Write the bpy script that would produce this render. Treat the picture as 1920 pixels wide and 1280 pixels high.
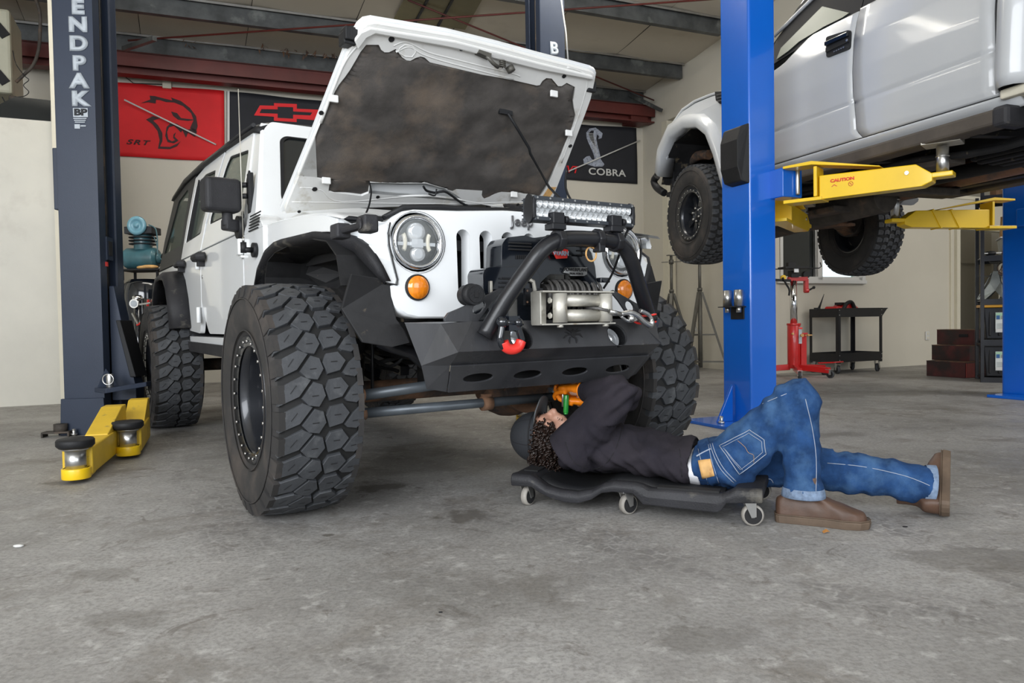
import bpy, math, random
from mathutils import Vector as V, Matrix, noise as mn
from mathutils.geometry import tessellate_polygon
sc = bpy.context.scene
for o in list(bpy.data.objects): bpy.data.objects.remove(o)
random.seed(4)
R = math.radians
# ---------------------------------------------------------------- camera
CF, CH, CP, CR = 1375.75, .725, .0273, .0168
cam = bpy.data.objects.new('camera', bpy.data.cameras.new('camera')); sc.collection.objects.link(cam); sc.camera = cam
cam.data.sensor_width = 36; cam.data.lens = CF / 1920 * 36; cam.data.clip_start = .05; cam.data.clip_end = 200
_r = V((1, 0, 0)); _u = V((0, math.sin(CP), math.cos(CP))); _f = V((0, math.cos(CP), -math.sin(CP)))
_cr = _r * math.cos(CR) - _u * math.sin(CR); _cu = _r * math.sin(CR) + _u * math.cos(CR)
cam.matrix_world = Matrix(((_cr.x, _cu.x, -_f.x, 0), (_cr.y, _cu.y, -_f.y, 0), (_cr.z, _cu.z, -_f.z, CH), (0, 0, 0, 1)))
# ---------------------------------------------------------------- exposure, world, lights
sc.view_settings.view_transform = 'Standard'; sc.view_settings.look = 'None'
sc.view_settings.gamma = 1; sc.view_settings.use_curve_mapping = False
sc.view_settings.exposure = 0.12
wd = bpy.data.worlds.new('world'); sc.world = wd; wd.use_nodes = True
bg = wd.node_tree.nodes['Background']; bg.inputs[0].default_value = (.86, .93, 1, 1); bg.inputs[1].default_value = 0.55
def area(name, loc, target, sx, sy, power, col=(1, 1, 1)):
    l = bpy.data.lights.new(name, 'AREA'); l.shape = 'RECTANGLE'; l.size = sx; l.size_y = sy; l.energy = power; l.color = col
    o = bpy.data.objects.new(name, l); sc.collection.objects.link(o); o.location = loc
    o.rotation_euler = (V(target) - V(loc)).to_track_quat('-Z', 'Y').to_euler(); return o
area('door_daylight', (-2.6, -3.2, 2.6), (0.0, 4.5, .6), 6, 3.2, 560, (.93, .96, 1))
area('door_daylight', (4.2, -3.2, 2.4), (2.8, 4.5, 1.0), 4.5, 3, 170, (.93, .96, 1))
area('ceiling_lamp_light', (1.2, 6.6, 4.25), (1.2, 6.6, 0), 2.4, .5, 50, (1, .95, .86))
area('ceiling_lamp_light', (-2.6, 5.9, 4.2), (-2.6, 6.4, 0), 2.4, .5, 30, (1, .95, .86))
area('bay_fill_light', (7.6, 4.0, 3.6), (5.5, 8.8, .6), 2.5, 1.6, 150, (1, .97, .92))  # fill lamp added to brighten the cream wall under the pickup

# ---------------------------------------------------------------- frames and tracing
def ray(px, py):
    a, b = px - 960, py - 640
    X = a * math.cos(CR) - b * math.sin(CR); Y = a * math.sin(CR) + b * math.cos(CR)
    r = X / CF; u = -Y / CF; c, s = math.cos(CP), math.sin(CP)
    return V((r, c + u * s, -s + u * c))
class Frame:
    def __init__(s, x, y, deg, z=0):
        s.loc = V((x, y, z)); s.rz = R(deg); s.m = Matrix.Translation(s.loc) @ Matrix.Rotation(s.rz, 4, 'Z'); s.i = s.m.inverted()
    def w(s, *p): return s.m @ V(p)
    def l(s, p): return s.i @ V(p)
    def on(s, px, py, ax, v):
        o = s.i @ V((0, 0, CH)); d = s.i.to_3x3() @ ray(px, py); return o + d * ((v - o[ax]) / d[ax])
    def pl(s, px, py, p0, n):
        p0 = V(p0); n = V(n); o = s.i @ V((0, 0, CH)); d = s.i.to_3x3() @ ray(px, py); return o + d * ((p0 - o).dot(n) / d.dot(n))
    def tr(s, ax, v, pts): return [s.on(x, y, ax, v) for x, y in pts]
W0 = Frame(0, 0, 0)
B = Frame(0, 0, 24)                      # the building
J = Frame(-.177, 3.324, math.degrees(.5762))   # the off road vehicle, origin under the front axle
C = Frame(0, 2.887, -23.1)               # the creeper and the person on it
T = Frame(1.6, 6.4, 20)                  # the pickup on the blue lift
T = Frame(1.6, 6.4, 20)

# ---------------------------------------------------------------- materials
MATS = {}
def mat(name, col, rough=.5, metal=0, var=.0, vs=6, col2=None, c2=(.55, .65), c2s=3, bump=0, bs=60, coat=0, spec=.5, trans=0, emis=0, alpha=1, stretch=None, rvar=0):
    m = bpy.data.materials.new(name); m.use_nodes = True; nt = m.node_tree; N = nt.nodes; L = nt.links; b = N['Principled BSDF']
    b.inputs['Base Color'].default_value = (*col, 1); b.inputs['Roughness'].default_value = rough; b.inputs['Metallic'].default_value = metal
    b.inputs['Specular IOR Level'].default_value = spec; b.inputs['Coat Weight'].default_value = coat; b.inputs['Coat Roughness'].default_value = .06
    b.inputs['Transmission Weight'].default_value = trans; b.inputs['Alpha'].default_value = alpha
    if emis: b.inputs['Emission Color'].default_value = (*col, 1); b.inputs['Emission Strength'].default_value = emis
    if var or col2 or bump:
        tc = N.new('ShaderNodeTexCoord'); src = tc.outputs['Object']
        if stretch:
            mp = N.new('ShaderNodeMapping'); mp.inputs['Scale'].default_value = stretch; L.new(src, mp.inputs[0]); src = mp.outputs[0]
    out = None
    def noise(scale, det=5):
        n = N.new('ShaderNodeTexNoise'); n.inputs['Scale'].default_value = scale; n.inputs['Detail'].default_value = det; n.inputs['Roughness'].default_value = .6; L.new(src, n.inputs[0]); return n
    if var:
        n = noise(vs); r = N.new('ShaderNodeValToRGB'); r.color_ramp.elements[0].position = .3; r.color_ramp.elements[1].position = .7
        r.color_ramp.elements[0].color = (*[max(0, c * (1 - var)) for c in col], 1); r.color_ramp.elements[1].color = (*[min(1, c * (1 + var)) for c in col], 1)
        L.new(n.outputs[0], r.inputs[0]); out = r.outputs[0]
    if col2:
        n = noise(c2s, 8); r = N.new('ShaderNodeValToRGB'); r.color_ramp.elements[0].position = c2[0]; r.color_ramp.elements[1].position = c2[1]
        L.new(n.outputs[0], r.inputs[0]); mx = N.new('ShaderNodeMix'); mx.data_type = 'RGBA'
        if out: L.new(out, mx.inputs[6])
        else: mx.inputs[6].default_value = (*col, 1)
        mx.inputs[7].default_value = (*col2, 1); L.new(r.outputs[0], mx.inputs[0]); out = mx.outputs[2]
    if out: L.new(out, b.inputs['Base Color'])
    if rvar:
        n = noise(4); mr = N.new('ShaderNodeMapRange'); mr.inputs[1].default_value = .3; mr.inputs[2].default_value = .7
        mr.inputs[3].default_value = max(.02, rough - rvar); mr.inputs[4].default_value = rough + rvar; L.new(n.outputs[0], mr.inputs[0]); L.new(mr.outputs[0], b.inputs['Roughness'])
    if bump:
        n = noise(bs, 3); bp = N.new('ShaderNodeBump'); bp.inputs['Strength'].default_value = bump; bp.inputs['Distance'].default_value = .002
        L.new(n.outputs[0], bp.inputs['Height']); L.new(bp.outputs[0], b.inputs['Normal'])
    MATS[name] = m; return m
mat('white_paint', (.80, .82, .83), .28, coat=.6, var=.015, vs=3)
mat('truck_paint', (.47, .485, .50), .30, coat=.45, var=.015, vs=2)
mat('hood_inner', (.76, .76, .74), .42, coat=.15, col2=(.5, .46, .38), c2=(.58, .72), c2s=7, var=.03)
mat('seam', (.02, .02, .022), .6)
mat('plastic', (.011, .0115, .013), .55, spec=.35, bump=.6, bs=220, var=.2, vs=9)
mat('plastic_worn', (.022, .022, .025), .58, spec=.35, bump=.7, bs=160, var=.35, vs=5, col2=(.13, .12, .10), c2=(.6, .75), c2s=9)
mat('liner', (.014, .014, .015), .65, spec=.3, bump=.4, bs=60, var=.3, vs=8, col2=(.15, .12, .08), c2=(.62, .72), c2s=14)
mat('rubber', (.042, .045, .050), .7, bump=.5, bs=90, var=.2, vs=10, col2=(.10, .105, .11), c2=(.55, .8), c2s=16)
mat('rubber_side', (.026, .0245, .024), .8, bump=.4, bs=50, var=.25, vs=5, col2=(.075, .06, .05), c2=(.5, .8), c2s=5)
mat('rim', (.018, .02, .025), .32, metal=.3, coat=.4)
mat('bolt', (.45, .44, .42), .35, metal=.9)
mat('black_metal', (.011, .0115, .014), .34, spec=.45, var=.25, vs=5, bump=.15, bs=120, rvar=.08)
mat('bumper_metal', (.040, .041, .045), .33, spec=.6, var=.3, vs=6, bump=.15, bs=90, col2=(.10, .095, .085), c2=(.63, .78), c2s=(18), stretch=(1, 1, .3), rvar=.1)
mat('gloss_black', (.006, .008, .012), .14, coat=.7, var=.3, vs=9)
mat('dark', (.008, .008, .009), .8)
mat('steel', (.55, .55, .54), .3, metal=.95, var=.15, vs=8)
mat('badge_metal', (.22, .22, .23), .3, metal=.8)
mat('zinc', (.58, .56, .50), .45, metal=.6, var=.2, vs=9, col2=(.3, .24, .16), c2=(.6, .75), c2s=12)
mat('chrome', (.85, .86, .88), .08, metal=1)
mat('tube_grey', (.10, .115, .13), .38, metal=.4, var=.2, vs=8, col2=(.16, .09, .05), c2=(.66, .72), c2s=14)
mat('rust', (.17, .09, .05), .8, var=.4, vs=12, bump=.5, bs=60, col2=(.05, .04, .035), c2=(.45, .6), c2s=8)
mat('grime', (.05, .042, .035), .75, var=.5, vs=9, bump=.5, bs=40, col2=(.14, .09, .06), c2=(.55, .7), c2s=6)
mat('dusty_board', (.075, .062, .05), .7, var=.3, vs=4, col2=(.06, .05, .042), c2=(.45, .7), c2s=3, bump=.3)
mat('muffler', (.27, .14, .085), .6, metal=.2, var=.3, vs=8, col2=(.12, .10, .09), c2=(.5, .65), c2s=5)
mat('glass', (.20, .25, .21), .03, spec=.5, alpha=.30)
mat('glass_dark', (.012, .015, .016), .04, coat=1, alpha=.9)
mat('truck_glass', (.12, .145, .10), .35, spec=.3)  # opaque green tone paints the ceiling's reflection into the glass
mat('glass_clear', (.9, .95, .96), .03, alpha=.16, coat=1)
mat('amber', (.85, .22, .01), .18, coat=.8, var=.35, vs=60, stretch=(1, 1, .1))
mat('lens', (.7, .72, .74), .12, metal=.6)
mat('led', (.82, .84, .85), .18, metal=.55)
mat('red_plastic', (.75, .035, .025), .35, coat=.3)
mat('red_paint', (.50, .012, .012), .32, coat=.5, var=.15)
mat('yellow', (.84, .54, .006), .38, coat=.25, var=.06, vs=4)
mat('yellow_worn', (.70, .46, .03), .5, var=.12, vs=6, col2=(.25, .17, .06), c2=(.60, .72), c2s=12)
mat('blue', (.002, .115, .56), .26, coat=.5, var=.05, vs=2)
mat('navy', (.022, .032, .056), .42, spec=.35, var=.08, vs=3, bump=.2, bs=150)
mat('navy_dark', (.012, .014, .018), .6, var=.3)
mat('groove_shade', (.010, .010, .010), .85)
mat('lamp_housing', (.045, .052, .062), .4, metal=.3)
mat('rope', (.12, .115, .11), .6, metal=.4, var=.4, vs=60)
mat('letter', (.42, .46, .50), .5, var=.15, vs=14)
mat('lettertan', (.30, .24, .15), .6)
mat('wall_paint', (.60, .565, .48), .62, var=.03, vs=1.2, bump=.25, bs=26)
mat('wall_board', (.56, .54, .47), .42, var=.05, vs=2, bump=.35, bs=14, col2=(.45, .42, .36), c2=(.6, .8), c2s=1.6)
mat('trim_paint', (.66, .62, .50), .5, var=.03)
mat('ceiling_vinyl', (.50, .455, .375), .6, var=.06, vs=1.3, bump=.5, bs=6, col2=(.34, .29, .22), c2=(.6, .85), c2s=1.1)
mat('skylight', (.16, .14, .07), .5, var=.2, vs=2)
mat('galv', (.095, .10, .10), .5, metal=.45, var=.35, vs=5, col2=(.20, .21, .20), c2=(.58, .66), c2s=2.2, bump=.2)
mat('red_beam', (.095, .014, .010), .5, var=.2, vs=3)
mat('flag_red', (.62, .006, .010), .7, var=.08, vs=3, bump=.3, bs=12)
mat('flag_black', (.012, .013, .018), .75, var=.2, vs=3, bump=.3, bs=12)
mat('flag_ink', (.03, .01, .012), .7)
mat('flag_white', (.62, .62, .60), .7)
mat('flag_red2', (.72, .01, .015), .65)
mat('snake', (.30, .33, .40), .6, var=.5, vs=40)
mat('hoodie', (.019, .017, .023), .95, spec=.2, var=.12, vs=12, bump=.5, bs=300, col2=(.030, .026, .032), c2=(.4, .7), c2s=5)
mat('jeans', (.016, .052, .145), .9, spec=.2, var=.4, vs=14, bump=.8, bs=420, col2=(.075, .16, .30), c2=(.48, .80), c2s=8)
mat('hem', (.16, .22, .32), .85, var=.3, vs=60)
mat('wheel_grey', (.30, .28, .25), .55, var=.3, vs=12)
mat('jeans_dark', (.03, .085, .22), .85, var=.2, vs=12, bump=.7, bs=420)
mat('stitch', (.30, .34, .42), .8)
mat('stitch_gold', (.42, .25, .12), .8)
mat('patch', (.62, .36, .13), .65, var=.2, vs=20, col2=(.4, .2, .07), c2=(.55, .65), c2s=25)
mat('leather', (.085, .045, .028), .55, var=.25, vs=12, bump=.3, bs=70, col2=(.075, .045, .03), c2=(.5, .7), c2s=8)
mat('sole', (.10, .068, .045), .7, var=.2, vs=14)
mat('skin', (.55, .30, .21), .5, var=.08, vs=10)
mat('hair', (.018, .009, .006), .45, var=.4, vs=30)
mat('cap', (.018, .02, .024), .8, bump=.5, bs=120)
mat('cap_brim', (.10, .105, .11), .7)
mat('glove', (1.0, .25, .006), .42, var=.1, vs=10)
mat('green', (.02, .30, .04), .35, coat=.4)
mat('shirt', (.7, .7, .72), .8)
mat('maroon', (.075, .018, .018), .45, var=.5, vs=4, col2=(.02, .015, .015), c2=(.45, .6), c2s=3, coat=.2)
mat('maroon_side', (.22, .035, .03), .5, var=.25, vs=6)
mat('tote', (.012, .012, .013), .35)
mat('tote_lid', (.85, .40, .01), .4)
mat('sticker', (.62, .66, .64), .5)
mat('sticker_green', (.35, .55, .38), .5)
mat('sticker_blue', (.02, .10, .28), .5)
mat('teal', (.045, .13, .155), .4, coat=.3, var=.25, vs=8)
mat('teal_light', (.14, .32, .40), .35, coat=.4, var=.1)
mat('ac_plastic', (.40, .39, .30), .5, var=.08)
mat('jack_grey', (.30, .32, .30), .5, metal=.3, var=.3, vs=6)
mat('stand_metal', (.115, .11, .095), .5, metal=.4, var=.2)
mat('leaf', (.45, .2, .05), .7)
mat('lamp_tube', (1, .97, .9), .4, emis=22)
mat('out_glow', (.80, .90, .96), .9, emis=1.1)
mat('out_green_glow', (.10, .16, .13), .9, emis=.5)
mat('carpet_dark', (.07, .07, .06), .9)
# felt insulation under the hood: charcoal with sandy dust patches
def felt():
    m = mat('felt', (.080, .072, .066), .95, var=.4, vs=7, bump=.6, bs=160, col2=(.22, .165, .12), c2=(.50, .82), c2s=4.5)
    return m
felt()
def concrete():
    m = bpy.data.materials.new('concrete'); m.use_nodes = True; nt = m.node_tree; N = nt.nodes; L = nt.links; b = N['Principled BSDF']
    geo = N.new('ShaderNodeNewGeometry'); P = geo.outputs['Position']
    def nz(scale, det=6, rough=.6, dist=0, vec=P):
        n = N.new('ShaderNodeTexNoise'); n.inputs['Scale'].default_value = scale; n.inputs['Detail'].default_value = det; n.inputs['Roughness'].default_value = rough; n.inputs['Distortion'].default_value = dist; L.new(vec, n.inputs[0]); return n.outputs[0]
    def mr(x, a, b_, c=0, d=1):
        n = N.new('ShaderNodeMapRange'); n.inputs[1].default_value = a; n.inputs[2].default_value = b_; n.inputs[3].default_value = c; n.inputs[4].default_value = d; L.new(x, n.inputs[0]); return n.outputs[0]
    def mix(f, a, c):
        n = N.new('ShaderNodeMix'); n.data_type = 'RGBA'
        L.new(f, n.inputs[0])
        for i, v in ((6, a), (7, c)):
            if isinstance(v, tuple): n.inputs[i].default_value = (*v, 1)
            else: L.new(v, n.inputs[i])
        return n.outputs[2]
    def math_(op, a, c):
        n = N.new('ShaderNodeMath'); n.operation = op
        for i, v in ((0, a), (1, c)):
            if isinstance(v, (int, float)): n.inputs[i].default_value = v
            else: L.new(v, n.inputs[i])
        return n.outputs[0]
    col = mix(mr(nz(1.1, 7), .3, .7), (.18, .17, .158), (.42, .41, .395))
    col = mix(math_('MULTIPLY', mr(nz(5, 8, .7), .35, .65), .5), col, (.38, .375, .36))
    col = mix(math_('MULTIPLY', mr(nz(2.3, 9, .72, .6), .52, .66), .65), col, (.155, .135, .112))
    col = mix(math_('MULTIPLY', mr(nz(70, 4, .7), .45, .60), .45), col, (.14, .135, .125))
    col = mix(math_('MULTIPLY', mr(nz(14, 6, .7), .55, .70), .6), col, (.55, .54, .52))
    col = mix(math_('MULTIPLY', mr(nz(7.3, 7, .75, .8), .58, .65), .6), col, (.12, .105, .09))
    # stains with a place of their own (x, y, radius x, radius y, depth of colour)
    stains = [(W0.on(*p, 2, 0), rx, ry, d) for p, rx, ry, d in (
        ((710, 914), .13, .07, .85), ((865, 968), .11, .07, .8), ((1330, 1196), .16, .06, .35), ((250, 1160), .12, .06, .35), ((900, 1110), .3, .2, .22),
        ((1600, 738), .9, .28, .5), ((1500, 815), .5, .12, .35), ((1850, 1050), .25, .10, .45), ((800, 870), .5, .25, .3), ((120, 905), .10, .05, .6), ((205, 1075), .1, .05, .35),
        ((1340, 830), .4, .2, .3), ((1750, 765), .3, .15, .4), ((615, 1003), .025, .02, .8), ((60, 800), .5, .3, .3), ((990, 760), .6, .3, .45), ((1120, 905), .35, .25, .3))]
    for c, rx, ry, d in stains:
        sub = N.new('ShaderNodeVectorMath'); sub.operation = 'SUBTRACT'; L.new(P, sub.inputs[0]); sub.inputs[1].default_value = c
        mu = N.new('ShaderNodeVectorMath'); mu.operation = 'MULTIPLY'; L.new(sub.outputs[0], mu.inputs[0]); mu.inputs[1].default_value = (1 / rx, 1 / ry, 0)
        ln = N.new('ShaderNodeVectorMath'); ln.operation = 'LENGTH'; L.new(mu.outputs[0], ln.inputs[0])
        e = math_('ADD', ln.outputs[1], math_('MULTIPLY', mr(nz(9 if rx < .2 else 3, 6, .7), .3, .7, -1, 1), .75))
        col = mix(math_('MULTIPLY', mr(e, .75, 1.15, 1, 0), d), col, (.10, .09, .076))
    # tyre prints: bands with a lug pattern
    for (ax, ay), (bx, by), wd_, st in (((330, 830), (620, 1250), .13, .5), ((1330, 1060), (1900, 1200), .12, .6), ((1690, 1000), (1920, 1080), .13, .7), ((640, 1010), (1500, 1110), .12, .35), ((840, 1080), (760, 1280), .13, .35)):
        a = W0.on(ax, ay, 2, 0); c = W0.on(bx, by, 2, 0); ang = math.atan2(c.y - a.y, c.x - a.x)
        mp = N.new('ShaderNodeMapping'); mp.vector_type = 'TEXTURE'; mp.inputs['Location'].default_value = a; mp.inputs['Rotation'].default_value = (0, 0, ang); L.new(P, mp.inputs[0])
        sp = N.new('ShaderNodeSeparateXYZ'); L.new(mp.outputs[0], sp.inputs[0])
        band = mr(math_('ABSOLUTE', sp.outputs[1], 0), wd_ * .7, wd_ * 1.1, 1, 0)
        vo = N.new('ShaderNodeTexBrick'); vo.inputs['Scale'].default_value = 11; vo.inputs['Mortar Size'].default_value = .10; vo.inputs['Mortar Smooth'].default_value = 1; vo.inputs['Brick Width'].default_value = .62; vo.inputs['Row Height'].default_value = .55
        wv = N.new('ShaderNodeVectorMath'); L.new(mp.outputs[0], wv.inputs[0]); nn = N.new('ShaderNodeTexNoise'); nn.inputs['Scale'].default_value = 9; L.new(mp.outputs[0], nn.inputs[0]); sc2 = N.new('ShaderNodeVectorMath'); sc2.operation = 'SCALE'; sc2.inputs[3].default_value = .09; L.new(nn.outputs[1], sc2.inputs[0]); L.new(sc2.outputs[0], wv.inputs[1]); L.new(wv.outputs[0], vo.inputs[0])
        lug = mr(vo.outputs[1], .2, .9, 1, 0)
        f = math_('MULTIPLY', math_('MULTIPLY', band, lug), math_('MULTIPLY', mr(math_('ADD', nz(2.5, 4), math_('MULTIPLY', math_('SUBTRACT', nz(16, 5, .7), .5), .9)), .44, .66), st))
        col = mix(f, col, (.14, .132, .125))
    L.new(col, b.inputs['Base Color'])
    L.new(mr(nz(3, 6, .7), .3, .7, .42, .72), b.inputs['Roughness']); b.inputs['Specular IOR Level'].default_value = .45
    bp = N.new('ShaderNodeBump'); bp.inputs['Strength'].default_value = .35; bp.inputs['Distance'].default_value = .004
    L.new(math_('ADD', nz(40, 8, .75), math_('MULTIPLY', nz(9, 6, .7), 1.2)), bp.inputs['Height']); L.new(bp.outputs[0], b.inputs['Normal'])
    MATS['concrete'] = m
concrete()

# ---------------------------------------------------------------- mesh builder
def cr(pts, n=6, closed=False):
    pts = [V(p) for p in pts]; out = []; k = len(pts)
    for i in range(k if closed else k - 1):
        p0 = pts[(i - 1) % k] if closed or i else pts[0]; p1 = pts[i]; p2 = pts[(i + 1) % k]; p3 = pts[(i + 2) % k] if closed or i < k - 2 else pts[-1]
        for j in range(n):
            t = j / n; out.append(.5 * ((2 * p1) + (p2 - p0) * t + (2 * p0 - 5 * p1 + 4 * p2 - p3) * t * t + (3 * p1 - p0 - 3 * p2 + p3) * t ** 3))
    if not closed: out.append(pts[-1])
    return out
def lerp(a, b, t): return a + (b - a) * t
def arc(cx, cy, r, a0, a1, n=10): return [(cx + r * math.cos(R(lerp(a0, a1, i / n))), cy + r * math.sin(R(lerp(a0, a1, i / n)))) for i in range(n + 1)]
class M:
    def __init__(s): s.v = []; s.f = []; s.mi = []; s.sm = []
    def add(s, vs, fs, m=0, sm=False):
        o = len(s.v); s.v += [tuple(v) for v in vs]; s.f += [tuple(i + o for i in f) for f in fs]; s.mi += [m] * len(fs); s.sm += [sm] * len(fs); return s
    def box(s, c, d, rot=None, m=0, taper=1):
        x, y, z = d[0] / 2, d[1] / 2, d[2] / 2
        vs = [V((a * x * (taper if e > 0 else 1), b * y * (taper if e > 0 else 1), e * z)) for e in (-1, 1) for a, b in ((-1, -1), (1, -1), (1, 1), (-1, 1))]
        if rot is not None:
            q = rot if isinstance(rot, Matrix) else Matrix.Rotation(rot, 3, 'Z'); vs = [q @ v for v in vs]
        c = V(c); return s.add([v + c for v in vs], [(0, 3, 2, 1), (4, 5, 6, 7), (0, 1, 5, 4), (1, 2, 6, 5), (2, 3, 7, 6), (3, 0, 4, 7)], m)
    def bar(s, a, b, w, h, m=0, up=(0, 0, 1)):
        a = V(a); b = V(b); d = (b - a).normalized(); u = V(up); x = d.cross(u).normalized(); z = x.cross(d)
        q = Matrix((x, d, z)).transposed(); return s.box((a + b) / 2, (w, (b - a).length, h), q, m)
    def cyl(s, a, b, r, r2=None, n=16, m=0, caps=True, sm=True):
        a = V(a); b = V(b); r2 = r if r2 is None else r2; d = (b - a).normalized(); x = d.orthogonal().normalized(); y = d.cross(x)
        vs = [c + (x * math.cos(t) + y * math.sin(t)) * q for c, q in ((a, r), (b, r2)) for t in [2 * math.pi * i / n for i in range(n)]]
        s.add(vs, [(i, (i + 1) % n, n + (i + 1) % n, n + i) for i in range(n)], m, sm)
        if caps: s.add(vs[:n], [tuple(range(n))[::-1]], m); s.add(vs[n:], [tuple(range(n))], m)
        return s
    def tube(s, pts, r, n=8, m=0, closed=False, caps=True, sq=1.0):
        pts = [V(p) for p in pts]; k = len(pts); rings = []; x = None
        for i, p in enumerate(pts):
            d = ((pts[(i + 1) % k] if closed or i < k - 1 else pts[i]) - (pts[i - 1] if closed or i else pts[0])).normalized()
            x = d.orthogonal().normalized() if x is None else (x - d * x.dot(d)).normalized(); y = d.cross(x); q = r[i] if isinstance(r, (list, tuple)) else r
            rings.append([p + (x * math.cos(t) + y * math.sin(t) * sq) * q for t in [2 * math.pi * j / n for j in range(n)]])
        return s.loft(rings, m, closed=closed, caps=caps)
    def loft(s, rings, m=0, closed=False, caps=True, sm=True, wrap=True):
        n = len(rings[0]); k = len(rings); vs = [v for r in rings for v in r]; fs = []
        for i in range(k if closed else k - 1):
            for j in range(n if wrap else n - 1): a = i * n; b = ((i + 1) % k) * n; j2 = (j + 1) % n; fs.append((a + j, a + j2, b + j2, b + j))
        s.add(vs, fs, m, sm)
        if caps and not closed and wrap: s.add(rings[0], [tuple(range(n))[::-1]], m); s.add(rings[-1], [tuple(range(n))], m)
        return s
    def prism(s, out, vec, holes=(), m=0, mside=None, back=True):
        vec = V(vec); loops = [[V(p) for p in out]] + [[V(p) for p in h] for h in holes]; flat = [p for l in loops for p in l]; n = len(flat)
        tris = tessellate_polygon(loops); mside = m if mside is None else mside
        s.add(flat, [tuple(t) for t in tris], m)
        if back: s.add([p + vec for p in flat], [tuple(t)[::-1] for t in tris], m)
        for l in loops:
            k = len(l); s.add(l + [p + vec for p in l], [(i, (i + 1) % k, k + (i + 1) % k, k + i) for i in range(k)], mside)
        return s
    def lathe(s, prof, o, ax, n=24, m=0, sm=True, sx=1):
        o = V(o); d = V(ax).normalized(); x = d.orthogonal().normalized(); y = d.cross(x)
        return s.loft([[o + d * h + (x * math.cos(t) * sx + y * math.sin(t)) * r for t in [2 * math.pi * j / n for j in range(n)]] for r, h in prof], m, caps=False, sm=sm)
    def sph(s, c, r, n=12, m=0, rot=None):
        r = (r, r, r) if isinstance(r, (int, float)) else r; c = V(c); rg = []
        for i in range(n // 2 + 1):
            a = math.pi * i / (n // 2); rr = max(math.sin(a), .001); ring = [V((rr * math.cos(t) * r[0], rr * math.sin(t) * r[1], math.cos(a) * r[2])) for t in [2 * math.pi * j / n for j in range(n)]]
            rg.append([(rot @ p if rot else p) + c for p in ring])
        return s.loft(rg, m, caps=False)
    def disc(s, c, ax, r, n=20, m=0, t=.004): c = V(c); return s.cyl(c, c + V(ax).normalized() * t, r, n=n, m=m)
    def grid(s, rows, m=0, sm=True): return s.loft(rows, m, caps=False, sm=sm, wrap=False)
def build(name, mb, mats, parent=None, bevel=0, sub=0, seg=2, solid=0, recalc=True, angle=35, kind=None, label=None):
    me = bpy.data.meshes.new(name); me.from_pydata(mb.v, [], mb.f); mats = [mats] if isinstance(mats, str) else mats
    for k in mats: me.materials.append(MATS[k])
    me.polygons.foreach_set('material_index', mb.mi); me.polygons.foreach_set('use_smooth', mb.sm)
    if recalc:
        import bmesh
        b = bmesh.new(); b.from_mesh(me); bmesh.ops.remove_doubles(b, verts=b.verts, dist=.00005); bmesh.ops.recalc_face_normals(b, faces=b.faces); b.to_mesh(me); b.free()
    me.update()
    o = bpy.data.objects.new(name, me); sc.collection.objects.link(o)
    if parent: o.parent = parent
    if solid: d = o.modifiers.new('solid', 'SOLIDIFY'); d.thickness = solid; d.offset = 0
    if bevel:
        d = o.modifiers.new('bevel', 'BEVEL'); d.width = bevel; d.segments = seg; d.limit_method = 'ANGLE'; d.angle_limit = R(angle); d.harden_normals = False
    if sub: d = o.modifiers.new('sub', 'SUBSURF'); d.levels = sub; d.render_levels = sub
    if kind: o['kind'] = kind
    if label: o['label'] = label
    return o
def thing(name, label, cat, fr=None, group=None, loc=None, rz=0):
    o = bpy.data.objects.new(name, None); sc.collection.objects.link(o); o.empty_display_size = .1
    if fr: o.location = fr.loc; o.rotation_euler = (0, 0, fr.rz)
    if loc: o.location = loc; o.rotation_euler = (0, 0, rz)
    o['label'] = label; o['category'] = cat
    if group: o['group'] = group
    return o
def tag(o, label, cat, group=None):
    o['label'] = label; o['category'] = cat
    if group: o['group'] = group
    return o
def place(o, fr): o.location = fr.loc; o.rotation_euler = (0, 0, fr.rz); return o
def struct(name, mb, mats, fr=None, **k):
    o = build(name, mb, mats, **k); o['kind'] = 'structure'
    if fr: place(o, fr)
    return o
def text(name, s, m, parent, origin, xdir, ydir, size, depth=.004, shear=0, sp=1.0, fat=0, align='CENTER', sx=1):
    cu = bpy.data.curves.new(name, 'FONT'); cu.body = s; cu.size = size; cu.extrude = depth / 2; cu.shear = shear; cu.space_character = sp; cu.bevel_depth = fat; cu.bevel_resolution = 0; cu.extrude = max(depth / 2 - fat, 0); cu.align_x = align; cu.align_y = 'CENTER'
    o = bpy.data.objects.new(name, cu); sc.collection.objects.link(o); dg = bpy.context.evaluated_depsgraph_get(); dg.update()
    me = bpy.data.meshes.new_from_object(o.evaluated_get(dg)); bpy.data.objects.remove(o)
    x = V(xdir).normalized(); y = V(ydir).normalized(); z = x.cross(y); me.materials.clear(); me.materials.append(MATS[m])
    q = Matrix(((x.x * sx, y.x, z.x, origin[0]), (x.y * sx, y.y, z.y, origin[1]), (x.z * sx, y.z, z.z, origin[2]), (0, 0, 0, 1))); me.transform(q)
    n = bpy.data.objects.new(name, me); sc.collection.objects.link(n)
    if parent: n.parent = parent
    return n
def copy_tree(o, parent=None):
    c = o.copy(); sc.collection.objects.link(c)
    if parent: c.parent = parent
    for ch in list(o.children): copy_tree(ch, c)
    return c
# ================================================================ the setting
f = M(); f.box((1, 4, -.05), (26, 24, .1)); struct('floor', f, 'concrete')
def ceilz(by): return 4.33 + (9.8 - by) * .105
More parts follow.
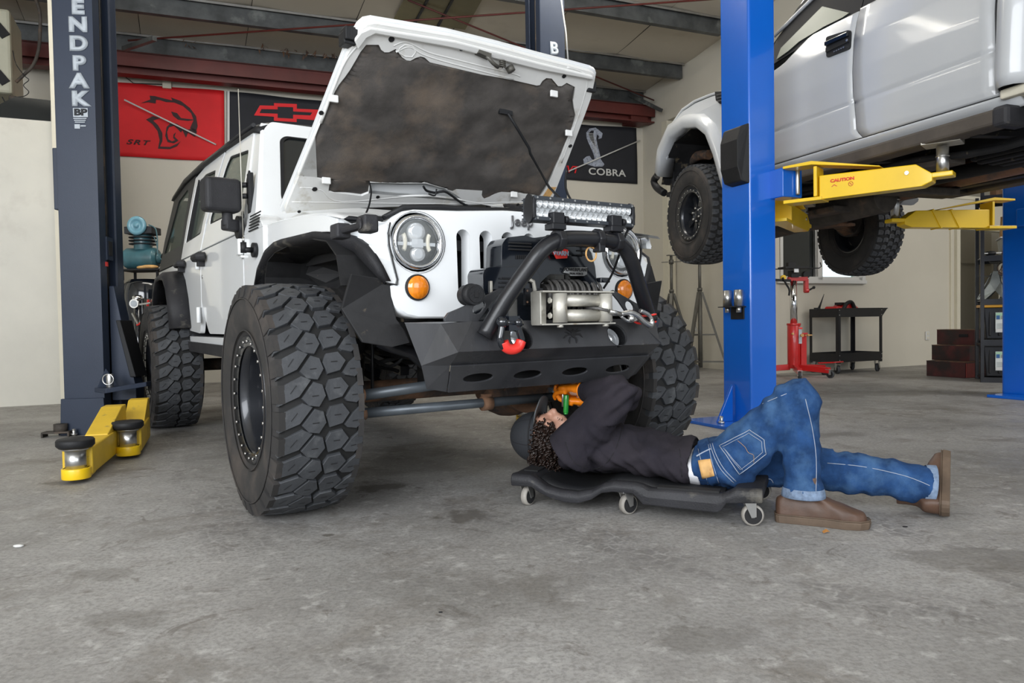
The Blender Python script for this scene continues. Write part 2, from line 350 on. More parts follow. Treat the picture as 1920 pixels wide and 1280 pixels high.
# partition at the left with an open upper bay
w = M(); w.prism([V((-8, 8.27, 0)), V((-.75, 8.27, 0)), V((-.75, 8.27, 4.6)), V((-1.11, 8.27, 4.6)), V((-1.11, 8.27, 2.717)), V((-8, 8.27, 2.717))], (0, .12, 0))
struct('wall_left', w, 'wall_board', B)
w = M(); w.box((-.96, 8.24, 2.3), (.30, .06, 4.6)); struct('trim_1', w, 'trim_paint', B)
A0 = B.w(6.75, 9.9, 0); A = Frame(A0.x, A0.y, 21)
w = M(); w.box((-8.5, .06, 2.35), (17.2, .12, 4.7)); struct('wall_back', w, 'wall_paint', A)
# side wall: upper header and the strip beside the back wall, recessed below
w = M(); w.prism([V((6.75, 10.3, 0)), V((6.75, 9.35, 0)), V((6.75, 9.35, 3.73)), V((6.75, 4.8, 3.73)), V((6.75, 4.8, ceilz(4.8))), V((6.75, 10.3, ceilz(10.3)))], (.14, 0, 0)); struct('wall_side', w, 'wall_paint', B)
w = M(); w.box((6.93, 8.3, 1.86), (.08, 2.2, 3.73)); struct('wall_recess', w, 'wall_paint', B)
w = M(); w.box((6.80, 9.30, 1.86), (.14, .13, 3.73)); struct('trim_2', w, 'trim_paint', B)
# wall with the window and the door opening
w = M(); Y = 7.22
wx0, wx1, wz0, wz1 = 6.98, 8.43, 1.20, 2.25; dx0, dx1, dz = 10.42, 11.55, 1.965
w.prism([V((6.89, Y, 0)), V((dx0, Y, 0)), V((dx0, Y, dz)), V((dx1, Y, dz)), V((dx1, Y, 0)), V((15, Y, 0)), V((15, Y, 2.42)), V((6.89, Y, 2.42))], (0, .12, 0), [[V((wx0, Y, wz0)), V((wx1, Y, wz0)), V((wx1, Y, wz1)), V((wx0, Y, wz1))]])
struct('wall_right', w, 'wall_paint', B)
wf = M(); mx = 7.66
for a, b, c, d in ((wx0, wx1, wz0 - .0, wz0 + .045), (wx0, wx1, wz1 - .045, wz1)): wf.box(((a + b) / 2, Y + .02, (c + d) / 2), (b - a, .1, d - c))
for a, b in ((wx0, wx0 + .045), (wx1 - .05, wx1), (mx - .035, mx + .045)): wf.box(((a + b) / 2, Y + .02, (wz0 + wz1) / 2), (b - a, .1, wz1 - wz0))
wf.box(((wx0 + wx1) / 2, Y - .03, wz0 - .02), (wx1 - wx0 + .12, .06, .045)); wf.box((wx1 + .03, Y - .02, (wz0 + wz1) / 2), (.06, .03, wz1 - wz0 + .1))
win = struct('window_1', wf, 'flag_white', B)
p = M(); p.box(((wx0 + mx) / 2, Y + .03, (wz0 + wz1) / 2), (mx - wx0 - .06, .006, wz1 - wz0 - .08)); build('pane', p, 'glass_dark', win, label='dark window pane')
p = M(); p.box(((wx1 + mx) / 2, Y + .04, (wz0 + wz1) / 2), (wx1 - mx - .08, .006, wz1 - wz0 - .08)); build('pane', p, 'glass_clear', win)
p = M(); p.box((mx - .06, Y + .0, (wz0 + wz1) / 2), (.03, .04, wz1 - wz0)); build('sash_rail', p, 'steel', win)
o = M(); o.box((8.75, 7.75, 1.9), (1.2, .03, 1.8)); place(tag(build('bright_backdrop', o, 'out_glow'), 'pale glowing backdrop for the outdoors seen through the right pane of the window', 'backdrop'), B)  # added backdrop, glows in place of the bright outdoors
o = M(); o.box((9.05, 7.70, 1.55), (.45, .04, .75)); place(tag(build('hedge_backdrop', o, 'out_green_glow'), 'softly glowing dark green hedge strip seen through the lower right of the window', 'hedge'), B)  # hedge strip given its own glow instead of outdoor daylight
o = M(); o.box((7.55, 7.6, 1.6), (1.05, .03, 1.6)); struct('wall_store', o, 'carpet_dark', B)
# door opening with casing, and the wall of the passage behind
d = M(); cw = .075
d.box((dx0 - cw / 2, Y - .02, dz / 2), (cw, .05, dz)); d.box((dx1 + cw / 2, Y - .02, dz / 2), (cw, .05, dz)); d.box(((dx0 + dx1) / 2, Y - .02, dz + cw / 2), (dx1 - dx0 + cw * 2, .05, cw))
d.box((dx0 - .17, Y - .015, dz / 2), (.03, .03, dz)); struct('door_1', d, 'trim_paint', B)
d = M(); d.box((11, 8.6, 1.2), (4.5, .1, 2.5)); d.box((11, 8.52, 1.62), (4.5, .03, .02)); struct('wall_passage', d, 'wall_paint', B)
# room to the right beyond the low wall
d = M(); d.box((11, 10.6, 2.3), (8.6, .1, 4.7)); struct('wall_far', d, 'wall_paint', B)
d = M(); d.box((15, 4, 2.6), (.1, 13, 5.4)); struct('wall_east', d, 'wall_paint', B)
d = M(); d.box((-6.6, 1.2, 2.6), (.1, 9, 5.4)); struct('wall_west', d, 'wall_board')
d = M(); d.box((11, Y + .06, 2.44), (8.2, .16, .05)); struct('trim_3', d, 'trim_paint', B)
for i, (x0, x1, yy, z0, z1) in enumerate(((9.3, 10.35, 7.30, 2.47, 2.62), (10.45, 10.62, 7.3, 2.47, 2.75), (11.35, 12.4, 7.30, 2.47, 2.62))):
    d = M(); d.box(((x0 + x1) / 2, yy, (z0 + z1) / 2), (x1 - x0, .1, z1 - z0)); o = place(tag(build('timber_beam', d, 'rust', bevel=.006), ['brown timber lying on the low wall, left of the upright block', 'short upright brown block on top of the low wall', 'brown timber on the low wall behind the rear blue lift post'][i], 'beam'), B)
d = M(); d.box((9.75, Y - .012, .42), (.075, .012, .12)); d.box((9.75, Y - .02, .45), (.03, .008, .035), m=1); d.box((9.75, Y - .02, .39), (.03, .008, .035), m=1)
place(tag(build('power_outlet', d, ['flag_white', 'trim_paint'], bevel=.002), 'white power outlet low on the cream wall left of the stairs', 'outlet'), B)

# ceiling: vinyl panels between the purlins
slope = V((0, -1, .105)).normalized(); root = None
c = M(); c.prism([V((-10, 12, ceilz(12) + .03)), V((15, 12, ceilz(12) + .03)), V((15, -4.5, ceilz(-4.5) + .03)), V((-10, -4.5, ceilz(-4.5) + .03))], (0, 0, .05)); ceil = struct('ceiling', c, 'navy_dark', B)
def panel(x0, x1, k):
    rows = []
    for j in range(25):
        y = lerp(12, -4.5, j / 24); row = []
        for i in range(5):
            u = i / 4; sag = -.02 * math.sin(math.pi * u) - .012 * math.sin(y * 3.1 + k); row.append(V((lerp(x0, x1, u), y, ceilz(y) + sag)))
        rows.append(row)
    m = M(); m.grid(rows); return build('panel', m, 'ceiling_vinyl', ceil, recalc=False)
x = -10
k = 0
while x < 15: panel(x + .004, x + 1.197, k); x += 1.2; k += 1
N0 = (0, .105, 1)
def onceil(px, py, dz=0): return B.pl(px, py, (0, 9.8, 4.33 - dz), N0)
s = M(); s.prism([onceil(*p, .045) for p in ((768, -20), (915, -20), (872, 56), (738, 36))], (0, 0, .008))
for t in (.3, .62): a = onceil(lerp(768, 915, t), -20, .05); b = onceil(lerp(738, 872, t), lerp(36, 56, t), .05); s.bar(a, b, .03, .02, m=1)
place(tag(build('skylight_panel', s, ['skylight', 'navy_dark']), 'olive translucent roof panel between the purlins above the raised hood', 'skylight'), B)
# galvanised purlins
def purlin(a, b, ext, label):
    A1 = onceil(*a, .205); B1 = onceil(*b, .205); d = (B1 - A1).normalized(); A1 -= d * ext; m = M(); side = V((-d.y, d.x, 0))
    up = V((0, 0, .1)); m.bar(A1 + up, B1 + up, .012, .2); m.bar(A1 + side * .035 + V((0, 0, .006)), B1 + side * .035 + V((0, 0, .006)), .07, .012); m.bar(A1 - side * .03 + V((0, 0, .192)), B1 - side * .03 + V((0, 0, .192)), .06, .012)
    m.bar(A1 - side * .062 + V((0, 0, .182)), B1 - side * .062 + V((0, 0, .182)), .006, .025, m=1)
    o = tag(build('purlin', m, ['galv', 'steel']), label, 'beam', None); return place(o, B)
purlin((229, 94), (1206, 196), 4, 'galvanised roof purlin resting on the dark red girder over the flags')
purlin((229, 18), (1279, 147), 4, 'galvanised roof purlin ending on the side wall above the white pickup fender')
purlin((1057, 16), (1353, 65), 9, 'galvanised roof purlin that runs behind the top of the blue post')
# dark red girder over the back wall
a0 = A.on(229, 97, 1, -.3); a1 = A.on(1206, 198, 1, -.3); zt = (a0.z + a1.z) / 2
g = M(); g.box((-8.4, -.27, zt - .015), (16.8, .2, .02)); g.box((-8.4, -.27, zt - .255), (16.8, .16, .02)); g.box((-8.4, -.25, zt - .13), (16.8, .012, .24)); g.box((-8.4, -.365, zt - .095), (16.8, .01, .17)); g.box((-.25, -.19, zt - .14), (.3, .28, .26))
place(tag(build('steel_girder', g, 'red_beam'), 'long dark red steel girder along the top of the flag wall', 'beam'), A)
def rod(name, pts, r, m_, label, cat='rod'):
    m = M(); m.tube([B.pl(px, py, (0, 9.8, 4.33 - dz), N0) for px, py, dz in pts], r, 6); return place(tag(build(name, m, m_), label, cat), B)
rod('brace_rod', [(240, 76, .28), (1400, -6, .28)], .011, 'red_beam', 'thin dark red brace rod crossing above the raised hood, nearly level')
rod('brace_rod', [(765, 0, .06), (1226, 188, .3)], .011, 'red_beam', 'thin dark red brace rod slanting down behind the dark lift post lettered B')
g = M(); g.bar(B.on(1150, 162, 0, 6.4), B.on(1240, 207, 0, 6.6), .05, .05); place(tag(build('angle_brace', g, 'galv'), 'galvanised angle brace hanging below the purlin in the far ceiling corner', 'brace'), B)
g = M(); g.bar(A.on(232, 92, 1, -.7), A.on(290, 72, 1, -1.2), .05, .05); place(tag(build('angle_brace', g, 'galv'), 'galvanised angle brace under the ceiling right of the left lift post', 'brace'), A)
# torn ceiling vinyl at the purlin
def torn(pts, label):
    g = M()
    for px, py in pts:
        c0 = onceil(px, py, .05); 
        for k in range(5):
            a = random.uniform(0, 6.28); q = .045 * random.uniform(.5, 1); p1 = c0 + V((random.uniform(-.08, .08), -.05, random.uniform(-.05, .02)))
            g.add([p1, p1 + V((q * math.cos(a), -.02, q * math.sin(a))), p1 + V((q * math.cos(a + 1.3), .01, q * math.sin(a + 1.3) - .03))], [(0, 1, 2)])
    place(tag(build('torn_vinyl', g, 'rust', solid=.004, recalc=False), label, 'insulation'), B)
torn([(352, 82)], 'small rusty tear hanging from the ceiling left of the whip aerial')
torn([(488, 90), (530, 97), (545, 98), (575, 102), (600, 103), (618, 105), (630, 107)], 'ragged rusty insulation hanging over the red girder left of the raised hood')

# ---------------------------------------------------------------- flags
def quad_flag(name, c4, m, label, amp=.012, edge=None):
    TL, TR, BR, BL = [A.on(*p, 1, -.03) for p in c4]; rows = []
    for j in range(15):
        row = []
        for i in range(27):
            u, v = i / 26, j / 14; p = TL.lerp(TR, u).lerp(BL.lerp(BR, u), v); p.y = -.02 - amp * (1 + math.sin(u * 11 + v * 3 + 1) * .6 + math.sin(u * 5 - v * 6) * .4) * .5; p.z += .006 * math.sin(u * 9) * (1 if j == 0 else .5); row.append(p)
        rows.append(row)
    f = M(); f.grid(rows); root = thing(name, label, 'flag', A); build('cloth', f, m, root, solid=.003, recalc=False)
    if edge: e = M(); e.bar(TL.lerp(TR, edge) + V((0, -.006, .0)), BL.lerp(BR, edge) + V((0, -.006, 0)), .028, .006, up=(0, 1, 0)); build('hem', e, 'flag_white', root)
    return root
def ink(root, name, polys, m, sc_, ox, oy, holes=None, y=-.036):
    g = M()
    for k, pl in enumerate(polys): g.prism([A.on(ox + a * sc_, oy + b * sc_, 1, y) for a, b in pl], (0, .004, 0), [[A.on(ox + a * sc_, oy + b * sc_, 1, y) for a, b in h] for h in (holes or {}).get(k, [])])
    return build(name, g, m, root)
fr_ = quad_flag('cat_flag', ((214, 154), (420, 170), (421, 303), (214, 292)), 'flag_red', 'red wall flag with a black snarling cat head, nearest the left lift post')
ink(fr_, 'cat_emblem', [[(705, 515), (752, 497), (748, 478), (775, 480), (820, 492), (862, 502), (855, 487), (905, 505), (950, 540), (980, 580), (988, 630), (978, 662), (950, 640), (968, 600), (955, 565), (915, 530), (870, 512), (830, 510), (800, 500), (780, 498), (778, 517), (740, 510)],
    [(855, 557), (885, 565), (905, 590), (975, 598), (940, 604), (890, 598), (865, 578)],
    [(730, 597), (765, 580), (800, 590), (765, 602), (790, 625), (812, 665), (812, 705), (800, 732), (850, 734), (890, 716), (903, 705), (885, 730), (850, 745), (790, 743), (798, 700), (788, 655), (762, 620)],
    [(835, 660), (845, 636), (870, 628), (890, 646), (905, 662), (912, 650), (930, 688), (940, 662), (975, 684), (985, 658), (968, 640), (940, 648), (925, 640), (905, 632), (885, 618), (855, 614), (833, 634), (826, 680), (838, 710), (870, 716), (892, 702), (872, 682), (880, 660), (868, 672), (866, 690), (876, 700), (860, 706), (842, 696)]], 'flag_ink', .375, 0, 0)
t0 = A.on(257, 267, 1, -.036); text('lettering', 'SRT', 'flag_ink', fr_, t0, (1, 0, 0), (0, 0, 1), .085, shear=.35, sp=1.25, fat=.002, sx=1.5)
fb = quad_flag('bow_tie_flag', ((425, 171), (680, 196), (680, 330), (425, 305)), 'flag_black', 'black wall flag with a red outlined bow tie emblem, behind the vehicle windshield', edge=.012)
ink(fb, 'bow_tie_emblem', [[(180, 692), (215, 632), (300, 634), (300, 618), (437, 624), (437, 652), (575, 658), (540, 720), (436, 712), (436, 732), (300, 724), (300, 700)]], 'flag_red2', .3125, 420, 0,
    {0: [[(225, 654), (322, 656), (322, 640), (415, 643), (415, 668), (530, 675), (518, 692), (415, 688), (415, 712), (322, 707), (322, 682), (213, 678)]]})
fc = quad_flag('snake_flag', ((1020, 228), (1193.5, 240), (1195.5, 345), (1020, 334)), 'flag_black', 'black wall flag with a grey rearing snake, right of the raised hood')
ink(fc, 'snake_emblem', [[(830, 795), (850, 771), (885, 765), (905, 780), (928, 800), (922, 828), (902, 834), (906, 816), (893, 806), (890, 830), (897, 870), (908, 910), (918, 958), (938, 985), (930, 998), (880, 1000), (815, 980), (812, 955), (832, 938), (850, 935), (862, 955), (880, 962), (877, 935), (862, 895), (845, 860), (833, 830)]], 'snake', .3125, 840, 0, {0: [[(843, 800), (858, 783), (876, 782), (872, 806), (878, 845), (884, 880), (872, 862), (854, 836)]]})
g = M()
for k in range(16): a, b = 846 + k * 3.0, 800 + k * 9.5; g.bar(A.on(840 + (a - 4) * .3125, b * .3125, 1, -.04), A.on(840 + (a + 30 - k) * .3125, (b + 3) * .3125, 1, -.04), .006, .003, up=(0, 1, 0))
build('belly_scales', g, 'flag_white', fc)
text('lettering', 'COBRA', 'flag_white', fc, A.on(1138.5, 323.5, 1, -.038), (1, 0, 0), (0, 0, 1), .145, sp=1.08, fat=.004, sx=1.28)
text('lettering', 'SVT', 'flag_red2', fc, A.on(1068, 318, 1, -.038), (1, 0, 0), (0, 0, 1), .15, shear=.25, fat=.004, sx=1.15)
q = M(); q.prism([B.on(x, y, 0, 6.86) for x, y in ((1243, 242), (1300, 222), (1300, 330), (1243, 330))], (.01, 0, 0)); place(tag(build('dark_banner', q, 'flag_black'), 'dark banner in the wall recess, half hidden by the pickup fender', 'flag'), B)
for a, b, lb in (((233, 187), (405, 271), 'thin white pole slanting across the red cat flag'), ((1066, 321), (1200, 263), 'thin white pole slanting across the snake flag')):
    m = M(); m.cyl(A.on(*a, 1, -.09), A.on(*b, 1, -.05), .010, n=8); place(tag(build('wall_pole', m, 'flag_white'), lb, 'pole'), A)
m = M(); c0 = A.on(313, 157, 1, -.04); m.box(c0, (.10, .06, .12)); m.tube([A.on(*p, 1, -.03) for p in ((232, 120), (236, 145), (250, 156), (304, 158))], .006, 6, 1)
place(tag(build('junction_box', m, ['trim_paint', 'plastic'], bevel=.004), 'small cream junction box with a cable above the red cat flag', 'box'), A)

# ---------------------------------------------------------------- left bay: hanging heater unit seen over the partition
h = thing('heater_unit', 'beige hanging heater unit with flexible conduit in the opening at upper left', 'heater', B)
m = M(); a = B.on(-30, 20, 1, 8.9); b = B.on(24, 185, 1, 8.9); m.box(((a.x + b.x) / 2, 9.2, (a.z + b.z) / 2 + .05), (b.x - a.x, .6, a.z - b.z)); build('housing', m, 'ac_plastic', h, bevel=.03)
m = M()
for k in range(2): p = B.on(6, 55 + k * 88, 1, 8.88); m.box((p.x - .03, 8.895, p.z), (.16, .02, .09), rot=Matrix.Rotation(.9, 3, 'Y'))
build('vent_slot', m, 'dark', h)
m = M(); m.tube(cr([B.on(*p, 1, 8.85) for p in ((62, -12), (74, 20), (75, 60), (72, 95), (62, 122), (45, 140), (30, 154))], 5), .016, 8); build('conduit', m, 'grime', h)
m = M(); m.tube(cr([B.on(*p, 1, 8.82) for p in ((24, 95), (30, 120), (46, 142), (54, 150), (44, 160), (54, 172), (46, 180), (30, 182))], 4), .004, 6); m.tube(cr([B.on(*p, 1, 8.82) for p in ((4, 182), (12, 195), (22, 205), (26, 225))], 4), .006, 6); build('cable', m, 'plastic', h)
m = M(); m.box(B.on(25, 190, 1, 8.85), (.07, .06, .10)); build('valve', m, 'grime', h, bevel=.01)
m = M(); m.prism([B.on(*p, 1, 8.5) for p in ((28, 181), (95, 188), (95, 232), (-30, 228), (-30, 175), (0, 195))], (0, .03, 0)); place(tag(build('smoked_screen', m, 'glass_dark'), 'dark grey screen behind the partition under the heater unit', 'screen'), B)
# the ceiling lamps over the lift (reflected in the pickup doors)
for x, y, lb in ((3.3, 4.4, 'twin tube ceiling lamp over the pickup, nearest the camera'), (1.2, 6.6, 'twin tube ceiling lamp over the blue front post'), (-2.6, 5.9, 'twin tube ceiling lamp over the left lift post')):
    pb = B.l((x, y, 0)); r_ = thing('ceiling_lamp', lb, 'lamp', loc=(x, y, ceilz(pb.y) - .12), rz=R(24))
    m = M(); m.box((0, 0, .05), (2.4, .16, .05)); build('housing', m, 'trim_paint', r_, bevel=.01)
    m = M()
    for e in (-.045, .045): m.cyl((-1.17, e, .0), (1.17, e, .0), .014, n=10)
    build('tubes', m, 'lamp_tube', r_)

# ================================================================ lifts
def letters(root, s, m, o, xd, yd, size, step, sx=1.0, fat=.004):
    for k, ch in enumerate(s): text('letter', ch, m, root, V(o) - V(yd) * (step * k), xd, yd, size, sx=sx, fat=fat)
# dark left post
LF = Frame(-2.80, 5.02, 5)      # near right edge of the lettered face
post = thing('lift_post', 'dark navy two-post lift column lettered ENDPAK, left of the white vehicle', 'lift post', LF)
m = M(); wF, dp = .262, .36
m.box((-wF / 2, .006, 2.15), (wF, .012, 4.3)); m.box((-wF + .006, dp / 2, 2.15), (.012, dp, 4.3)); m.box((-wF / 2, dp, 2.15), (wF, .012, 4.3))
m.box((-.006, .05, 2.15), (.012, .10, 4.3)); m.box((-.006, dp - .05, 2.15), (.012, .10, 4.3)); m.box((-.03, .10, 2.15), (.05, .01, 4.3)); m.box((-.03, dp - .1, 2.15), (.05, .01, 4.3))
build('column', m, 'navy', post, bevel=.006)
m = M(); m.box((-.06, dp / 2, 2.15), (.02, .16, 4.2), m=0); m.tube([(-.03, .17, .9), (-.03, .17, 4.2)], .006, 6, 1); build('track', m, ['navy_dark', 'grime'], post)
m = M(); m.box((-.135, -.012, .125), (.30, .03, .25), taper=.93); m.box((-.10, .20, .01), (.42, .40, .02)); build('base_plate', m, 'navy', post, bevel=.004)
m = M(); m.box((-wF - .022, .14, 1.75), (.05, .2, .42)); build('side_box', m, 'navy', post, bevel=.006)
m = M(); m.prism([(0, .12, 1.02), (.03, .12, 1.02), (.16, .12, .30), (.16, .12, .22), (0, .12, .22)], (0, .14, 0)); build('carriage', m, 'navy', post, bevel=.004)
m = M(); m.prism([(.045, .10, .78), (.075, .10, .78), (.17, .10, .38), (.13, .10, .38)], (0, .2, 0)); build('rubber_guard', m, 'plastic', post, bevel=.005)
m = M(); m.box((.0, .09, 1.17), (.012, .03, .03)); build('release_tab', m, 'red_plastic', post)
m = M(); m.box((-.004, .13, 1.28), (.03, .09, .16)); m.box((.006, .13, 1.28), (.02, .05, .10), m=1); build('lock_window', m, ['navy', 'dark'], post)
def pxz(px, py): return LF.on(px, py, 1, -.004)
for ch, py in zip('BENDPAK', (-21, 14, 47, 82.5, 119.5, 152.5, 186)):
    c0 = pxz(144.5 + (py + 30) * .022, py); text('letter', ch, 'letter', post, c0, (1, 0, 0), (0, 0, 1), .128, fat=.009, sx=1.22, depth=.020)
m = M(); c0 = pxz(151, 211); m.box(c0, (.095, .004, .06)); build('badge_plate', m, 'letter', post); text('badge_lettering', 'BP', 'navy_dark', post, c0 + V((0, -.004, 0)), (1, 0, 0), (0, 0, 1), .06, fat=.003, sx=1.3)
m = M()
for k in range(3): m.box(pxz(150, 222 + k * 3.5), (.085 - .01 * k, .003, .006))
m.box(pxz(145, 237), (.035, .003, .03)); m.box(pxz(156, 236), (.035, .003, .008)); build('maker_print', m, 'letter', post)
# swing arms on the floor
def hang(o, fr, post, b, rz):
    o.parent = post; o.location = fr.l(b); o.rotation_euler = (0, 0, rz - fr.rz); return o
def swing_arm(name, base, tip, label, top=.27, fr=None, pst=None):
    b = V((*base, 0)); t = V((*tip, 0)); d = (t - b); L_ = d.length
    m = M(); m.box((L_ * .60, 0, .095), (L_ * .8, .13, .13)); r_ = hang(build(name, m, 'yellow_worn', None, bevel=.008, label=label), fr or LF, pst or post, b, math.atan2(d.y, d.x))
    m = M(); m.prism([(-.02, -.055, top), (.10, -.055, top), (L_ * .55, -.055, .165), (L_ * .55, -.055, .155), (-.02, -.055, .02)], (0, .11, 0)); build('arm_gusset', m, 'yellow_worn', r_, bevel=.006)
    m = M(); m.bar((L_ * .93, -.05, .045), (L_ + .05, -.05, .045), .012, .05); m.bar((L_ * .93, .05, .045), (L_ + .05, .05, .045), .012, .05); m.cyl((L_ + .03, 0, .02), (L_ + .03, 0, .07), .062, n=24); m.box((L_ * .97, 0, .03), (.16, .11, .02)); build('arm_end', m, 'yellow', r_, bevel=.003)
    m = M(); m.cyl((L_ + .03, 0, .05), (L_ + .03, 0, .155), .045, n=24); m.cyl((L_ + .03, 0, .155), (L_ + .03, 0, .17), .055, n=24); build('screw_post', m, 'steel', r_)
    m = M(); m.lathe([(.0, .165), (.07, .165), (.082, .178), (.082, .2), (.076, .208), (0, .208)], (L_ + .03, 0, 0), (0, 0, 1), 28); build('pad', m, 'plastic', r_)
    return r_
for (bx_, by_), (tx_, ty_), lb in (((216, 768), (141, 823), 'long yellow arm reaching furthest forward on the floor'), ((262, 755), (239, 790), 'shorter yellow arm nearer the vehicle rear tyre')):
    b_ = W0.on(bx_, by_, 2, .24); t_ = W0.on(tx_, ty_, 2, .205); d_ = (t_ - b_); d_.z = 0; t_ -= d_.normalized() * .03; swing_arm('lift_arm', (b_.x, b_.y), (t_.x, t_.y), lb)
m = M(); m.prism([(0.0, -.14, .30), (.12, -.25, .30), (.33, -.13, .33), (.33, -.05, .33), (.1, .0, .30)], (0, 0, .03)); m.cyl((.10, -.14, .33), (.10, -.14, .42), .022, n=16, m=1); m.prism([(.0, -.1, .33), (.1, -.02, .33), (.02, -.02, .45)], (.01, -.01, 0))
rg = M(); pr_ = build('arm_bracket', m, ['navy', 'steel'], post, bevel=.003); rg.tube([(.10 + .035 * math.cos(t), -.165, .385 + .035 * math.sin(t)) for t in [6.283 * i / 20 for i in range(20)]], .004, 6, closed=True); build('pull_ring', rg, 'steel', pr_)
a_ = thing('pad_adapter', 'small dark metal pad adapter lying on the floor left of the dark post', 'adapter', loc=W0.on(108, 818, 2, 0), rz=.2)
m = M(); m.box((0, 0, .03), (.17, .09, .012)); m.box((-.08, 0, .015), (.012, .09, .03)); m.box((.08, 0, .015), (.012, .09, .03)); build('base', m, 'grime', a_, bevel=.003)
m = M(); m.cyl((.02, 0, .03), (.02, 0, .085), .042, n=24); m.cyl((.02, 0, .07), (.02, 0, .086), .03, n=20, m=1); build('socket', m, ['grime', 'dark'], a_)
m = M(); m.cyl((.11, -.02, 0), (.11, -.02, .05), .012, n=10); m.cyl((.11, -.02, .01), (.11, -.02, .02), .022, n=6); place(tag(build('anchor_bolt', m, 'steel'), 'steel anchor bolt in the floor at the foot of the dark left post', 'bolt'), Frame(*W0.on(108, 818, 2, 0)[:2], 10))
# dark right post, behind the hood
RFr = Frame(.31, 6.93, 21); post2 = thing('lift_post', 'dark lift column with the letter B, behind the raised hood', 'lift post', RFr)
m = M(); m.box((.13, .006, 2.15), (.25, .012, 4.3)); m.box((.25, .18, 2.15), (.012, .36, 4.3)); m.box((.13, .36, 2.15), (.25, .012, 4.3)); m.box((.006, .05, 2.15), (.012, .10, 4.3)); m.box((.006, .31, 2.15), (.012, .10, 4.3)); m.box((.06, .18, 2.15), (.012, .16, 4.3), m=1); m.box((.12, .18, .01), (.5, .5, .02))
build('column', m, ['navy', 'navy_dark'], post2, bevel=.006); m = M(); m.tube([(.03, .17, .5), (.03, .17, 4.2)], .006, 6); build('cable', m, 'grime', post2)
text('letter', 'B', 'letter', post2, RFr.on(1039, 92, 1, -.004), (1, 0, 0), (0, 0, 1), .15, fat=.010, sx=.95, depth=.022)
m = M(); m.tube([W0.on(x, y, 1, 6.85) for x, y in ((1050, -20), (1055, 20), (1061, 60), (1065, 112))], .007, 6); tag(build('white_cord', m, 'flag_white'), 'thin white cord hanging beside the dark post lettered B', 'cord')
m = M(); m.tube(cr([W0.on(x, y, 1, 6.8) for x, y in ((1062, 320), (1060, 345), (1064, 362), (1072, 378), (1078, 400))], 4), .010, 6); tag(build('air_hose', m, 'plastic'), 'black hose hanging beside the snake flag, above the lamp bar', 'hose')
t_ = W0.on(985, 772, 2, .1); swing_arm('lift_arm', (.30, 6.75), (t_.x, t_.y), 'yellow arm on the floor, glimpsed behind the brim of the cap', fr=RFr, pst=post2)
# blue front post
BF = Frame(1.585, 4.86, 24); bp_ = thing('lift_post', 'bright blue lift post standing behind the raised knee of the person', 'lift post', BF)
m = M(); m.box((.11, .14, 2.2), (.225, .28, 4.4)); build('column', m, 'blue', bp_, bevel=.014, seg=3)
m = M(); m.prism([(-.02, .16, .27), (-.15, .16, .02), (-.02, .16, .02)], (0, .02, 0)); m.box((.0, .16, .01), (.5, .5, .02)); build('base_plate', m, 'blue', bp_, bevel=.003)
m = M(); m.cyl((-.17, .1, .02), (-.17, .1, .07), .012, n=8); m.cyl((-.17, .1, .02), (-.17, .1, .035), .022, n=6); build('anchor_bolt', m, 'steel', bp_)
m = M(); z0, z1 = BF.on(1370, 345, 0, -.03).z, BF.on(1370, 245, 0, -.03).z
m.prism([(0, .0, z0 - .02), (0, .0, z1 + .02), (-.055, .02, z1), (-.085, .02, z1 - .09), (-.085, .02, z0 + .09), (-.055, .02, z0)], (0, .17, 0)); build('control_box', m, 'plastic', bp_, bevel=.008)
m = M(); zb = BF.on(1380, 572, 0, 0).z; m.box((-.055, .12, zb - .012), (.11, .16, .006)); m.box((-.008, .12, zb - .05), (.008, .13, .09)); build('cup_bracket', m, 'black_metal', bp_, bevel=.002)
for yy in (.165, .055): m = M(); m.cyl((-.055, yy, zb - .008), (-.055, yy, zb + .10), .030, n=24); m.cyl((-.055, yy, zb - .05), (-.055, yy, zb - .012), .017, n=16); m.cyl((-.055, yy, zb + .095), (-.055, yy, zb + .102), .022, n=20, m=1); build('height_adapter', m, ['steel', 'dark'], bp_)
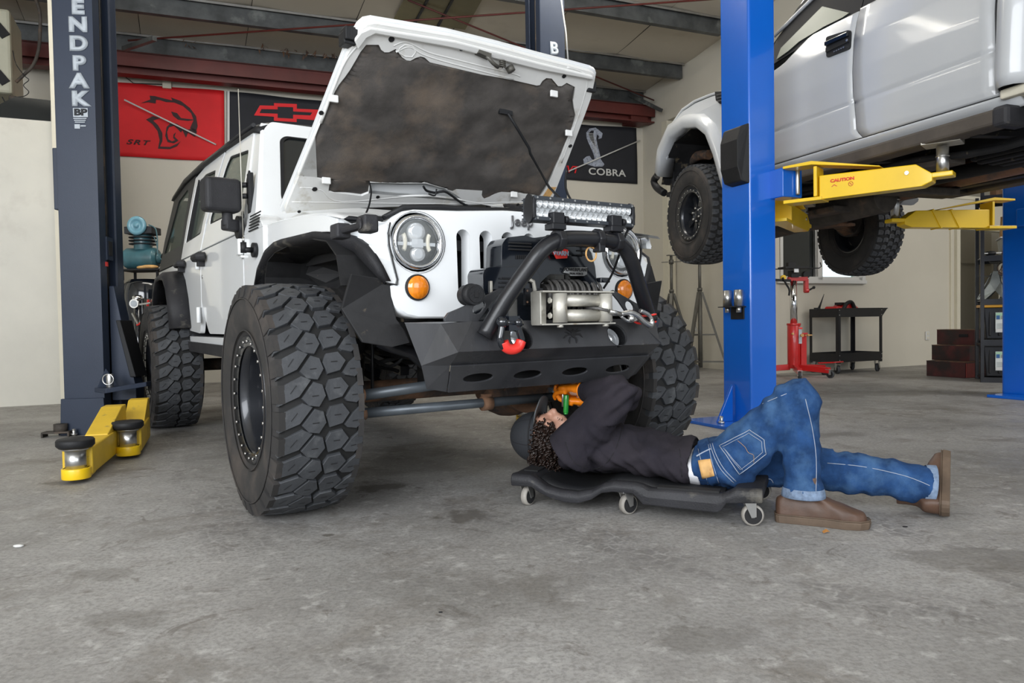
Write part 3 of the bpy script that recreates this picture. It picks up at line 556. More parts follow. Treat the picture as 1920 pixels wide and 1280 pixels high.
# carriage and arms of the blue front post
za = BF.on(1470, 355, 1, .1).z
cb_ = BF.l(W0.on(1470, 353, 1, 4.93)); m = M(); m.box((cb_.x, cb_.y, za), (.17, .15, .19)); m.box((.24, .12, za), (.06, .12, .19)); m.cyl((cb_.x + .03, cb_.y - .09, za - .08), (cb_.x + .03, cb_.y - .09, za + .09), .014, n=16, m=1); build('carriage', m, ['blue', 'steel'], bp_, bevel=.006)
def high_arm(label, base, tip, z, tipz, padtop, fr, pst, caution=True):
    b = V((*base, z)); d = V((tip[0] - base[0], tip[1] - base[1], 0)); L_ = d.length
    m = M(); h = .15; m.prism([(.12, -.055, -h / 2), (.12, -.055, h / 2), (L_ * .86, -.055, h / 2 - .01), (L_ * .97, -.055, 0), (L_ * .97, -.055, -h * .3), (L_ * .9, -.055, -h * .45)], (0, .11, 0)); r_ = hang(build('lift_arm', m, 'yellow', None, bevel=.006, label=label), fr, pst, b, math.atan2(d.y, d.x))
    m = M(); m.prism([(-.1, -.08, h / 2 + .085), (.08, -.08, h / 2 + .095), (.62 * L_, -.08, h / 2 + .005), (.62 * L_, -.08, h / 2), (.08, -.08, h / 2 + .072), (-.1, -.08, h / 2 + .07)], (0, .14, 0)); m.box((.10, 0, .04), (.02, .14, .19)); m.box((.02, 0, -.07), (.24, .15, .022)); build('arm_plate', m, 'yellow', r_, bevel=.003)
    m = M(); m.box((L_ + .02, 0, -.01), (.12, .10, .03)); build('arm_end', m, 'yellow', r_, bevel=.006)
    m = M(); m.cyl((L_ + .02, 0, -.01), (L_ + .02, 0, padtop - .02), .033, n=20); m.cyl((L_ + .02, 0, padtop * .55), (L_ + .02, 0, padtop * .58), .036, n=20); build('screw_post', m, 'steel', r_)
    m = M(); m.box((L_ + .02, 0, padtop), (.20, .15, .02)); m.box((L_ - .07, 0, padtop + .012), (.02, .15, .02)); m.box((L_ + .11, 0, padtop + .012), (.02, .15, .02)); build('pad', m, 'zinc', r_, bevel=.004)
    if caution:
        y = -.0555; s_ = 1
        text('caution_lettering', 'CAUTION', 'red_plastic', r_, (.26, y - .002, .03), (1, 0, 0), (0, 0, 1), .026, fat=.0012, sx=1.2)
        m = M(); m.box((.22, y, .0), (.02, .002, .004), rot=Matrix.Rotation(.6, 3, 'Y')); m.box((.205, y, .0), (.02, .002, .004), rot=Matrix.Rotation(-.6, 3, 'Y')); m.tube([(.31 + .013 * math.cos(t), y, -.002 + .013 * math.sin(t)) for t in [6.283 * i / 14 for i in range(14)]], .0018, 4, closed=True); m.box((.31, y, -.002), (.018, .002, .004), rot=Matrix.Rotation(.7, 3, 'Y')); build('caution_symbols', m, 'red_paint', r_)
    m = M(); m.cyl((L_ * .80, -.053, .02), (L_ * .80, -.062, .02), .012, n=12); build('bolt', m, 'steel', r_)
    return r_
pb_ = W0.on(1505, 355, 1, 4.80); pt_ = W0.on(1760, 352, 1, 4.30)
high_arm('yellow arm carrying a red caution print, reaching right', (pb_.x, pb_.y), (pt_.x, pt_.y), pb_.z - .01, 0, .175, BF, bp_)
pb_ = W0.on(1482, 402, 1, 5.35); pt_ = W0.on(1506, 412, 1, 5.95)
r_ = high_arm('yellow arm reaching back under the pickup', (pb_.x - .14, pb_.y - .15), (pt_.x, pt_.y), pb_.z - .0, 0, .16, BF, bp_, caution=False)
# blue rear post at the right edge
BR = Frame(4.41, 6.20, 24); br_ = thing('lift_post', 'blue lift post at the right edge of the picture in front of the shelf', 'lift post', BR)
m = M(); m.box((.17, .14, 2.2), (.32, .28, 4.4)); build('column', m, 'blue', br_, bevel=.03, seg=4)
m = M(); m.box((.15, .0, .012), (.75, .5, .024)); build('base_plate', m, 'blue', br_, bevel=.003)
m = M(); m.cyl((-.1, -.1, .02), (-.1, -.1, .08), .013, n=8); m.cyl((-.1, -.1, .024), (-.1, -.1, .05), .024, n=6); build('anchor_bolt', m, 'steel', br_)
zc = BR.on(1890, 400, 1, -.08).z
m = M(); m.box((.12, -.02, zc), (.46, .2, .15)); m.box((.14, -.09, zc + .16), (.2, .1, .3)); build('carriage', m, 'blue', br_, bevel=.008)
pb_ = W0.on(1872, 408, 1, 6.0); pt_ = W0.on(1683, 419, 1, 5.9)
r_ = high_arm('yellow arm reaching left to the far side of the pickup', (pb_.x, pb_.y), (pt_.x, pt_.y), pb_.z - .015, 0, .28, BR, br_, caution=False)
m = M()
for k in range(2): m.box((.42 + .16 * k, 0, .0), (.018, .125, .165), rot=Matrix.Rotation(.5, 3, 'Y'))
build('arm_collar', m, 'yellow', r_)
# ================================================================ shop equipment
def caster(parent, x, y, r, face=0, fork='steel', wheelm='rubber', top=None, name='caster'):
    m = M(); q = Matrix.Rotation(face, 3, 'Z'); top = top or r * 2.6; off = V((r * .35, 0, 0))
    for s in (-1, 1):
        p = [V((-r * .5, s * r * .42, top)), V((r * .6, s * r * .42, top)), V((r * .6, s * r * .42, r * .9)), V((r * .15, s * r * .42, r * .8))]
        m.prism([q @ v + V((x, y, 0)) for v in p], q @ V((0, s * .004, 0)))
    m.box((x, y, top), (r * 1.5, r * 1.2, .006), rot=face); o = build(name, m, fork, parent, bevel=.001)
    w = M(); c = V((x, y, r)) + q @ off; ax = q @ V((0, 1, 0)); h = r * .34
    w.lathe([(r * .35, -h), (r * .85, -h), (r, -h * .7), (r, h * .7), (r * .85, h), (r * .35, h)], c, ax, 24); w.cyl(c - ax * h * 1.02, c + ax * h * 1.02, r * .80, n=24, m=1); w.cyl(c - ax * h * 1.3, c + ax * h * 1.3, r * .2, n=12, m=2)
    for k in range(5): a = k * 1.2566; d = V((0, 0, 1)) * math.cos(a) + ax.cross(V((0, 0, 1))) * math.sin(a); w.bar(c, c + d * r * .8, h * 2.2, r * .16, 1, up=ax)
    build('wheel', w, [wheelm, 'dark', 'steel'], o); return o
# compressor behind the dark post
cp = thing('air_compressor', 'teal piston air compressor on a black upright tank behind the left lift post', 'compressor', loc=(-3.62, 7.3, 0))
m = M(); m.lathe([(0, .22), (.15, .23), (.21, .28), (.22, .4), (.22, 1.05), (.21, 1.15), (.15, 1.2), (0, 1.21)], (0, 0, 0), (0, 0, 1), 32); [m.bar((.2 * math.cos(a), .2 * math.sin(a), .3), (.22 * math.cos(a), .22 * math.sin(a), 0), .05, .02) for a in (.6, 2.5, 4, 5.6)]; build('tank', m, 'gloss_black', cp)
m = M(); m.box((0, 0, 1.29), (.42, .34, .015)); [m.box((x, y, 1.24), (.02, .02, .1)) for x in (-.17, .17) for y in (-.12, .12)]; build('saddle', m, 'dark', cp)
m = M(); m.lathe([(0, -.17), (.085, -.17), (.105, -.14), (.105, .13), (.08, .16), (0, .16)], (-.03, 0, 1.41), (1, 0, 0), 24, sx=1.0); m.cyl((.1, 0, 1.41), (.17, 0, 1.4), .07, .035, n=20); build('crankcase', m, 'teal', cp, bevel=.004)
m = M(); m.cyl((-.02, 0, 1.49), (-.02, 0, 1.66), .085, n=20)
for k in range(4): m.cyl((-.02, 0, 1.545 + k * .032), (-.02, 0, 1.555 + k * .032), .13, n=20, m=1)
m.box((-.02, 0, 1.68), (.27, .2, .07), m=1); build('cylinder_head', m, ['teal', 'navy_dark'], cp, bevel=.006)
m = M(); m.lathe([(0, 0), (.088, 0), (.094, .01), (.088, .03), (.06, .034), (.05, .02), (.02, .02), (.02, .035), (0, .035)], (-.02, -.1, 1.72), (0, -1, 0), 32); build('air_filter', m, 'teal_light', cp)
m = M(); m.tube(cr([(.08, -.08, 1.73), (.15, -.09, 1.69), (.17, -.1, 1.58), (.17, -.1, 1.45), (.2, -.08, 1.38)], 6), .006, 6); m.tube(cr([(.11, -.05, 1.62), (.14, -.06, 1.55), (.15, -.06, 1.47)], 5), .004, 6); build('copper_pipe', m, 'teal', cp)
m = M(); m.cyl((.17, .02, 1.38), (.27, .02, 1.38), .075, n=16)
for k in range(6): m.cyl((.18 + k * .014, .02, 1.38), (.184 + k * .014, .02, 1.38), .09, n=16)
build('motor', m, 'plastic', cp)
m = M(); m.sph((.1, -.13, 1.315), (.09, .05, .022), 12); m.sph((.03, -.14, 1.31), (.05, .04, .018), 10); tag(place(build('work_rag', m, 'patch'), Frame(-3.62, 7.3, 0)), 'pale rag lying on the compressor saddle', 'rag')
g = thing('grease_gun', 'black and chrome grease canister with red handles standing beside the compressor', 'canister', loc=(-3.42, 6.9, 0))
m = M(); m.cyl((-.09, 0, .02), (-.09, 0, 1.03), .035, n=16, m=1); m.cyl((-.09, 0, .98), (-.09, 0, 1.02), .045, n=16, m=0); build('chrome_pipe', m, ['chrome', 'gloss_black'], g)
m = M(); m.cyl((-.09, -.035, .95), (-.09, -.07, .95), .042, n=24); m.cyl((-.09, -.07, .95), (-.09, -.074, .95), .03, n=20, m=1); build('gauge', m, ['chrome', 'letter'], g)
m = M(); [m.bar((x, -.1, z), (x + dx, -.12, z + dz_), .016, .016, k) for x, z, dx, dz_, k in ((-.02, .94, .1, .01, 0), (.05, .90, .02, .08, 1), (-.09, .86, .06, -.1, 0), (-.05, .75, .07, .03, 1), (.08, .95, .03, .03, 0))]; build('valve_handle', m, ['steel', 'red_plastic'], g)
m = M(); m.cyl((.03, .2, 0), (.03, .2, 1.0), .16, n=24); build('cylinder', m, 'gloss_black', g)
for x, lb in ((-3.2, 'dark metal post end standing right of the compressor'),):
    m = M(); m.box((0, 0, .64), (.05, .05, 1.28)); tag(build('steel_stub', m, 'stand_metal', bevel=.003), lb, 'post').location = (-3.22, 6.9, 0)

# tall tripod stands by the side wall
def tall_stand(x, y, top, label, rz):
    r_ = thing('tripod_stand', label, 'stand', loc=(x, y, 0), rz=rz, group='tall tripod stands at the side wall')
    m = M(); m.cyl((0, 0, .05), (0, 0, 1.1), .030, n=14); m.cyl((0, 0, 1.0), (0, 0, top), .021, n=12); m.cyl((0, 0, 1.1), (0, 0, 1.14), .034, n=14); build('stand_tube', m, 'stand_metal', r_)
    m = M(); m.box((0, 0, top), (.12, .06, .012)); m.bar((-.16, 0, top - .10), (.16, 0, top - .085), .012, .012); m.cyl((0, 0, top - .12), (0, 0, top - .06), .034, n=12); build('saddle', m, 'stand_metal', r_)
    for a in (R(-15), R(105), R(225)):
        d = V((math.cos(a), math.sin(a), 0)); m = M(); m.bar(d * .03 + V((0, 0, 1.08)), d * .36 + V((0, 0, .02)), .04, .03, up=d); m.box(d * .37 + V((0, 0, .006)), (.07, .05, .012), rot=a); build('leg', m, 'stand_metal', r_)
        m = M(); [m.bar(d * q + V((0, 0, z)), V((0, 0, z)), .022, .022) for q, z in ((.33, .13), (.21, .50))]; build('brace', m, 'stand_metal', r_)
    m = M(); c0 = cr([(-.06, -.05, .85), (-.085, -.06, .75), (-.08, -.06, .62), (-.07, -.06, .55)], 5)
    for i, p in enumerate(c0): m.tube([p + V((.012 * math.cos(t), (.012 * math.sin(t) if i % 2 else 0), (0 if i % 2 else .012 * math.sin(t)))) for t in [6.283 * k / 8 for k in range(8)]], .003, 4, closed=True)
    build('chain', m, 'steel', r_); return r_
p = W0.on(1309, 691, 2, 0); tall_stand(2.58, 10.05, 1.62, 'tall grey tripod stand directly left of the blue front post', 0)
tall_stand(2.27, 10.4, 1.62, 'tall grey tripod stand further left, half hidden by the vehicle tyre', .4)

# red transmission jack
tj = thing('transmission_jack', 'red hydraulic transmission jack on casters in front of the black cart', 'jack', loc=(3.42, 8.9, 0), rz=.12)
m = M(); m.cyl((0, 0, .1), (0, 0, .64), .075, n=24); m.box((.10, -.02, .3), (.07, .07, .42)); m.box((.10, -.02, .52), (.09, .09, .02)); m.cyl((0, 0, .62), (0, 0, .645), .082, n=24); build('cylinder', m, 'red_paint', tj, bevel=.003)
m = M(); m.cyl((0, 0, .6), (0, 0, 1.16), .042, n=20); build('ram', m, 'chrome', tj)
m = M(); m.prism([V((.02 + .055 * 0, -.078, .4)), V((.065, -.07, .4)), V((.065, -.07, .6)), V((.02, -.078, .6))], (0, -.003, 0)); m.box((.045, -.08, .585), (.045, .004, .02), m=1); build('label_sheet', m, ['letter', 'red_plastic'], tj)
for a in (R(10), R(165), R(250), R(-55)):
    d = V((math.cos(a), math.sin(a), 0)); m = M(); m.bar(d * .05 + V((0, 0, .115)), d * .44 + V((0, 0, .09)), .05, .07); build('leg', m, 'red_paint', tj, bevel=.004); e = d * .43; caster(tj, e.x, e.y, .045, a, top=.10)
m = M(); m.bar((.28, -.06, .16), (.5, -.02, .16), .015, .015); m.bar((.28, -.06, .16), (.28, -.06, .06), .015, .015); m.tube([(.5, -.02, .16), (.62, -.03, .165)], .008); build('pedal', m, 'red_paint', tj)
m = M(); m.box((.05, 0, 1.18), (.24, .06, .05)); m.box((.16, 0, 1.10), (.045, .05, .16)); m.cyl((.14, 0, 1.04), (.19, 0, 1.04), .03, n=12); m.tube([(.19, 0, 1.04), (.24, -.02, 1.07)], .012, 6, 1); m.sph((.25, -.02, 1.075), .02, 8, 1); build('tilt_head', m, ['red_paint', 'plastic'], tj, bevel=.003)
m = M(); m.box((0, 0, 1.24), (.1, .09, .08)); m.box((.0, 0, 1.315), (.30, .2, .025)); m.box((-.03, 0, 1.35), (.10, .06, .06)); m.tube([(-.30, 0, 1.30), (.0, 0, 1.305), (.33, 0, 1.31), (.36, 0, 1.33), (.345, 0, 1.38)], .007, 6); m.cyl((.16, -.02, 1.23), (.16, .04, 1.23), .045, n=12); m.cyl((-.14, -.04, 1.2), (-.14, 0, 1.2), .03, n=10, m=1); m.tube(cr([(-.16, -.04, 1.2), (-.12, -.05, 1.12), (-.08, -.05, 1.05), (-.085, -.05, .98)], 4), .012, 6); m.bar((-.25, -.03, 1.17), (-.05, -.03, 1.16), .02, .03); m.box((.0, -.06, 1.28), (.06, .03, .05), m=2); build('cradle', m, ['plastic', 'yellow', 'steel'], tj, bevel=.003)
m = M(); [m.cyl((x, -.09, z), (x, -.12, z), r_, n=10) for x, z, r_ in ((.05, .50, .018), (.13, .50, .012), (-.07, .52, .012))]; m.bar((.11, -.06, .5), (.2, -.06, .5), .012, .012); build('valve', m, 'patch', tj)

# black two shelf cart
CT = Frame(4.06, 9.12, 27); ct = thing('service_cart', 'black two-shelf steel service cart against the cream wall under the window', 'cart', CT)
Lx, Ly = .92, .44
for (x, y) in ((0, 0), (Lx - .1, 0), (0, Ly), (Lx - .1, Ly)):
    m = M(); sx_ = 1 if x == 0 else -1; sy_ = 1 if y == 0 else -1; m.box((x + sx_ * .02, y, .475), (.04, .004, .69)); m.box((x, y + sy_ * .02, .475), (.004, .04, .69)); build('leg', m, 'black_metal', ct)
for z in (.20, .765):
    m = M(); x1 = Lx - .1
    for a, b in (((0, 0), (x1, 0)), ((x1, 0), (x1, Ly)), ((x1, Ly), (0, Ly)), ((0, Ly), (0, 0))): m.bar((*a, z), (*b, z), .006, .11)
    m.box((x1 / 2, Ly / 2, z - (.045 if z > .5 else .05)), (x1, Ly, .006)); m.box((x1 / 2, -.004, z + .054), (x1, .012, .006))
    if z > .5: m.prism([(x1, 0, z + .055), (x1 + .11, 0, z + .055), (x1, 0, z - .055)], (0, .006, 0)); m.prism([(x1, Ly, z + .055), (x1 + .11, Ly, z + .055), (x1, Ly, z - .055)], (0, .006, 0)); m.bar((x1 + .11, 0, z + .05), (x1 + .11, Ly, z + .05), .01, .012)
    o = build('tray', m, 'black_metal', ct)
    mb = M(); [mb.cyl((x, -.003, z + dz_), (x, -.008, z + dz_), .006, n=8) for x in (.015, x1 - .015) for dz_ in (-.03, .03)]; build('screws', mb, 'steel', o)
for (x, y, a) in ((.04, .04, 1.2), (Lx - .15, .04, .3), (.04, Ly - .04, 2.0), (Lx - .15, Ly - .04, 1.0)): caster(ct, x, y, .052, a, top=.145)
tb = thing('tool_bag', 'red and black tool bag slumped on the top tray of the black cart', 'bag', CT, loc=CT.w(.34, .2, .732), rz=CT.rz)
m = M(); m.prism([(-.28, -.1, 0), (.28, -.1, 0), (.2, -.1, .08), (.08, -.1, .15), (-.04, -.1, .145), (-.12, -.1, .10), (-.22, -.1, .12), (-.27, -.1, .05)], (0, .2, 0)); build('shell', m, 'red_paint', tb, bevel=.02, seg=3)
m = M(); m.tube(cr([(-.16, -.11, .02), (-.1, -.12, .14), (0, -.12, .165), (.06, -.12, .08), (.08, -.12, .01)], 5), .024, 8); m.box((-.1, -.1, .05), (.14, .04, .08)); m.box((-.0, 0, .15), (.2, .1, .03)); build('strap', m, 'plastic', tb)
m = M(); m.sph((.06, -.108, .10), (.022, .01, .03), 10); m.sph((-.2, -.1, .04), (.015, .01, .012), 8); build('tag', m, 'flag_white', tb)
d_ = thing('drill_bit_holder', 'slim black tool with a thin wire sticking up at the left corner of the cart', 'tool', loc=CT.w(.03, .32, .82), rz=0)
m = M(); m.tube([(0, 0, 0), (.02, 0, .05), (.07, 0, .19)], [.018, .012, .003], 8); m.box((-.02, 0, .0), (.07, .04, .03)); build('tool_body', m, 'plastic', d_)

# steps
s0 = W0.on(1810, 709, 2, 0); SX = Frame(s0.x, s0.y, 24); st = thing('wooden_steps', 'worn dark maroon three-tread wooden steps beside the black shelf unit', 'steps', SX)
x = 0
for k in range(3):
    m = M(); x0 = k * .16; y0 = .0 + k * .05; ln = (.30, .24, .18)[k]; m.box((x0 + ln / 2 - .1 * 0, .24 + y0, .09 + k * .18), (ln, .47, .178)); m.box((x0 + ln / 2, .24 + y0, .178 + k * .18), (ln + .005, .475, .008), m=1)
    if k == 2: m.box((-.004 + x0, .14 + y0, .47), (.01, .11, .035), m=2)
    build('step', m, ['maroon', 'rust', 'dark'], st, bevel=.005)
m = M(); m.box((.10, -.002, .085), (.18, .006, .16)); build('side_panel', m, 'maroon_side', st)  # sheet of lighter maroon over the near side of the bottom step

# shelf unit with its load
SH = Frame(4.95, 7.72, -27); su = thing('storage_shelf', 'black steel shelf unit at the right edge loaded with totes and jack stands', 'shelf', SH)
for x, y in ((0, 0), (1.2, 0), (0, .5), (1.2, .5)): m = M(); m.box((x, y, 1.0), (.035, .035, 2.0)); build('post', m, 'black_metal', su, bevel=.003)
SZ = [.05, .445, .87, 1.325, 1.95]
for z in SZ:
    m = M(); m.box((.6, .25, z - .01), (1.2, .5, .012)); m.box((.6, -.012, z - .025), (1.2, .02, .06)); m.box((.6, .5, z - .025), (1.2, .02, .06)); build('shelf_board', m, ['black_metal', 'steel'], su)
def tote(z, x, label, h, lid, printy):
    r_ = thing('storage_tote', label, 'tote', loc=SH.w(x, .24, z), rz=SH.rz)
    m = M(); m.box((0, 0, h / 2), (.56, .40, h), taper=1.10)
    for k in range(7): m.box((-.25 + k * .083, -.215 , h * .5), (.02, .02, h * .8), rot=Matrix.Rotation(-.05, 3, 'X'))
    build('tub', m, 'tote', r_, bevel=.01)
    m = M(); m.box((0, 0, h + .012), (.66, .48, .03)); m.box((0, 0, h + .03), (.5, .34, .012)); build('lid', m, lid, r_, bevel=.006)
    m = M(); m.box((-.15, -.236, h * .52), (.105, .004, h * .62)); m.box((-.15, -.239, h * .74), (.10, .003, h * .16), m=1); m.box((-.18, -.241, h * .68), (.03, .003, h * .12), m=2); m.box((-.13, -.241, h * .68), (.05, .003, h * .1), m=3); [m.box((-.15, -.241, h * (.30 + .045 * k)), (.08, .002, .004), m=3) for k in range(5)]; m.box((-.15, -.241, h * .27), (.1, .003, h * .1), m=4)
    build('label_sheet', m, ['sticker', 'sticker_green', 'sticker_blue', 'jack_grey', 'flag_white'], r_); return r_
tote(.455, .32, 'black storage tote with yellow lid on the second shelf', .335, 'tote_lid', .6); tote(.06, .32, 'scuffed black storage tote on the bottom shelf under the yellow lidded one', .32, 'tote', .5)
def jack_stand(x, label):
    r_ = thing('jack_stand', label, 'jack stand', loc=SH.w(x, .2, .875), rz=SH.rz - .25, group='jack stands on the third shelf')
    m = M(); m.prism([(-.02, -.03, .30), (.03, -.03, .30), (.05, -.03, .18), (.15, -.1, 0), (.08, -.1, 0), (.0, -.03, .09), (-.08, -.1, 0), (-.15, -.1, 0), (-.05, -.03, .18)], (0, .012, 0)); m.prism([(-.02, .03, .30), (.03, .03, .30), (.05, .03, .18), (.15, .1, 0), (.08, .1, 0), (.0, .03, .09), (-.08, .1, 0), (-.15, .1, 0), (-.05, .03, .18)], (0, .012, 0))
    for s in (-1, 1): m.prism([(s * .03, -.03, .28), (s * .03, .03, .28), (s * .15, .11, 0), (s * .15, -.11, 0)], (s * .004, 0, .004))
    build('base', m, 'jack_grey', r_, bevel=.004)
    m = M(); m.box((0, 0, .3), (.035, .03, .16)); m.prism([(-.05, -.03, .385), (.05, -.03, .385), (.065, -.03, .42), (.04, -.03, .40), (-.04, -.03, .40), (-.065, -.03, .42)], (0, .06, 0)); build('ratchet_bar', m, 'stand_metal', r_, bevel=.003)
    m = M(); m.tube([(-.03, -.05, .25), (-.12, -.07, .24), (-.15, -.07, .26)], .007, 6); build('lever', m, 'stand_metal', r_); return r_
jack_stand(.14, 'grey ratchet jack stand, left one on the third shelf'); jack_stand(.34, 'grey ratchet jack stand, right one beside the blue rear post')
cb = thing('clear_bin', 'clear plastic bin on the upper shelf by the blue rear post', 'bin', loc=SH.w(.40, .22, 1.33), rz=SH.rz)
m = M(); m.box((0, 0, .09), (.42, .3, .18), taper=1.08); m.box((0, 0, .185), (.48, .36, .015), m=1); build('bin_body', m, ['jack_grey', 'flag_white'], cb, bevel=.008)
for k, (x, lb) in enumerate(((.08, 'small dark hand tool with a white tip at the left of the upper shelf'), (.20, 'round brown part beside the clear bin'))):
    m = M(); m.sph((0, 0, .03), (.06 if k == 0 else .03, .03, .025), 10); m.box((-.05, -.02, .03), (.05, .01, .012), m=1); o = tag(build('hand_tool', m, ['plastic' if k == 0 else 'rust', 'flag_white']), lb, 'tool'); o.location = SH.w(x, .06, 1.326); o.rotation_euler = (0, 0, SH.rz)
rp = thing('rope_coil', 'brown rope coil hanging from the upper shelf above the jack stands', 'rope', loc=SH.w(.22, .05, 1.26), rz=SH.rz)
m = M(); [m.tube([(.05 * math.cos(t) + .012 * k - .03, .006 * k, -.06 + .055 * math.sin(t + k) - .01 * (k % 3)) for t in [6.283 * i / 16 for i in range(16)]], .007, 5, closed=True) for k in range(6)]; build('strands', m, 'grime', rp)
pc = thing('pipe_bundle', 'brown cardboard tubes standing on top of the clear bin', 'tubes', loc=SH.w(.34, .22, 1.525), rz=SH.rz)
for k in range(4): m = M(); m.cyl((-.13 + k * .075, 0, 0), (-.12 + k * .07, 0, .22), .034, n=14); build('tube', m, 'rust' if k % 2 else 'patch', pc)
# ================================================================ the white off road vehicle
JT = thing('off_road_vehicle', 'white four door off road vehicle with raised hood, winch bumper and huge tyres', 'vehicle', J)
def jb(name, m, mats, parent=None, **k): return build(name, m, mats, parent or JT, **k)
def tyre_mesh(name, Rr, hw, np_, blocks, rimr, depth=.021, sidelug=True):
    """Tyre about the x axis; lugs are raised polygons laid out as (across -1..1, around in pitches)."""
    m = M(); base = Rr - depth
    prof = [(rimr - .004, -hw * .80), (rimr + .02, -hw * .93), (lerp(rimr, base, .45), -hw * 1.04), (lerp(rimr, base, .8), -hw * 1.03), (base - .018, -hw * .97), (base - .002, -hw * .86), (base + .002, -hw * .45), (base + .003, 0)]
    prof += [(r, -h) for r, h in prof[-2::-1]]
    m.lathe(prof, (0, 0, 0), (1, 0, 0), 72, m=1)
    m.lathe([(base - .008, -hw * .93), (base + .004, -hw * .80), (base + .0055, 0), (base + .004, hw * .80), (base - .008, hw * .93)], (0, 0, 0), (1, 0, 0), 72, m=3)  # darker tread base paints the shade in the gaps between lugs
    def pt(u, a, r):
        rr = r - .012 * abs(u) ** 3; x = u * hw * .97; return V((x, rr * math.cos(a), rr * math.sin(a)))
    for k in range(np_):
        for bl in blocks:
            n = len(bl); cu = sum(p[0] for p in bl) / n; ct = sum(p[1] for p in bl) / n
            ang = lambda t: 2 * math.pi * (k + t) / np_
            lo = [pt(u, ang(t), base - .004) for u, t in bl]; hi = [pt(lerp(cu, u, .97), ang(lerp(ct, t, .96)), Rr - .002) for u, t in bl]; top = [pt(lerp(cu, u, .94), ang(lerp(ct, t, .92)), Rr) for u, t in bl]
            j = random.uniform(-.0012, .0012); vs = lo + hi + top; fs = [(i, (i + 1) % n, n + (i + 1) % n, n + i) for i in range(n)] + [(n + i, n + (i + 1) % n, 2 * n + (i + 1) % n, 2 * n + i) for i in range(n)] + [tuple(range(2 * n, 3 * n))]
            m.add(vs, fs, 0)
            # sipe: thin dark cut on top of the lug
            if Rr > .43:
                a0, a1 = (lerp(cu, bl[0][0], .25), lerp(ct, bl[0][1], .25)), (lerp(cu, bl[n // 2][0], .28), lerp(ct, bl[n // 2][1], .28)); du, dt = (a1[0] - a0[0]), (a1[1] - a0[1])
                q = [(a0[0], a0[1] - .018), (a1[0], a1[1] - .018), (a1[0], a1[1] + .018), (a0[0], a0[1] + .018)]; m.add([pt(u, ang(t), Rr + .0006) for u, t in q], [(0, 1, 2, 3)], 2)
        if sidelug:
            for s in (-1, 1):
                off = 0 if s < 0 else .5
                for (t0, t1, r0, r1) in ((-.34, .34, .0, -.045), (-.14 if k % 2 else -.34, .34 if k % 2 else .14, -.05, -.078)):
                    a0, a1 = 2 * math.pi * (k + off + t0) / np_, 2 * math.pi * (k + off + t1) / np_; ra, rb = Rr - .008 + r0, Rr - .008 + r1; xa = hw * (.965 if r0 == 0 else 1.01); xb = hw * 1.035
                    lo = [V((s * xa, ra * math.cos(a0), ra * math.sin(a0))), V((s * xa, ra * math.cos(a1), ra * math.sin(a1))), V((s * xb, rb * math.cos(a1), rb * math.sin(a1))), V((s * xb, rb * math.cos(a0), rb * math.sin(a0)))]
                    ins = [p - V((s * .022, 0, 0)) for p in lo]; m.add(lo + ins, [(0, 1, 2, 3), (0, 1, 5, 4), (1, 2, 6, 5), (2, 3, 7, 6), (3, 0, 4, 7)], 1)
    # thin raised rings on the sidewall
    for s in (-1, 1):
        for rr, h in ((rimr + .03, .99), (lerp(rimr, Rr, .72), 1.045)): m.tube([V((s * hw * h, rr * math.cos(t), rr * math.sin(t))) for t in [2 * math.pi * i / 64 for i in range(64)]], .003, 5, 1, closed=True)
    me_o = build(name, m, ['rubber', 'rubber_side', 'dark', 'groove_shade']); return me_o
MT = [[(-1.0, .46), (-1.0, -.24), (-.46, -.66), (-.24, -.48), (-.54, .14)],
      [(-.50, .20), (-.20, -.42), (.0, -.30), (.07, .14), (-.10, .56), (-.34, .49)],
      [(.05, -.12), (.16, -.47), (.46, -.54), (.63, -.16), (.45, .24), (.14, .36)],
      [(.49, .30), (.69, -.12), (1.0, -.52), (1.0, .24), (.80, .50), (.56, .42)]]
tyre = tyre_mesh('tyre', .4435, .155, 30, MT, .235)
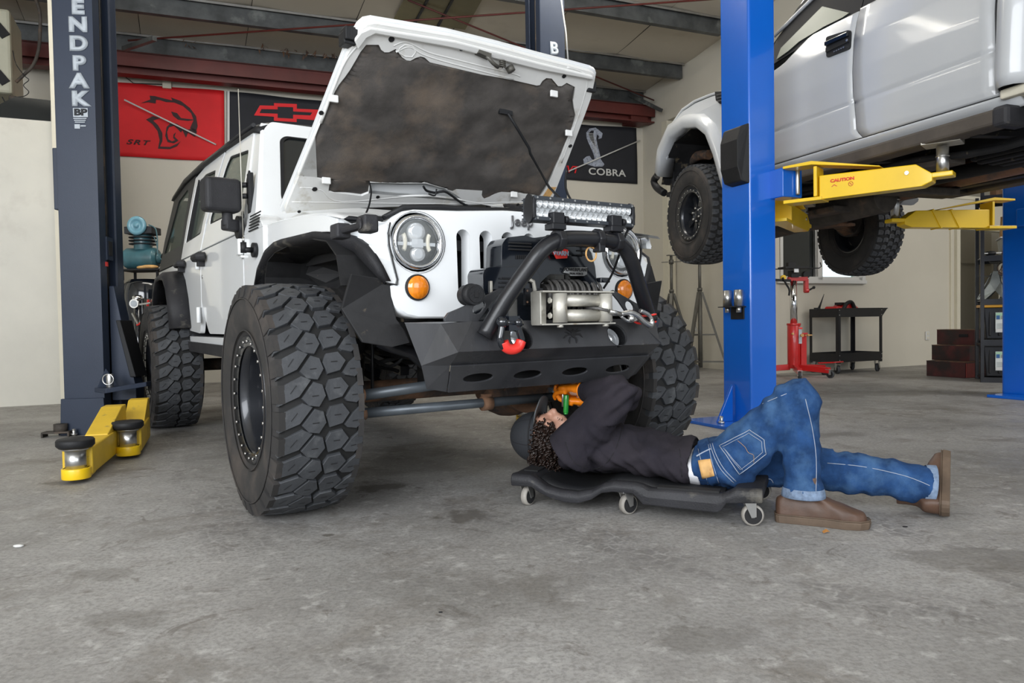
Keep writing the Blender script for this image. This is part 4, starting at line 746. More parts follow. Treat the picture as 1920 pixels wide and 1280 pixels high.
def rim_parts(tyre_o, rimr, hw, inner=False, spokes=8, dish=.09):
    m = M(); x0 = -hw * .80
    m.lathe([(rimr + .008, x0 - .02), (rimr + .008, x0 - .006), (rimr - .03, x0 - .004), (rimr - .032, x0 + .03), (rimr - .045, x0 + dish), (rimr - .05, hw * .5), (rimr - .02, hw * .8), (rimr, hw * .8)], (0, 0, 0), (1, 0, 0), 48)
    m.lathe([(rimr - .03, x0 - .012), (rimr + .008, x0 - .022), (rimr + .010, x0 - .008)], (0, 0, 0), (1, 0, 0), 48)
    m.lathe([(0, x0 + dish * .7), (.05, x0 + dish * .7), (.055, x0 + dish * .8), (.075, x0 + dish * 1.0), (.08, x0 + dish * 1.3)], (0, 0, 0), (1, 0, 0), 32)
    for k in range(spokes):
        a = 2 * math.pi * k / spokes; d = V((0, math.cos(a), math.sin(a))); t = V((0, -math.sin(a), math.cos(a)))
        m.prism([d * .06 + t * .022 + V((x0 + dish * 1.0, 0, 0)), d * (rimr - .04) + t * .030 + V((x0 + dish * 1.0, 0, 0)), d * (rimr - .04) - t * .030 + V((x0 + dish * 1.0, 0, 0)), d * .06 - t * .022 + V((x0 + dish * 1.0, 0, 0))], (.035, 0, 0))
    m.cyl((x0 + dish * 1.6, 0, 0), (x0 + dish * 1.7, 0, 0), rimr - .05, n=40, m=1)
    r_ = build('rim', m, ['rim', 'dark'], tyre_o)
    m = M(); n = 24
    for k in range(n): a = 2 * math.pi * k / n; c = V((x0 - .018, (rimr - .011) * math.cos(a), (rimr - .011) * math.sin(a))); m.cyl(c, c - V((.007, 0, 0)), .0055, n=8)
    for k in range(6): a = 1.047 * k; c = V((x0 + dish * .92, .058 * math.cos(a), .058 * math.sin(a))); m.cyl(c, c - V((.02, 0, 0)), .009, n=8)
    b = build('ring_bolts', m, 'bolt', tyre_o); b['kind'] = 'stuff'; return r_
rim_parts(tyre, .235, .155, dish=.075)
tyre.name = 'wheel'
TX = .845
wh = [tyre]
for sx, y in ((1, 0), (-1, 2.947), (1, 2.947)): wh.append(copy_tree(tyre))
for o, (sx, y, sp) in zip(wh, ((-1, 0, .3), (1, 0, 1.1), (-1, 2.947, .7), (1, 2.947, 2))): o.parent = JT; o.location = (sx * TX, y, .4435); o.rotation_euler = (sp, 0, math.pi if sx > 0 else 0)

# ---- body side panels (mirrored right and left)
XS = .765
def sidex(z): return XS - max(0, z - 1.20) * .17      # tumblehome above the belt
def sp(y, z, s=-1, d=0): return V((s * (sidex(z) + d), y, z))
def S(px, py): p = J.on(px, py, 0, -XS); q = J.on(px, py, 0, -sidex(max(p.z, .4))); return (q.y, q.z)
def rr_poly(pts, r=.03, n=4):
    out = []; k = len(pts)
    for i in range(k):
        a, b, c = V((*pts[i - 1], 0)), V((*pts[i], 0)), V((*pts[(i + 1) % k], 0)); u = (a - b); v = (c - b); q = min(r, u.length * .45, v.length * .45); u.normalize(); v.normalize(); p0 = b + u * q; p1 = b + v * q
        for j in range(n + 1): t = j / n; w = p0.lerp(b, t).lerp(b.lerp(p1, t), t); out.append((w.x, w.y))
    return out
def side_panel(name, out, holes=(), mt='white_paint', t=.03, d=0, bevel=.004, r=.03, sides=(-1, 1), parent=None, fold=True):
    res = []
    for s in sides:
        m = M(); o = rr_poly(out, r) if r else out
        m.prism([sp(y, z, s, d) for y, z in o], (-s * t, 0, 0), [[sp(y, z, s, d) for y, z in rr_poly(h, .04)] for h in holes]); res.append(jb(name, m, mt, parent, bevel=bevel))
    return res
# doors
zb, zs = .665, 1.20
fd = [(.99, zs), (1.035, zs), (2.11, zs), (2.12, .88), (1.96, .72), (1.90, .68), (1.00, .68)]
d1 = side_panel('front_door', fd)
d2 = side_panel('rear_door', [(2.13, zs), (2.86, zs), (2.84, 1.14), (2.73, .84), (2.60, .70), (2.20, .68), (2.14, .8)])
for s, dr in zip((-1, 1), d1):
    m = M(); fr = [(1.0, zs + .01), (1.02, 1.30), (1.055, 1.55), (1.08, 1.73), (1.11, 1.745), (1.76, 1.785), (1.90, 1.60), (2.03, 1.38), (2.11, zs + .01)]
    m.prism([sp(y, z, s) for y, z in fr], (-s * .03, 0, 0), [[sp(y, z, s) for y, z in rr_poly([(1.115, 1.335), (1.14, 1.655), (1.62, 1.715), (1.71, 1.67), (1.965, 1.39), (1.95, 1.355)], .03)]]); jb('window_frame', m, 'white_paint', dr, bevel=.004)
    m = M(); g = rr_poly([(1.115, 1.335), (1.14, 1.655), (1.62, 1.715), (1.71, 1.67), (1.965, 1.39), (1.95, 1.355)], .03); gi = [(lerp(1.5, y, .955), lerp(1.52, z, .94)) for y, z in g]
    m.prism([sp(y, z, s, -.004) for y, z in g], (-s * .012, 0, 0), [[sp(y, z, s, -.004) for y, z in gi]]); jb('seal', m, 'plastic', dr)
    m = M(); m.prism([sp(y, z, s, -.010) for y, z in gi], (-s * .004, 0, 0)); jb('pane', m, 'glass', dr)
    m = M(); hy, hz = 2.0, 1.155; m.tube([sp(hy - .10, hz, s, .012), sp(hy - .085, hz, s, .045), sp(hy, hz - .0, s, .05), sp(hy + .07, hz, s, .045), sp(hy + .085, hz, s, .012)], [.026, .028, .02, .027, .026], 8); m.box(sp(hy + .01, hz - .03, s, .02), (.04, .06, .05)); jb('handle', m, 'plastic_worn', dr, bevel=.003)
    m = M(); [(m.cyl(sp(.975, z - .04, s, .016), sp(.975, z + .04, s, .016), .014, n=12), m.box(sp(1.03, z - .012, s, .006), (.016, .11, .045)), m.box(sp(.985, z - .05, s, .008), (.02, .05, .012))) for z in (1.125, .80)]; jb('hinge', m, 'white_paint', dr, bevel=.003)
    m = M(); m.cyl(sp(2.075, 1.04, s, 0), sp(2.075, 1.04, s, .003), .013, n=14); jb('lock', m, 'steel', dr)
for s, dr in zip((-1, 1), d2):
    m = M(); fr = [(2.13, zs + .01), (2.10, 1.38), (1.97, 1.60), (1.80, 1.785), (2.42, 1.81), (2.78, 1.79), (2.86, 1.5), (2.87, zs + .01)]; g = rr_poly([(2.21, 1.33), (2.20, 1.40), (2.02, 1.66), (2.03, 1.71), (2.38, 1.745), (2.70, 1.72), (2.79, 1.32)], .03); gi = [(lerp(2.45, y, .94), lerp(1.53, z, .94)) for y, z in g]
    m.prism([sp(y, z, s) for y, z in fr], (-s * .03, 0, 0), [[sp(y, z, s) for y, z in g]]); jb('window_frame', m, 'white_paint', dr, bevel=.004)
    m = M(); m.prism([sp(y, z, s, -.004) for y, z in g], (-s * .012, 0, 0), [[sp(y, z, s, -.004) for y, z in gi]]); m.bar(sp(2.62, 1.33, s, -.006), sp(2.58, 1.74, s, -.006), .012, .03, up=(s, 0, 0)); jb('seal', m, 'plastic', dr)
    m = M(); m.prism([sp(y, z, s, -.010) for y, z in gi], (-s * .004, 0, 0)); jb('pane', m, 'glass', dr)
    m = M(); hy, hz = 2.72, 1.165; m.tube([sp(hy - .09, hz, s, .012), sp(hy - .075, hz, s, .042), sp(hy, hz - .0, s, .046), sp(hy + .07, hz, s, .042), sp(hy + .085, hz, s, .012)], [.024, .026, .019, .025, .024], 8); m.box(sp(hy + .01, hz - .03, s, .02), (.04, .06, .05)); jb('handle', m, 'plastic_worn', dr, bevel=.003)
    m = M(); [(m.cyl(sp(2.14, z - .05, s, .016), sp(2.14, z + .05, s, .016), .015, n=12), m.box(sp(2.19, z - .012, s, .006), (.016, .10, .05))) for z in (1.14, .80)]; jb('hinge', m, 'white_paint', dr, bevel=.003)
# tub side: cowl side, sill, rear quarter
side_panel('cowl_side', [(.595, 1.185), (.975, 1.185), (.975, .66), (.66, .66), (.69, .80), (.70, .92), (.65, .99), (.595, 1.025)], t=.03, r=.0)
side_panel('sill', [(.66, .66), (2.62, .66), (2.56, .615), (.70, .60)], d=.002, t=.1, r=.01)
side_panel('rocker_cover', [(.68, .612), (2.56, .625), (2.50, .56), (.72, .545)], mt='plastic_worn', d=.02, t=.12, r=.02)
side_panel('rear_quarter', [(2.88, zs - .01), (3.95, zs - .01), (3.95, .72), (3.55, .75), (3.4, 1.0), (3.2, 1.09), (2.9, 1.10), (2.70, 1.0), (2.76, .86)], t=.05, r=.02)
side_panel('lower_quarter', [(2.75, .84), (2.90, 1.07), (2.885, 1.19), (2.87, 1.19), (2.85, 1.12), (2.735, .83), (2.62, .71), (2.62, .64)], t=.04, r=.0)
# hardtop and roof
m = M(); prof = [(.96, 1.735), (1.08, 1.768), (1.8, 1.815), (2.5, 1.845), (3.2, 1.85), (3.75, 1.80)]
rows = []
for y, z in prof: rows.append([V((-(.672), y, z - .035)), V((-.665, y, z - .01)), V((-.60, y, z + .012)), V((-.3, y, z + .03)), V((0, y, z + .035)), V((.3, y, z + .03)), V((.60, y, z + .012)), V((.665, y, z - .01)), V((.672, y, z - .035))])
m.grid(rows); jb('roof', m, 'plastic', solid=.03)
for s in (-1, 1):
    m = M(); g = rr_poly([(2.99, 1.33), (2.985, 1.70), (3.08, 1.755), (3.45, 1.72), (3.82, 1.33)], .03); m.prism([sp(y, z, s, .0) for y, z in [(2.88, zs), (2.87, 1.5), (2.79, 1.82), (3.3, 1.85), (3.72, 1.79), (3.92, 1.45), (3.97, zs)]], (-s * .03, 0, 0), [[sp(y, z, s, 0) for y, z in g]]); ht = jb('hardtop_side', m, 'plastic', bevel=.006)
    m = M(); m.prism([sp(y, z, s, -.008) for y, z in g], (-s * .004, 0, 0)); jb('pane', m, 'glass', ht)
    m = M(); m.tube([sp(y, z, s, .012) for y, z in ((1.05, 1.765), (1.7, 1.80), (2.4, 1.83), (3.0, 1.835))], .012, 6); jb('drip_rail', m, 'black_metal')
m = M(); m.prism([V((-.72, 3.95, .72)), V((.72, 3.95, .72)), V((.70, 3.95, 1.2)), V((.64, 3.78, 1.78)), V((-.64, 3.78, 1.78)), V((-.70, 3.95, 1.2))], (0, .03, 0)); jb('tailgate', m, 'plastic')
# floor, firewall, dashboard, seats
m = M(); m.box((0, 2.3, .64), (1.44, 3.2, .04)); m.box((0, .82, .93), (1.44, .04, .6)); jb('floor_pan', m, 'dark')
m = M(); m.box((0, .98, 1.22), (1.32, .25, .16)); m.box((0, .86, 1.2), (1.30, .2, .05)); jb('dashboard', m, 'plastic', bevel=.03)
for x in (-.36, .36):
    m = M(); m.box((x, 1.75, 1.02), (.46, .48, .14)); m.box((x, 2.02, 1.28), (.44, .13, .56), rot=Matrix.Rotation(-.2, 3, 'X')); m.box((x, 2.09, 1.62), (.24, .09, .17)); jb('seat', m, 'carpet_dark', bevel=.04)
m = M(); m.box((0, 2.85, 1.28), (1.2, .14, .6), rot=Matrix.Rotation(-.2, 3, 'X')); jb('rear_bench', m, 'carpet_dark', bevel=.04)
m = M(); [m.tube([(s * .58, 2.2, 1.2), (s * .56, 2.2, 1.74), (s * .3, 2.2, 1.78), (0, 2.2, 1.785)], .03, 8) for s in (-1, 1)]; [m.tube([(s * .56, 1.0, 1.72), (s * .56, 3.4, 1.74)], .03, 8) for s in (-1, 1)]; jb('roll_cage', m, 'dark')
m = M(); st = V((-.36, 1.32, 1.28)); m.tube([st + V((.18 * math.cos(t), .05 * math.sin(t), .17 * math.sin(t))) for t in [6.283 * i / 24 for i in range(24)]], .014, 6, closed=True); m.cyl(st, (-.36, 1.05, 1.2), .03, n=10); jb('steering_wheel', m, 'dark')
# windshield frame on its own leaning plane
wp = V((0, .745, 1.18)); wt = V((0, .955, 1.768)); wdv = (wt - wp).normalized(); wn = V((0, -wdv.z, wdv.y))
def wsp(x, t): return wp + wdv * t + V((x, 0, 0))
Lw = (wt - wp).length; wb, wtp = .735, .655
o_ = [(-wb, 0), (-wtp - .005, Lw - .05), (-wtp + .035, Lw), (wtp - .035, Lw), (wtp + .005, Lw - .05), (wb, 0)]; gx0, gx1 = .62, .575
gl = [(-gx0, .165), (-gx1 - .01, Lw - .10), (-gx1 + .02, Lw - .075), (gx1 - .02, Lw - .075), (gx1 + .01, Lw - .10), (gx0, .165)]
m = M(); m.prism([wsp(*p) for p in rr_poly(o_, .02)], -wn * .055, [[wsp(*p) for p in rr_poly(gl, .04)]]); wf_ = jb('windshield_frame', m, 'white_paint', bevel=.006)
gi = [(x * .97, lerp(.4, t, .95)) for x, t in rr_poly(gl, .04)]
m = M(); m.prism([wsp(*p) + wn * .001 for p in rr_poly(gl, .04)], -wn * .02, [[wsp(*p) + wn * .001 for p in gi]]); jb('seal', m, 'plastic', wf_)
m = M(); m.prism([wsp(*p) - wn * .01 for p in gi], -wn * .004); jb('pane', m, 'glass_dark', wf_)
m = M(); [m.cyl(wsp(x, t), wsp(x, t) + wn * .006, .014, n=14) for x, t in ((-.50, .10), (-.585, .065))]; m.tube([wsp(-.52, .2) + wn * .02, wsp(-.30, .185) + wn * .02, wsp(0, .19) + wn * .02], .008, 6); jb('wiper_and_bolts', m, 'plastic', wf_)
m = M(); m.box(V((-.735, .93, 1.39)), (.02, .055, .20)); m.prism([V((-.75, .905, 1.30)), V((-.75, .95, 1.34)), V((-.75, .95, 1.46)), V((-.75, .905, 1.50))], (.012, 0, 0)); [m.cyl((-.75, .93, z), (-.81, .97, z + .0), .014, n=10) for z in (1.375, 1.43)]; [m.box((-.80, .965, z), (.05, .04, .012)) for z in (1.372, 1.388, 1.424, 1.442)]; jb('hinge_bracket', m, 'plastic', bevel=.003)
m = M(); [m.cyl((-.768, y, z), (-.774, y, z), .012, n=12) for y, z in ((.94, 1.275), (.95, 1.215), (.955, 1.29))]; jb('side_bolts', m, 'plastic')
side_panel('windshield_pillar', [(.77, 1.19), (1.0, 1.19), (1.085, 1.735), (.975, 1.762)], t=.06, d=-.006, r=0)
# cowl panel with vents and the louvre sticker
m = M(); m.prism([V((-.735, .60, 1.185)), V((-.735, .76, 1.185)), V((.735, .76, 1.185)), V((.735, .60, 1.185))], (0, 0, -.03)); m.box((0, .72, 1.18), (1.4, .1, .03)); jb('cowl', m, 'white_paint', bevel=.004)
side_panel('cowl_corner', [(.60, 1.19), (.70, 1.245), (.78, 1.265), (.86, 1.265), (.975, 1.20), (.975, 1.185), (.60, 1.185)], t=.10, r=0)
m = M()
for k in range(6): y0 = .745 - k * .004; z0 = 1.255 - k * .0135; m.box((-.7688, .69 + .010 * k + .02, z0), (.003, .20 - .004 * k, .006))
jb('louvre', m, 'dark')
m = M(); m.cyl(sp(.72, 1.085, -1), sp(.72, 1.085, -1, .02), .035, n=20); m.cyl(sp(.72, 1.085, -1, .02), sp(.72, 1.085, -1, .06), .013, n=12); m.cyl(sp(.72, 1.07, -1, .06), sp(.72, 1.12, -1, .06), .014, n=12); m.cyl(sp(.72, 1.12, -1, .06), sp(.72, 1.145, -1, .06), .006, n=8, m=1)
a = J.on(481, 455, 0, -.84); b = J.on(480.5, 124, 0, -.83); m.cyl((-.825, .72, 1.14), V((-.825, .72 + (b.y - a.y) * .0 + .02, b.z)), .0022, n=6, m=2); jb('aerial', m, ['plastic', 'steel', 'zinc'])
# door mirror
for s in (-1, 1):
    r_ = jb('mirror', M().cyl((s * .79, 1.0, 1.225), (s * .765, 1.0, 1.225), .058, n=24), 'plastic')
    m = M(); m.bar((s * .78, .995, 1.228), (s * .862, .96, 1.232), .058, .058); m.cyl((s * .842, .965, 1.22), (s * .842, .965, 1.32), .027, .025, n=16)
    jb('mirror_arm', m, 'plastic_worn', r_, bevel=.012, seg=3)
    m = M(); m.box((s * .872, .955, 1.372), (.178, .11, .168), rot=Matrix.Rotation(-s * .12, 3, 'Z')); jb('mirror_head', m, 'plastic_worn', r_, bevel=.026, seg=4)
    m = M(); m.box((s * .877, 1.014, 1.372), (.14, .004, .13), rot=Matrix.Rotation(-s * .12, 3, 'Z')); jb('mirror_glass', m, 'chrome', r_)

# ---- front clip
GY = -.46
gl_px = [(981, 398.5), (860, 394), (777, 391.6), (757, 395), (742, 404), (732, 414), (727, 428), (726, 440), (729, 462), (735, 492), (740, 512), (744.5, 524), (744.5, 535), (731, 536), (733, 556), (738, 572), (747, 584), (759, 592), (780, 597), (831, 597)]
gp = [J.on(x, y, 1, GY) for x, y in gl_px]; ztop = gp[0].z + .008
left = [V((min(p.x, -.02), GY, p.z)) for p in gp]; left[0] = V((-.1, GY, ztop)); bl = V((-.2, GY, left[-1].z))
prof = [V((0, GY, ztop + .004))] + left + [bl]; right = [V((-p.x, p.y, p.z)) for p in prof[::-1] if p.x != 0]
def hole(cx, cz, r, n=28, y=GY, sx=1): return [V((cx + r * math.cos(2 * math.pi * i / n) * sx, y, cz + r * math.sin(2 * math.pi * i / n))) for i in range(n)]
def slot(cx, z0, z1, hw_, y=GY, n=8): return [V((cx + hw_ * math.cos(a), y, z1 - hw_ + hw_ * math.sin(a))) for a in [math.pi * i / n for i in range(n + 1)]] + [V((cx - hw_ * .85 * math.cos(a), y, z0 + hw_ - hw_ * math.sin(a))) for a in [math.pi * i / n for i in range(n + 1)]]
HLX, HLZ = .49, 1.018
slots = [(-.3 + .1 * k) for k in range(7)]
ol = prof + right; oi = [V((p.x * .98, GY, lerp(.935, p.z, .96))) for p in ol]; ol = [V((p.x, GY + .014, p.z)) for p in ol]
m = M(); m.prism(oi, (0, .06, 0), [hole(-HLX, HLZ, .108), hole(HLX, HLZ, .108)] + [slot(x, .80, 1.075, .029) for x in slots]); m.loft([oi, [p.lerp(q, .55) - V((0, .0045, 0)) for p, q in zip(oi, ol)], ol, [p + V((0, .08, 0)) for p in ol]], caps=False); gr = jb('grille_panel', m, 'white_paint')
m = M()
for s in (-1, 1): m.tube([V((s * -p.x, GY - .003, p.z)) for p in [J.on(x, y, 1, GY) for x, y in ((731, 417), (727, 437), (729, 458), (736, 490), (745, 524), (744, 534), (724, 530))]], .0028, 6)
jb('fender_seam', m, 'seam', gr)
m = M()
for x in slots:
    a = slot(x, .80, 1.075, .0285); c = V((x, GY + .05, .94)); b = [V((lerp(x, p.x, .8), GY + .055, lerp(.94, p.z, .95))) for p in a]; m.loft([a, b], caps=False)
jb('slot_surround', m, 'white_paint', gr)
m = M(); m.box((0, GY + .13, .94), (.78, .02, .36)); jb('radiator', m, 'dark')
m = M(); [m.box((x, GY + .11, .80 + k * .012), (.07, .012, .004)) for x in slots for k in range(23)]; m.tube([(-.36, GY + .10, 1.09), (-.2, GY + .09, 1.03), (0, GY + .09, 1.02)], .02, 6); o = jb('radiator_fins', m, 'plastic'); o['kind'] = 'stuff'
for sx in (-1, 1):
    r_ = jb('headlight', M().lathe([(.112, .0), (.108, .03), (.10, .055), (.04, .08), (0, .085)], (sx * HLX, GY - .004, HLZ), (0, 1, 0), 36), 'plastic')
    m = M(); m.lathe([(.100, .01), (.098, -.012), (.088, -.016), (.084, -.006), (.082, .02)], (sx * HLX, GY, HLZ), (0, 1, 0), 40); jb('bezel', m, 'chrome', r_)
    m = M(); c = V((sx * HLX, GY, HLZ)); m.lathe([(.082, .015), (.06, .04), (0, .045)], c, (0, 1, 0), 32, m=0)
    for dx, dz, q in ((0, .038, .034), (.005, -.042, .027)): m.lathe([(q, .02), (q * .95, .0), (q * .55, -.008 + .012), (0, -.002)], c + V((dx, 0, dz)), (0, 1, 0), 20, m=1)
    for q in (-1, 1): m.tube([c + V((q * (.055 - .010 * math.cos(t)), .008, .0 + .03 * math.sin(t))) for t in [-1.3 + .26 * i for i in range(11)]], .008, 6, m=2)
    m.box(c + V((0, .008, -.004)), (.045, .02, .03), m=1); m.bar(c + V((-.075, .012, -.006)), c + V((.075, .012, -.006)), .012, .012, m=1); jb('reflector', m, ['glass_dark', 'lens', 'trim_paint'], r_)
    m = M(); m.lathe([(.086, .0), (.08, -.012), (.05, -.026), (0, -.03)], c, (0, 1, 0), 32); jb('lens', m, 'glass_clear', r_)
    c = V((sx * .495, GY - .004, .854)); m = M(); m.lathe([(.048, .01), (.048, -.004), (.044, -.010), (.042, -.008)], c, (0, 1, 0), 32, m=1); m.lathe([(.044, -.006), (.036, -.016), (.02, -.022), (0, -.024)], c, (0, 1, 0), 32); jb('turn_signal', m, ['amber', 'plastic'])
text('lettering', 'Jeep', 'badge_metal', gr, J.on(979, 416, 1, GY - .006), (1, 0, 0), (0, 0, 1), .056, fat=.0012, sx=1.0, depth=.006, sp=1.1)
# soft bumper strip along the top edge of the grille
m = M(); tp = [J.on(x, y, 1, GY + .02) for x, y in ((703, 398), (720, 392), (778, 386))]; m.tube([V((-.60, GY + .05, 1.105)), V((-.53, GY + .03, 1.145)), V((-.40, GY + .02, 1.155)), V((0, GY + .01, 1.16)), V((.40, GY + .02, 1.155)), V((.53, GY + .03, 1.145)), V((.60, GY + .05, 1.105))], .010, 8); jb('grille_seal', m, 'plastic')
# fenders: white top and side band, black flare, inner liner
arch_o = [(.60, 1.02), (.50, 1.058), (.35, 1.08), (.2, 1.085), (-.1, 1.08), (-.25, 1.065), (-.37, 1.02), (-.46, .93), (-.52, .80)]
for s in (-1, 1):
    m = M(); X = s * .755
    out = [(.60, 1.187), (.3, 1.175), (.0, 1.155), (-.25, 1.125), (-.36, 1.10), (-.37, 1.05)]
    poly = [(y, z) for y, z in out] + [(y, z) for y, z in arch_o[::-1][3:]]
    m.prism([V((X, y, z)) for y, z in poly], (-s * .03, 0, 0))
    rows = [[V((s * q, y, z + dz)) for q, dz in ((.755, 0), (.735, .012), (.66, .018), (.60, .02))] for y, z in ((.60, 1.187), (.3, 1.175), (0, 1.155), (-.25, 1.125), (-.43, 1.09))]; m.grid(rows)
    # front face of the fender closing towards the grille
    fpx = [((660, 419), -.40), ((700, 412), -.44), ((728, 418), -.455), ((726, 437), -.455), ((728, 458), -.455), ((735, 490), -.458), ((744, 524), -.462), ((742, 533), -.464), ((722, 528), -.464), ((708, 500), -.46), ((696, 480), -.45), ((680, 460), -.42), ((662, 446), -.36), ((645, 439), -.28)]
    fpp = [J.on(*p, 1, y) for p, y in fpx]; fpp = [V((s * -p.x, p.y, p.z)) for p in fpp]; cc = V((s * .66, -.43, 1.06)); k = len(fpp)
    m.add(fpp + [p + V((0, .02, 0)) for p in fpp], [tuple(t) for t in tessellate_polygon([fpp])] + [(i, (i + 1) % k, k + (i + 1) % k, k + i) for i in range(k)])
    m.grid([[V((s * .755, -.25, 1.125)), V((s * .755, -.37, 1.06))], [V((s * .745, -.36, 1.105)), fpp[-1]], [fpp[0], fpp[-1]]]); jb('fender', m, 'white_paint', bevel=.012, seg=3)
    # flare: flush lip along the arch, wrapping round the front corner
    O = [V((-.785, y, z)) for y, z in ((.66, .70), (.69, .82), (.70, .92), (.641, .988), (.50, 1.058), (.35, 1.081), (.228, 1.082), (.0, 1.074))] + [J.on(*p, 1, y) for p, y in (((600, 437), -.12), ((640, 438), -.26), ((662, 446), -.36), ((680, 460), -.42), ((696, 480), -.45), ((708, 500), -.46), ((722, 528), -.465))]
    for p in O[8:10]: p.x -= .03
    wd2 = [.012] * 8 + [.016, .030, .046, .056, .050, .036, .006]; ring = []
    for p, q in zip(O, wd2):
        n_ = V((0, p.y - .08, p.z - .60)).normalized(); i1 = p - V((0, 0, q)) + V((.004 if q > .013 else 0, .006, 0)); i2 = i1 - n_ * .012 + V((.03, .02, 0)); i3 = V((-.60 if p.x < -.70 else p.x + .08, i2.y + .03, i2.z - .02)); b0 = V((-.75 if p.x < -.75 else p.x + .02, p.y, p.z)) + n_ * .004
        ring.append([V((s * -v.x, v.y, v.z)) for v in (b0, p + V((0, -.004, .002)), p - V((0, .004, q * .3)), i1, i2, i3)])
    m = M(); m.grid(ring); jb('fender_flare', m, 'plastic_worn', solid=.006)
    # inner liner: a curved shell over the tyre with a torn faceted splash shield
    rows = []
    for y, z in [(.64, .62), (.62, .82), (.60, .95), (.55, 1.02), (.42, 1.05), (.2, 1.06), (-.1, 1.055), (-.26, 1.03), (-.36, .97), (-.40, .86)]: rows.append([V((s * .76, y, z)), V((s * .60, y, z + .0)), V((s * .48, y - .0, z - .03)), V((s * .42, y, z - .10))])
    m = M(); m.grid(rows, sm=False); m.prism([V((s * .42, y, z)) for y, z in ((.64, .62), (.60, .92), (.42, .96), (-.28, .94), (-.40, .82), (-.40, .62), (-.30, .58), (.3, .6))], (-s * .02, 0, 0)); jb('inner_liner', m, 'liner', solid=.006)
    m = M(); pts = [[(s * (.44 + random.uniform(0, .16)), .50 - i * .14 + random.uniform(-.03, .03), .80 + j * .075 + random.uniform(-.02, .02)) for j in range(4)] for i in range(6)]
    for i in range(5):
        for j in range(3): a, b, c, d = pts[i][j], pts[i + 1][j], pts[i + 1][j + 1], pts[i][j + 1]; m.add([a, b, c, d, tuple((V(a) + V(b) + V(c) + V(d)) / 4 + V((s * random.uniform(-.02, .05), 0, 0)))], [(0, 1, 4), (1, 2, 4), (2, 3, 4), (3, 0, 4)])
    jb('splash_shield', m, 'liner', solid=.006)
    # lower front shield in front of the wheel
    m = M(); m.prism([V((s * .74, -.452, .90)), V((s * .60, -.455, .88)), V((s * .575, -.455, .74)), V((s * .545, -.46, .70)), V((s * .53, -.47, .655)), V((s * .60, -.46, .64)), V((s * .70, -.44, .66)), V((s * .76, -.40, .78))], (0, .015, 0)); jb('front_shield', m, 'liner', bevel=.004)
    # rear flare
    ring = []
    for y, z in ((2.52, .72), (2.60, .92), (2.70, 1.05), (2.82, 1.12), (3.0, 1.135), (3.2, 1.12), (3.35, 1.03), (3.45, .85)):
        c = V((0, 2.98, .62)); n_ = (V((0, y, z)) - c).normalized(); p = V((0, y, z)); ring.append([V((s * .765, p.y, p.z)) + n_ * .006, V((s * .87, p.y, p.z)) - n_ * .01, V((s * .90, p.y, p.z)) - n_ * .035, V((s * .895, p.y, p.z)) - n_ * .065, V((s * .86, p.y, p.z)) - n_ * .04, V((s * .765, p.y, p.z)) - n_ * .03])
    m = M(); m.loft(ring, caps=True); jb('rear_flare', m, 'plastic_worn')
    m = M(); rows = [[V((s * .77, y, z)), V((s * .45, y, z))] for y, z in ((2.56, .62), (2.62, .9), (2.75, 1.06), (3.0, 1.11), (3.25, 1.06), (3.4, .8))]; m.grid(rows, sm=False); m.box((s * .45, 2.95, .85), (.02, .9, .5)); jb('rear_wheel_well', m, 'dark')
# hood latch catch hanging on the fender
m = M(); a = J.on(638, 434, 0, -.80); b = J.on(690, 420, 0, -.78); m.bar(a, b, .03, .022); m.box(a, (.05, .07, .05)); m.box(b, (.05, .06, .055)); m.cyl(b + V((-.02, 0, 0)), b + V((-.035, 0, 0)), .018, n=12); jb('hood_latch', m, 'plastic_worn', bevel=.008)
# engine bay contents
m = M(); m.box((0, .1, 1.02), (1.16, 1.0, .04)); jb('bay_floor', m, 'dark')
for nm, mt_, bx in (('battery', 'plastic', (-.38, .42, 1.11, .22, .2, .15)), ('engine_cover', 'plastic', (0, .15, 1.10, .42, .5, .16)), ('air_box', 'plastic', (.40, .0, 1.12, .26, .32, .15)), ('coolant_bottle', 'trim_paint', (-.50, .45, 1.135, .15, .14, .11)), ('fuse_box', 'plastic', (-.42, .02, 1.10, .2, .26, .12)), ('radiator_support', 'plastic_worn', (0, -.36, 1.115, 1.02, .06, .06))):
    m = M(); m.box(bx[:3], bx[3:]); jb(nm, m, mt_, bevel=.012)
m = M(); m.bar((-.60, .20, 1.165), (.1, .30, 1.185), .04, .014); m.bar((-.60, .12, 1.15), (-.2, .2, 1.16), .04, .012); m.tube(cr([(-.58, .36, 1.17), (-.5, .30, 1.20), (-.36, .26, 1.19), (-.2, .2, 1.18)], 5), .012, 6); jb('cowl_trim', m, 'plastic')
m = M(); m.tube(cr([J.on(692, 340, 1, .28), J.on(696, 360, 1, .2), J.on(692, 385, 1, .15), J.on(686, 400, 1, .1)], 5), .004, 6); jb('lamp_wire', m, 'plastic')
m = M(); m.prism([(-.70, .58, 1.17), (-.70, .50, 1.20), (-.62, .47, 1.245), (-.52, .50, 1.24), (-.52, .60, 1.2)], (.02, .02, 0)); jb('bay_bracket', m, 'hood_inner', bevel=.004)

